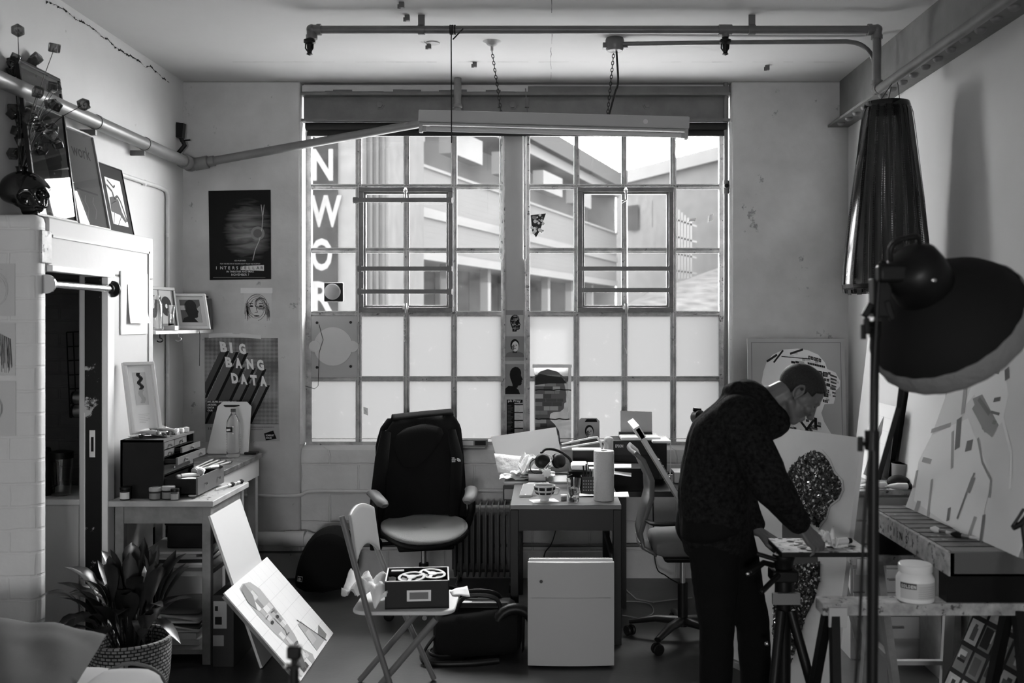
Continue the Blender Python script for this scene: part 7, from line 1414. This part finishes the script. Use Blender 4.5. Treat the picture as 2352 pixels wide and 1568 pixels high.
for p0, p1, hd_, lab in (((1.62, 3.80, .95), (1.52, 3.94, .955), 'pale', 'small pale brush lying across the crate slats'), ((1.66, 3.76, .95), (1.56, 3.84, .955), 'black_matte', 'dark tipped brush beside the pale one on the crate')): brush(p0, p1, lab, hd_, hl=.04)
c = V((PX(2101, 3.66), 3.655, .749)); t = thing('gel_jar', 'round white jar with a printed label on the front trestle', 'jar', c)
b = MB('plastic_white'); b.lathe([(.058, 0), (.066, .006), (.068, .02), (.068, .085), (.060, .1), (.055, .106), (0, .106)], c, 40); b.build('body', t); b = MB('plastic_white'); b.lathe([(.058, .107), (.060, .110), (.060, .134), (.056, .138), (0, .139)], c, 40); b.build('lid', t)
b = MB('light'); cyl = lambda a, z, r=.0686: c+V((r*math.cos(a), r*math.sin(a), z)); b.rings([[cyl(-2.75+2.5*k/20, z) for k in range(21)] for z in (.02, .078)], caps=False, closed=False)
b.m('dark').rings([[cyl(-2.75+.9*k/10, z, .0689) for k in range(11)] for z in (.056, .077)], caps=False, closed=False)
b.m('mid_light')
for k in range(6): b.rings([[cyl(-1.75+1.0*j/10, z, .0689) for j in range(11)] for z in (.026+.0075*k, .0285+.0075*k)], caps=False, closed=False)
b.m('white')
for k, ch in enumerate('GOLDEN'): a = -2.68+.135*k; f2 = Fr(cyl(a, .060, .0692), (-math.sin(a), math.cos(a), 0), (0, 0, 1)); b.text(ch, f2, 0, 0, .016, .0003, width=.0075, bold=.03)
b.build('label', t)
# portrait leaning on the crate
A, Bq = V((1.605, 4.45, .946)), V((1.655, 3.50, .946)); lean_ = V((.30, .02, .80)); fr = Fr(A, Bq-A, lean_); W = (Bq-A).length; H = .86
t = thing('tall_portrait', 'blurred pale portrait canvas leaning on the crate at the right edge', 'painting', (A+Bq)/2)
if fr.n.x > 0: fr.n = -fr.n
b = MB('wood_mid'); b.fbox(fr, .01, 0, W-.01, H, -.03, -.004); b.build('stretcher', t)
mat('canvas_pale', .82, .8); mat('canvas_ground', .70, .8); mat('canvas_mark', .15, .8); mat('canvas_smudge', .34, .8)
b = MB('canvas_ground'); b.fbox(fr, 0, 0, W, H, -.004, .0)
def sv(px, py): d = V(((px-CX)/F, 1, -(py-CY)/F)); o = V((0, 0, CAMZ)); s_ = (fr.o-o).dot(fr.n)/d.dot(fr.n); q = o+d*s_-fr.o; return q.dot(fr.u), q.dot(fr.v)
b.m('canvas_pale').poly([sv(*q) for q in ((2100, 1150), (2110, 1060), (2140, 1000), (2190, 975), (2225, 960), (2240, 1000), (2262, 1050), (2280, 1100), (2262, 1170), (2250, 1250), (2180, 1205))], fr, .001)
def stroke(pts, w_, m_, d): b.m(m_).line([sv(*q) for q in pts], w_*1.35/F*3.95, fr, d)
b.m('mid').poly([sv(*q) for q in ((2236, 915), (2258, 905), (2296, 975), (2280, 1003), (2258, 985))], fr, .0019); b.m('canvas_pale').poly([sv(*q) for q in ((2215, 935), (2235, 880), (2262, 860), (2310, 850), (2318, 905), (2305, 965), (2280, 998), (2258, 960), (2240, 905))], fr, .0012)
for pts, w_, m_, d in ((((2205, 960), (2200, 1030)), 16, 'canvas_mark', .002), (((2190, 990), (2188, 1075)), 8, 'canvas_smudge', .0021), (((2140, 990), (2185, 975)), 9, 'canvas_smudge', .002), (((2225, 830), (2213, 950)), 12, 'canvas_smudge', .002), (((2240, 930), (2270, 985)), 16, 'mid', .0022), (((2275, 950), (2250, 915)), 8, 'canvas_mark', .0024), (((2230, 1010), (2225, 1035)), 20, 'canvas_mark', .002), (((2240, 1085), (2222, 1130), (2200, 1190)), 6, 'canvas_mark', .002), (((2238, 1095), (2225, 1130)), 14, 'mid', .0023), (((2248, 1005), (2258, 1060), (2278, 1100), (2274, 1140)), 5, 'mid', .002), (((2142, 1100), (2132, 1185)), 7, 'canvas_smudge', .002), (((2108, 1080), (2100, 1120)), 9, 'canvas_smudge', .002), (((2112, 1150), (2104, 1175)), 14, 'canvas_smudge', .002), (((2182, 1165), (2178, 1195)), 9, 'canvas_mark', .002), (((2262, 1180), (2252, 1255)), 8, 'canvas_mark', .002), (((2242, 1185), (2225, 1235)), 9, 'canvas_smudge', .002), (((2120, 1055), (2140, 1060)), 10, 'canvas_smudge', .002), (((2278, 945), (2298, 950)), 5, 'canvas_mark', .0026), (((2285, 918), (2300, 915)), 8, 'dark', .0026), (((2282, 968), (2290, 970)), 7, 'canvas_mark', .0026), (((2262, 845), (2300, 850)), 14, 'mid', .0026), (((2315, 845), (2316, 870)), 12, 'canvas_mark', .0026), (((2305, 960), (2325, 1040), (2322, 1120)), 6, 'canvas_pale', .002)): stroke(pts, w_, m_, d)
b.build('canvas', t)
# easel-like black clamp at the right edge
b = MB('black_satin'); b.tube([P(2326, 1212, 3.2), P(2345, 1203, 3.2), P(2365, 1180, 3.2)], .010, 8); b.tube([P(2326, 1208, 3.2), P(2352, 1168, 3.2)], .005, 8); b.tube([P(2350, 1200, 3.2), P(2362, 1300, 3.2), V((PX(2362, 3.2), 3.2, .02))], .010, 8); b.tube([V((PX(2362, 3.2)-.15, 3.1, .01)), V((PX(2362, 3.2), 3.2, .30)), V((PX(2362, 3.2)+.15, 3.1, .01))], .008, 8); b.tube([V((PX(2362, 3.2), 3.2, .30)), V((PX(2362, 3.2), 3.42, .01))], .008, 8)
single(b, 'clamp_stand', 'black clamp stand just showing at the right edge', 'stand')

# ---------- chest with paint things in the back right corner
t = thing('paint_chest', 'pale chest of shallow drawers covered in paints in the right corner', 'chest', (1.85, 5.5, 0)); X0, X1, Y0, Y1, ZT = 1.60, 2.06, 5.22, 5.95, .885
b = MB('mid_light'); b.box((X0, Y0+.02, 0), (X1, Y1, ZT-.02)); b.build('carcass', t); b = MB('paint_splash'); b.box((X0-.012, Y0, ZT-.02), (X1, Y1, ZT)); b.build('top', t)
for k in range(6): b = MB('mid_light'); z = ZT-.035-.125*k; b.box((X0+.012, Y0+.004, z-.115), (X1-.012, Y0+.02, z)); dw = b.build('drawer', t, bevel=.002); b = MB('dull_steel'); b.tube([((X0+X1)/2-.04, Y0-.012, z-.05), ((X0+X1)/2+.04, Y0-.012, z-.05)], .005, 6); b.tube([((X0+X1)/2-.04, Y0-.012, z-.05), ((X0+X1)/2-.04, Y0+.01, z-.05)], .004, 6); b.tube([((X0+X1)/2+.04, Y0-.012, z-.05), ((X0+X1)/2+.04, Y0+.01, z-.05)], .004, 6); b.build('handle', dw)
c = V((PX(2072, 5.42), 5.42, ZT+.001)); tt = thing('paint_tin', 'round pale paint tin on the corner chest', 'tin', c); b = MB('mid_light'); b.lathe([(.052, 0), (.055, .004), (.055, .11), (.057, .113), (.057, .118)], c, 28); b.build('can', tt); b = MB('light'); b.lathe([(.054, .118), (.050, .114), (0, .113)], c, 28); b.build('lid', tt)
b = MB('char'); b.ell(V((PX(2060, 5.34), 5.32, ZT+.035)), (.06, .04, .035)); single(b, 'rag', 'dark bunched rag before the paint tin', 'rag')
for k, (px, y, ln, r, cap_, body_, lab) in enumerate(((2010, 5.26, .17, .02, 'black_satin', 'pale', 'long pale tube with a black cap at the front of the corner chest'), (2062, 5.25, .14, .018, 'black_satin', 'white', 'white tube beside it pointing to the wall on the corner chest'), (1990, 5.34, .13, .018, 'dark', 'mid_light', 'grey tube behind the lamp stand on the corner chest'), (2025, 5.38, .14, .016, 'dark', 'foil', 'silvery crumpled tube behind the white ones on the chest'))): paint_tube((PX(px, y), y, ZT+.003+r), (.1, -.1, .5, -.4)[k], ln, r, lab, cap_, body_, 'tubes on the corner chest')
# canvases on the chest against the right wall
def wall_canvas(name, lab, y0, y1, xb, xt, z0, H, m_='pale', art=None, catg='canvas'):
    fr = Fr((xb, y1, z0), (0, -1, 0), V((xt-xb, 0, H))); t = thing(name, lab, catg, fr.p((y1-y0)/2, 0, 0)); L_ = math.hypot(xt-xb, H); b = MB(m_); b.fbox(fr, 0, 0, y1-y0, L_, 0, .004); 
    if art: art(b, fr, y1-y0, L_)
    b.build('face', t); b = MB('char'); b.fbox(fr, .002, .002, y1-y0-.002, L_-.002, -.028, 0); b.build('edge', t)
def art_s(b, fr, w_, h):
    b.m('mid_dark').poly([(w_*.42, .02), (w_*.62, .02), (w_*.66, h*.4), (w_*.72, h*.62), (w_*.6, h*.85), (w_*.5, h*.7), (w_*.46, h*.4)], fr, .005); b.m('light')
    for k in range(6): b.line([(0, h*k/6), (w_, h*k/6)], .002, fr, .0046)
wall_canvas('leaning_canvas', 'small pale tiled canvas with a dark figure leaning above the corner chest', 5.46, 5.80, 1.80, 1.92, ZT+.002, .42, 'pale', art_s)
wall_canvas('leaning_canvas', 'tall plain white canvas behind the small tiled one in the corner', 5.62, 6.25, 1.93, 2.03, ZT+.002, .85, 'light')
wall_canvas('leaning_canvas', 'wide white canvas with a dark edge between tiled canvas and lamp', 5.0, 5.5, 1.93, 2.03, ZT+.002, .66, 'light')
b = MB('wood_mid'); b.box((1.93, 4.9, .84), (2.07, 5.21, .88)); b.box((1.95, 4.92, 0), (2.05, 5.2, .84)); single(b, 'side_stand', 'narrow wooden stand carrying the wide white canvas', 'stand')
# grid canvas under the front trestle, boards under there
fr = Fr((1.52, 4.12, .004), (.12, -.92, 0), (.30, .05, .62)); fr.n = -fr.n if fr.n.x > 0 else fr.n; W, H = .42, .74
t = thing('photo_board', 'dark board gridded with small pictures leaning under the trestles', 'board', fr.p(W/2, 0, 0)); b = MB('char'); b.fbox(fr, 0, 0, W, H, -.012, 0); b.build('panel', t)
for i in range(4):
    for j in range(6):
        b = MB(rr.choice(('mid_light', 'light', 'mid', 'light', 'mid'))); u, v = .015+.10*i, .015+.12*j; b.fbox(fr, u, v, u+.08, v+.10, 0, .002); 
        for k in range(3): b.m(rr.choice(('char', 'dark', 'mid_dark', 'pale'))).fbox(fr, u+rr.uniform(.005, .04), v+rr.uniform(.01, .05), u+rr.uniform(.045, .075), v+rr.uniform(.06, .095), .002, .0025+.0002*k)
        b.build('small_picture', t)
b = MB('mid_light'); b.bar((1.60, 4.75, .0), (1.55, 4.62, .68), .03, .045, (1, 0, 0)); b.bar((1.60, 4.72, .16), (1.9, 4.72, .16), .03, .02); b.bar((1.90, 4.75, .0), (1.88, 4.62, .68), .03, .045, (1, 0, 0)); single(b, 'pale_leg_frame', 'pale wooden leg frame standing behind the rear trestle', 'frame')
# ================================================================== THE MAN
Ym = 4.17
def pp(px, py, y=Ym): return P(px, py, y)
man = thing('person', 'man in a black hooded top and dark jeans bending over the palette', 'person', (pp(1650, 1200).x, Ym, 0))
tx = bpy.data.textures.new('folds', 'CLOUDS'); tx.noise_scale = .11; tx.noise_depth = 2
def folds(o, s_): md = o.modifiers.new('folds', 'DISPLACE'); md.texture = tx; md.strength = s_; md.mid_level = .5; md.texture_coords = 'LOCAL'
f_, u_, s_ = V((.665, -.10, -.735)).normalized(), V((.735, .03, .665)), V((0, 1, 0))
u_ = (u_-f_*u_.dot(f_)).normalized(); s_ = u_.cross(f_)
Hc = pp(1833, 902, 4.15)
def h(a, b, c=0.0): return Hc+f_*a+u_*b+s_*c
RH = Matrix((f_, s_, u_)).transposed()
b = MB('skin')
b.ell(h(-.004, .030), (.096, .074, .083), RH, 24, 16); b.ell(h(.030, .010), (.066, .066, .085), RH, 20, 14); b.ell(h(.035, -.045), (.056, .054, .060), RH, 20, 12)
b.rod(h(.000, -.055, -.045), h(.070, -.090, -.018), .020, .018); b.rod(h(.000, -.055, .045), h(.070, -.090, .018), .020, .018); b.rod(h(.068, -.092, -.014), h(.068, -.092, .014), .021, .021)
b.rod(h(.088, .010), h(.110, -.032), .010, .013); b.ell(h(.106, -.036, -.011), (.011, .009, .009), RH); b.ell(h(.106, -.036, .011), (.011, .009, .009), RH)
for q in (-1, 1):
    b.rod(h(.086, .028, q*.012), h(.074, .024, q*.045), .011, .010); b.ell(h(.068, -.022, q*.040), (.024, .024, .022), RH); 
b.rod(h(.090, -.060, -.018), h(.090, -.060, .018), .0085, .0085); b.rod(h(.088, -.072, -.015), h(.088, -.072, .015), .009, .009)
for q in (-1, 1):                                        # ears
    for k in range(7): g = -.6+k*.75; a0, a1 = g, g+.75; b.rod(h(-.012+.018*math.cos(a0), -.006+.030*math.sin(a0), q*(.076+.006*(math.cos(a0) < 0))), h(-.012+.018*math.cos(a1), -.006+.030*math.sin(a1), q*(.076+.006*(math.cos(a1) < 0))), .0055, .0055, 8)
    b.ell(h(-.010, -.008, q*.070), (.016, .008, .026), RH); b.ell(h(.0, -.036, q*.073), (.008, .007, .010), RH)
nb_ = pp(1758, 928, 4.17)
b.rod(h(-.035, -.045), nb_, .060, .064); b.rod(h(-.01, -.07), nb_+V((.03, 0, -.03)), .045, .055)
chest, belly, pelv = pp(1690, 1000), pp(1655, 1110), pp(1642, 1200)
b.rod(nb_, chest, .08, .12); b.rod(chest, belly, .12, .11); b.rod(belly, pelv, .11, .12)
NS_, NE, NW = pp(1712, 985, 3.99), pp(1772, 1118, 3.92), pp(1842, 1207, 4.0)
FS, FE, FW = pp(1705, 985, 4.36), pp(1690, 1125, 4.44), pp(1738, 1216, 4.30)
for S0, E0, W0 in ((NS_, NE, NW), (FS, FE, FW)): b.rod(chest, S0, .07, .055); b.rod(S0, E0, .05, .042); b.rod(E0, W0, .042, .029)
LEG = [(pp(1640, 1225, 4.08), pp(1646, 1432, 4.06), pp(1640, 1655, 4.10)), (pp(1668, 1225, 4.27), pp(1728, 1425, 4.25), pp(1742, 1655, 4.28))]
for A_, K_, N_ in LEG: b.rod(pelv, A_, .10, .085); b.rod(A_, K_, .085, .055); b.rod(K_, N_, .052, .036); b.rod(N_, N_+V((.10, -.01, -.03)), .034, .025)
def hand(w0, kn, side, tips, thumb):
    """wrist, middle knuckle, across-vector, four finger joint lists, thumb joints"""
    w0, kn, side = V(w0), V(kn), V(side).normalized()
    for k in range(4): b.rod(w0+side*(.012*(k-1.5)), kn+side*(.019*(k-1.5)), .0145, .0115, 10)
    b.rod(w0, w0.lerp(kn, .5), .024, .018)
    for k, pts in enumerate(tips):
        pts = [kn+side*(.019*(k-1.5))]+[V(p) for p in pts]
        for i, (p, q) in enumerate(zip(pts, pts[1:])): b.rod(p, q, .0098-.0010*i, .0090-.0011*i, 10)
    for i, (p, q) in enumerate(zip(thumb, thumb[1:])): b.rod(V(p), V(q), .0125-.0015*i, .0105-.0015*i, 10)
# near hand: palm runs down to the palette, fingers bent and closed on a small brush end
kn = NW+V((.044, -.004, -.060)); side = V((-.78, -.58, -.25)); sd = side.normalized(); tips = []
for k in range(4): r0 = kn+sd*(.019*(k-1.5)); L_ = (.92, 1.05, 1.0, .8)[k]; tips.append([r0+V((.026, .004, -.024))*L_, r0+V((.024, .006, -.050))*L_, r0+V((.008, .006, -.062))*L_])
hand(NW, kn, side, tips, [NW.lerp(kn, .3)-sd*.02, NW.lerp(kn, .75)-sd*.044+V((.004, 0, -.012)), kn-sd*.040+V((.012, 0, -.030)), kn-sd*.022+V((.022, .0, -.050))])
# far hand: flat on the edge of the palette, thumb apart
kn2 = FW+V((.066, -.045, -.042)); side = V((.45, .80, .10)); sd = side.normalized(); tips = []
for k in range(4): r0 = kn2+sd*(.019*(k-1.5)); L_ = (.9, 1.05, 1.0, .78)[k]; tips.append([r0+V((.034, -.012, -.006))*L_, r0+V((.054, -.022, -.020))*L_, r0+V((.066, -.030, -.034))*L_])
hand(FW, kn2, side, tips, [FW.lerp(kn2, .3)-sd*.02, FW.lerp(kn2, .75)-sd*.042+V((.0, 0, -.012)), kn2-sd*.046+V((.012, 0, -.026)), kn2-sd*.036+V((.03, 0, -.034))])
b.build('body', man, remesh=.0042, smooth_it=3)
# eyes
for q in (-1, 1): e = MB('black_gloss'); e.ell(h(.079, .004, q*.030), (.008, .012, .006), RH); e.build('eye', man)
# hair: short crop, a shell over the skull
b = MB('hair_black'); c = h(-.006, .033); R3 = (.101, .079, .0865); n, k_ = 64, 40
def hp_(i, j): th_, ph = PI*i/k_, 2*PI*j/n; q = V((math.sin(th_)*math.cos(ph)*R3[0], math.sin(th_)*math.sin(ph)*R3[1], math.cos(th_)*R3[2])); return q
for i in range(1, k_-1):
    for j in range(n):
        m_ = hp_(i+.5, j+.5); a, bb = m_.x-.006, m_.z+.033; hair = bb > .075 or (a < .058 and bb > .050) or (a < .045 and bb > .018) or (a < .012 and bb > -.002) or (a < -.030 and bb > -.030) or (a < -.06)
        if hair: b.face([c+RH @ hp_(i, j), c+RH @ hp_(i+1, j), c+RH @ hp_(i+1, j+1), c+RH @ hp_(i, j+1)], True)
for j in range(n): b.face([c+RH @ V((0, 0, R3[2])), c+RH @ hp_(1, j), c+RH @ hp_(1, j+1)], True)
b.build('hair', man, weld=True, solid=.006)
# hooded top
b = MB('fur_fabric')
for dy in (-.075, 0, .075):
    y = Ym+dy; k = .9 if dy else 1
    b.rod(pp(1643, 1228, y), pp(1641, 1130, y), .150*k, .158*k, 18); b.rod(pp(1641, 1130, y), pp(1663, 1015, y), .158*k, .158*k, 18); b.rod(pp(1663, 1015, y), pp(1700, 960, y), .158*k, .125*k, 18)
b.rod(pp(1700, 962, 4.02), pp(1700, 962, 4.33), .105, .105, 16); b.rod(pp(1715, 965), pp(1768, 960), .13, .09, 16)
b.rod(NS_+V((-.01, 0, 0)), NE, .096, .080, 16); b.rod(NE, NE.lerp(NW, .88), .080, .050, 16)
b.rod(FS, FE, .09, .078, 16); b.rod(FE, FE.lerp(FW, .85), .078, .050, 16)
b.ell(pp(1714, 912, 4.17), (.105, .125, .05), Euler((0, .35, 0)).to_matrix(), 18, 12); b.rod(pp(1695, 893, 4.10), pp(1695, 893, 4.26), .034, .034); b.ell(pp(1735, 905), (.09, .10, .045), Euler((0, .6, 0)).to_matrix(), 18, 12)
for k in range(10): g0, g1 = k*2*PI/10, (k+1)*2*PI/10; cc = pp(1768, 930, 4.165); e1, e2 = V((.50, 0, .45)).normalized()*.0+V((.052, 0, -.062)), V((0, .078, 0)); b.rod(cc+e1*math.cos(g0)+e2*math.sin(g0), cc+e1*math.cos(g1)+e2*math.sin(g1), .024, .024)
o = b.build('hooded_top', man, remesh=.009, smooth_it=6); folds(o, .016)
b = MB('black_satin')
for W0, E0 in ((NW, NE), (FW, FE)): d = (W0-E0).normalized(); b.tube([W0-d*.075, W0-d*.02], [.050, .045], 18, caps=True)
b.m('fur_fabric'); b.build('cuffs', man)
b = MB('denim')
for (A_, K_, N_) in LEG: b.rod(pelv+V((-.02, A_.y-Ym, -.02)), A_, .135, .118, 18); b.rod(A_, K_, .116, .076, 18); b.rod(K_, N_+V((0, 0, -.0)), .073, .058, 18)
b.rod(pp(1640, 1195, 4.10), pp(1640, 1195, 4.24), .14, .14, 18)
o = b.build('jeans', man, remesh=.009, smooth_it=5); folds(o, .018)
for A_, K_, N_ in LEG:
    b = MB('black_satin'); g = V((N_.x, N_.y, 0)); b.rings([[g+V((x, w_*math.cos(a), max(.004, hh*.5+hh*.5*math.sin(a)))) for a in [k*2*PI/16 for k in range(16)]] for x, w_, hh in ((-.085, .02, .06), (-.075, .036, .085), (-.03, .040, .105), (.03, .040, .095), (.10, .046, .07), (.16, .042, .055), (.195, .02, .04))]); b.build('shoe', man)
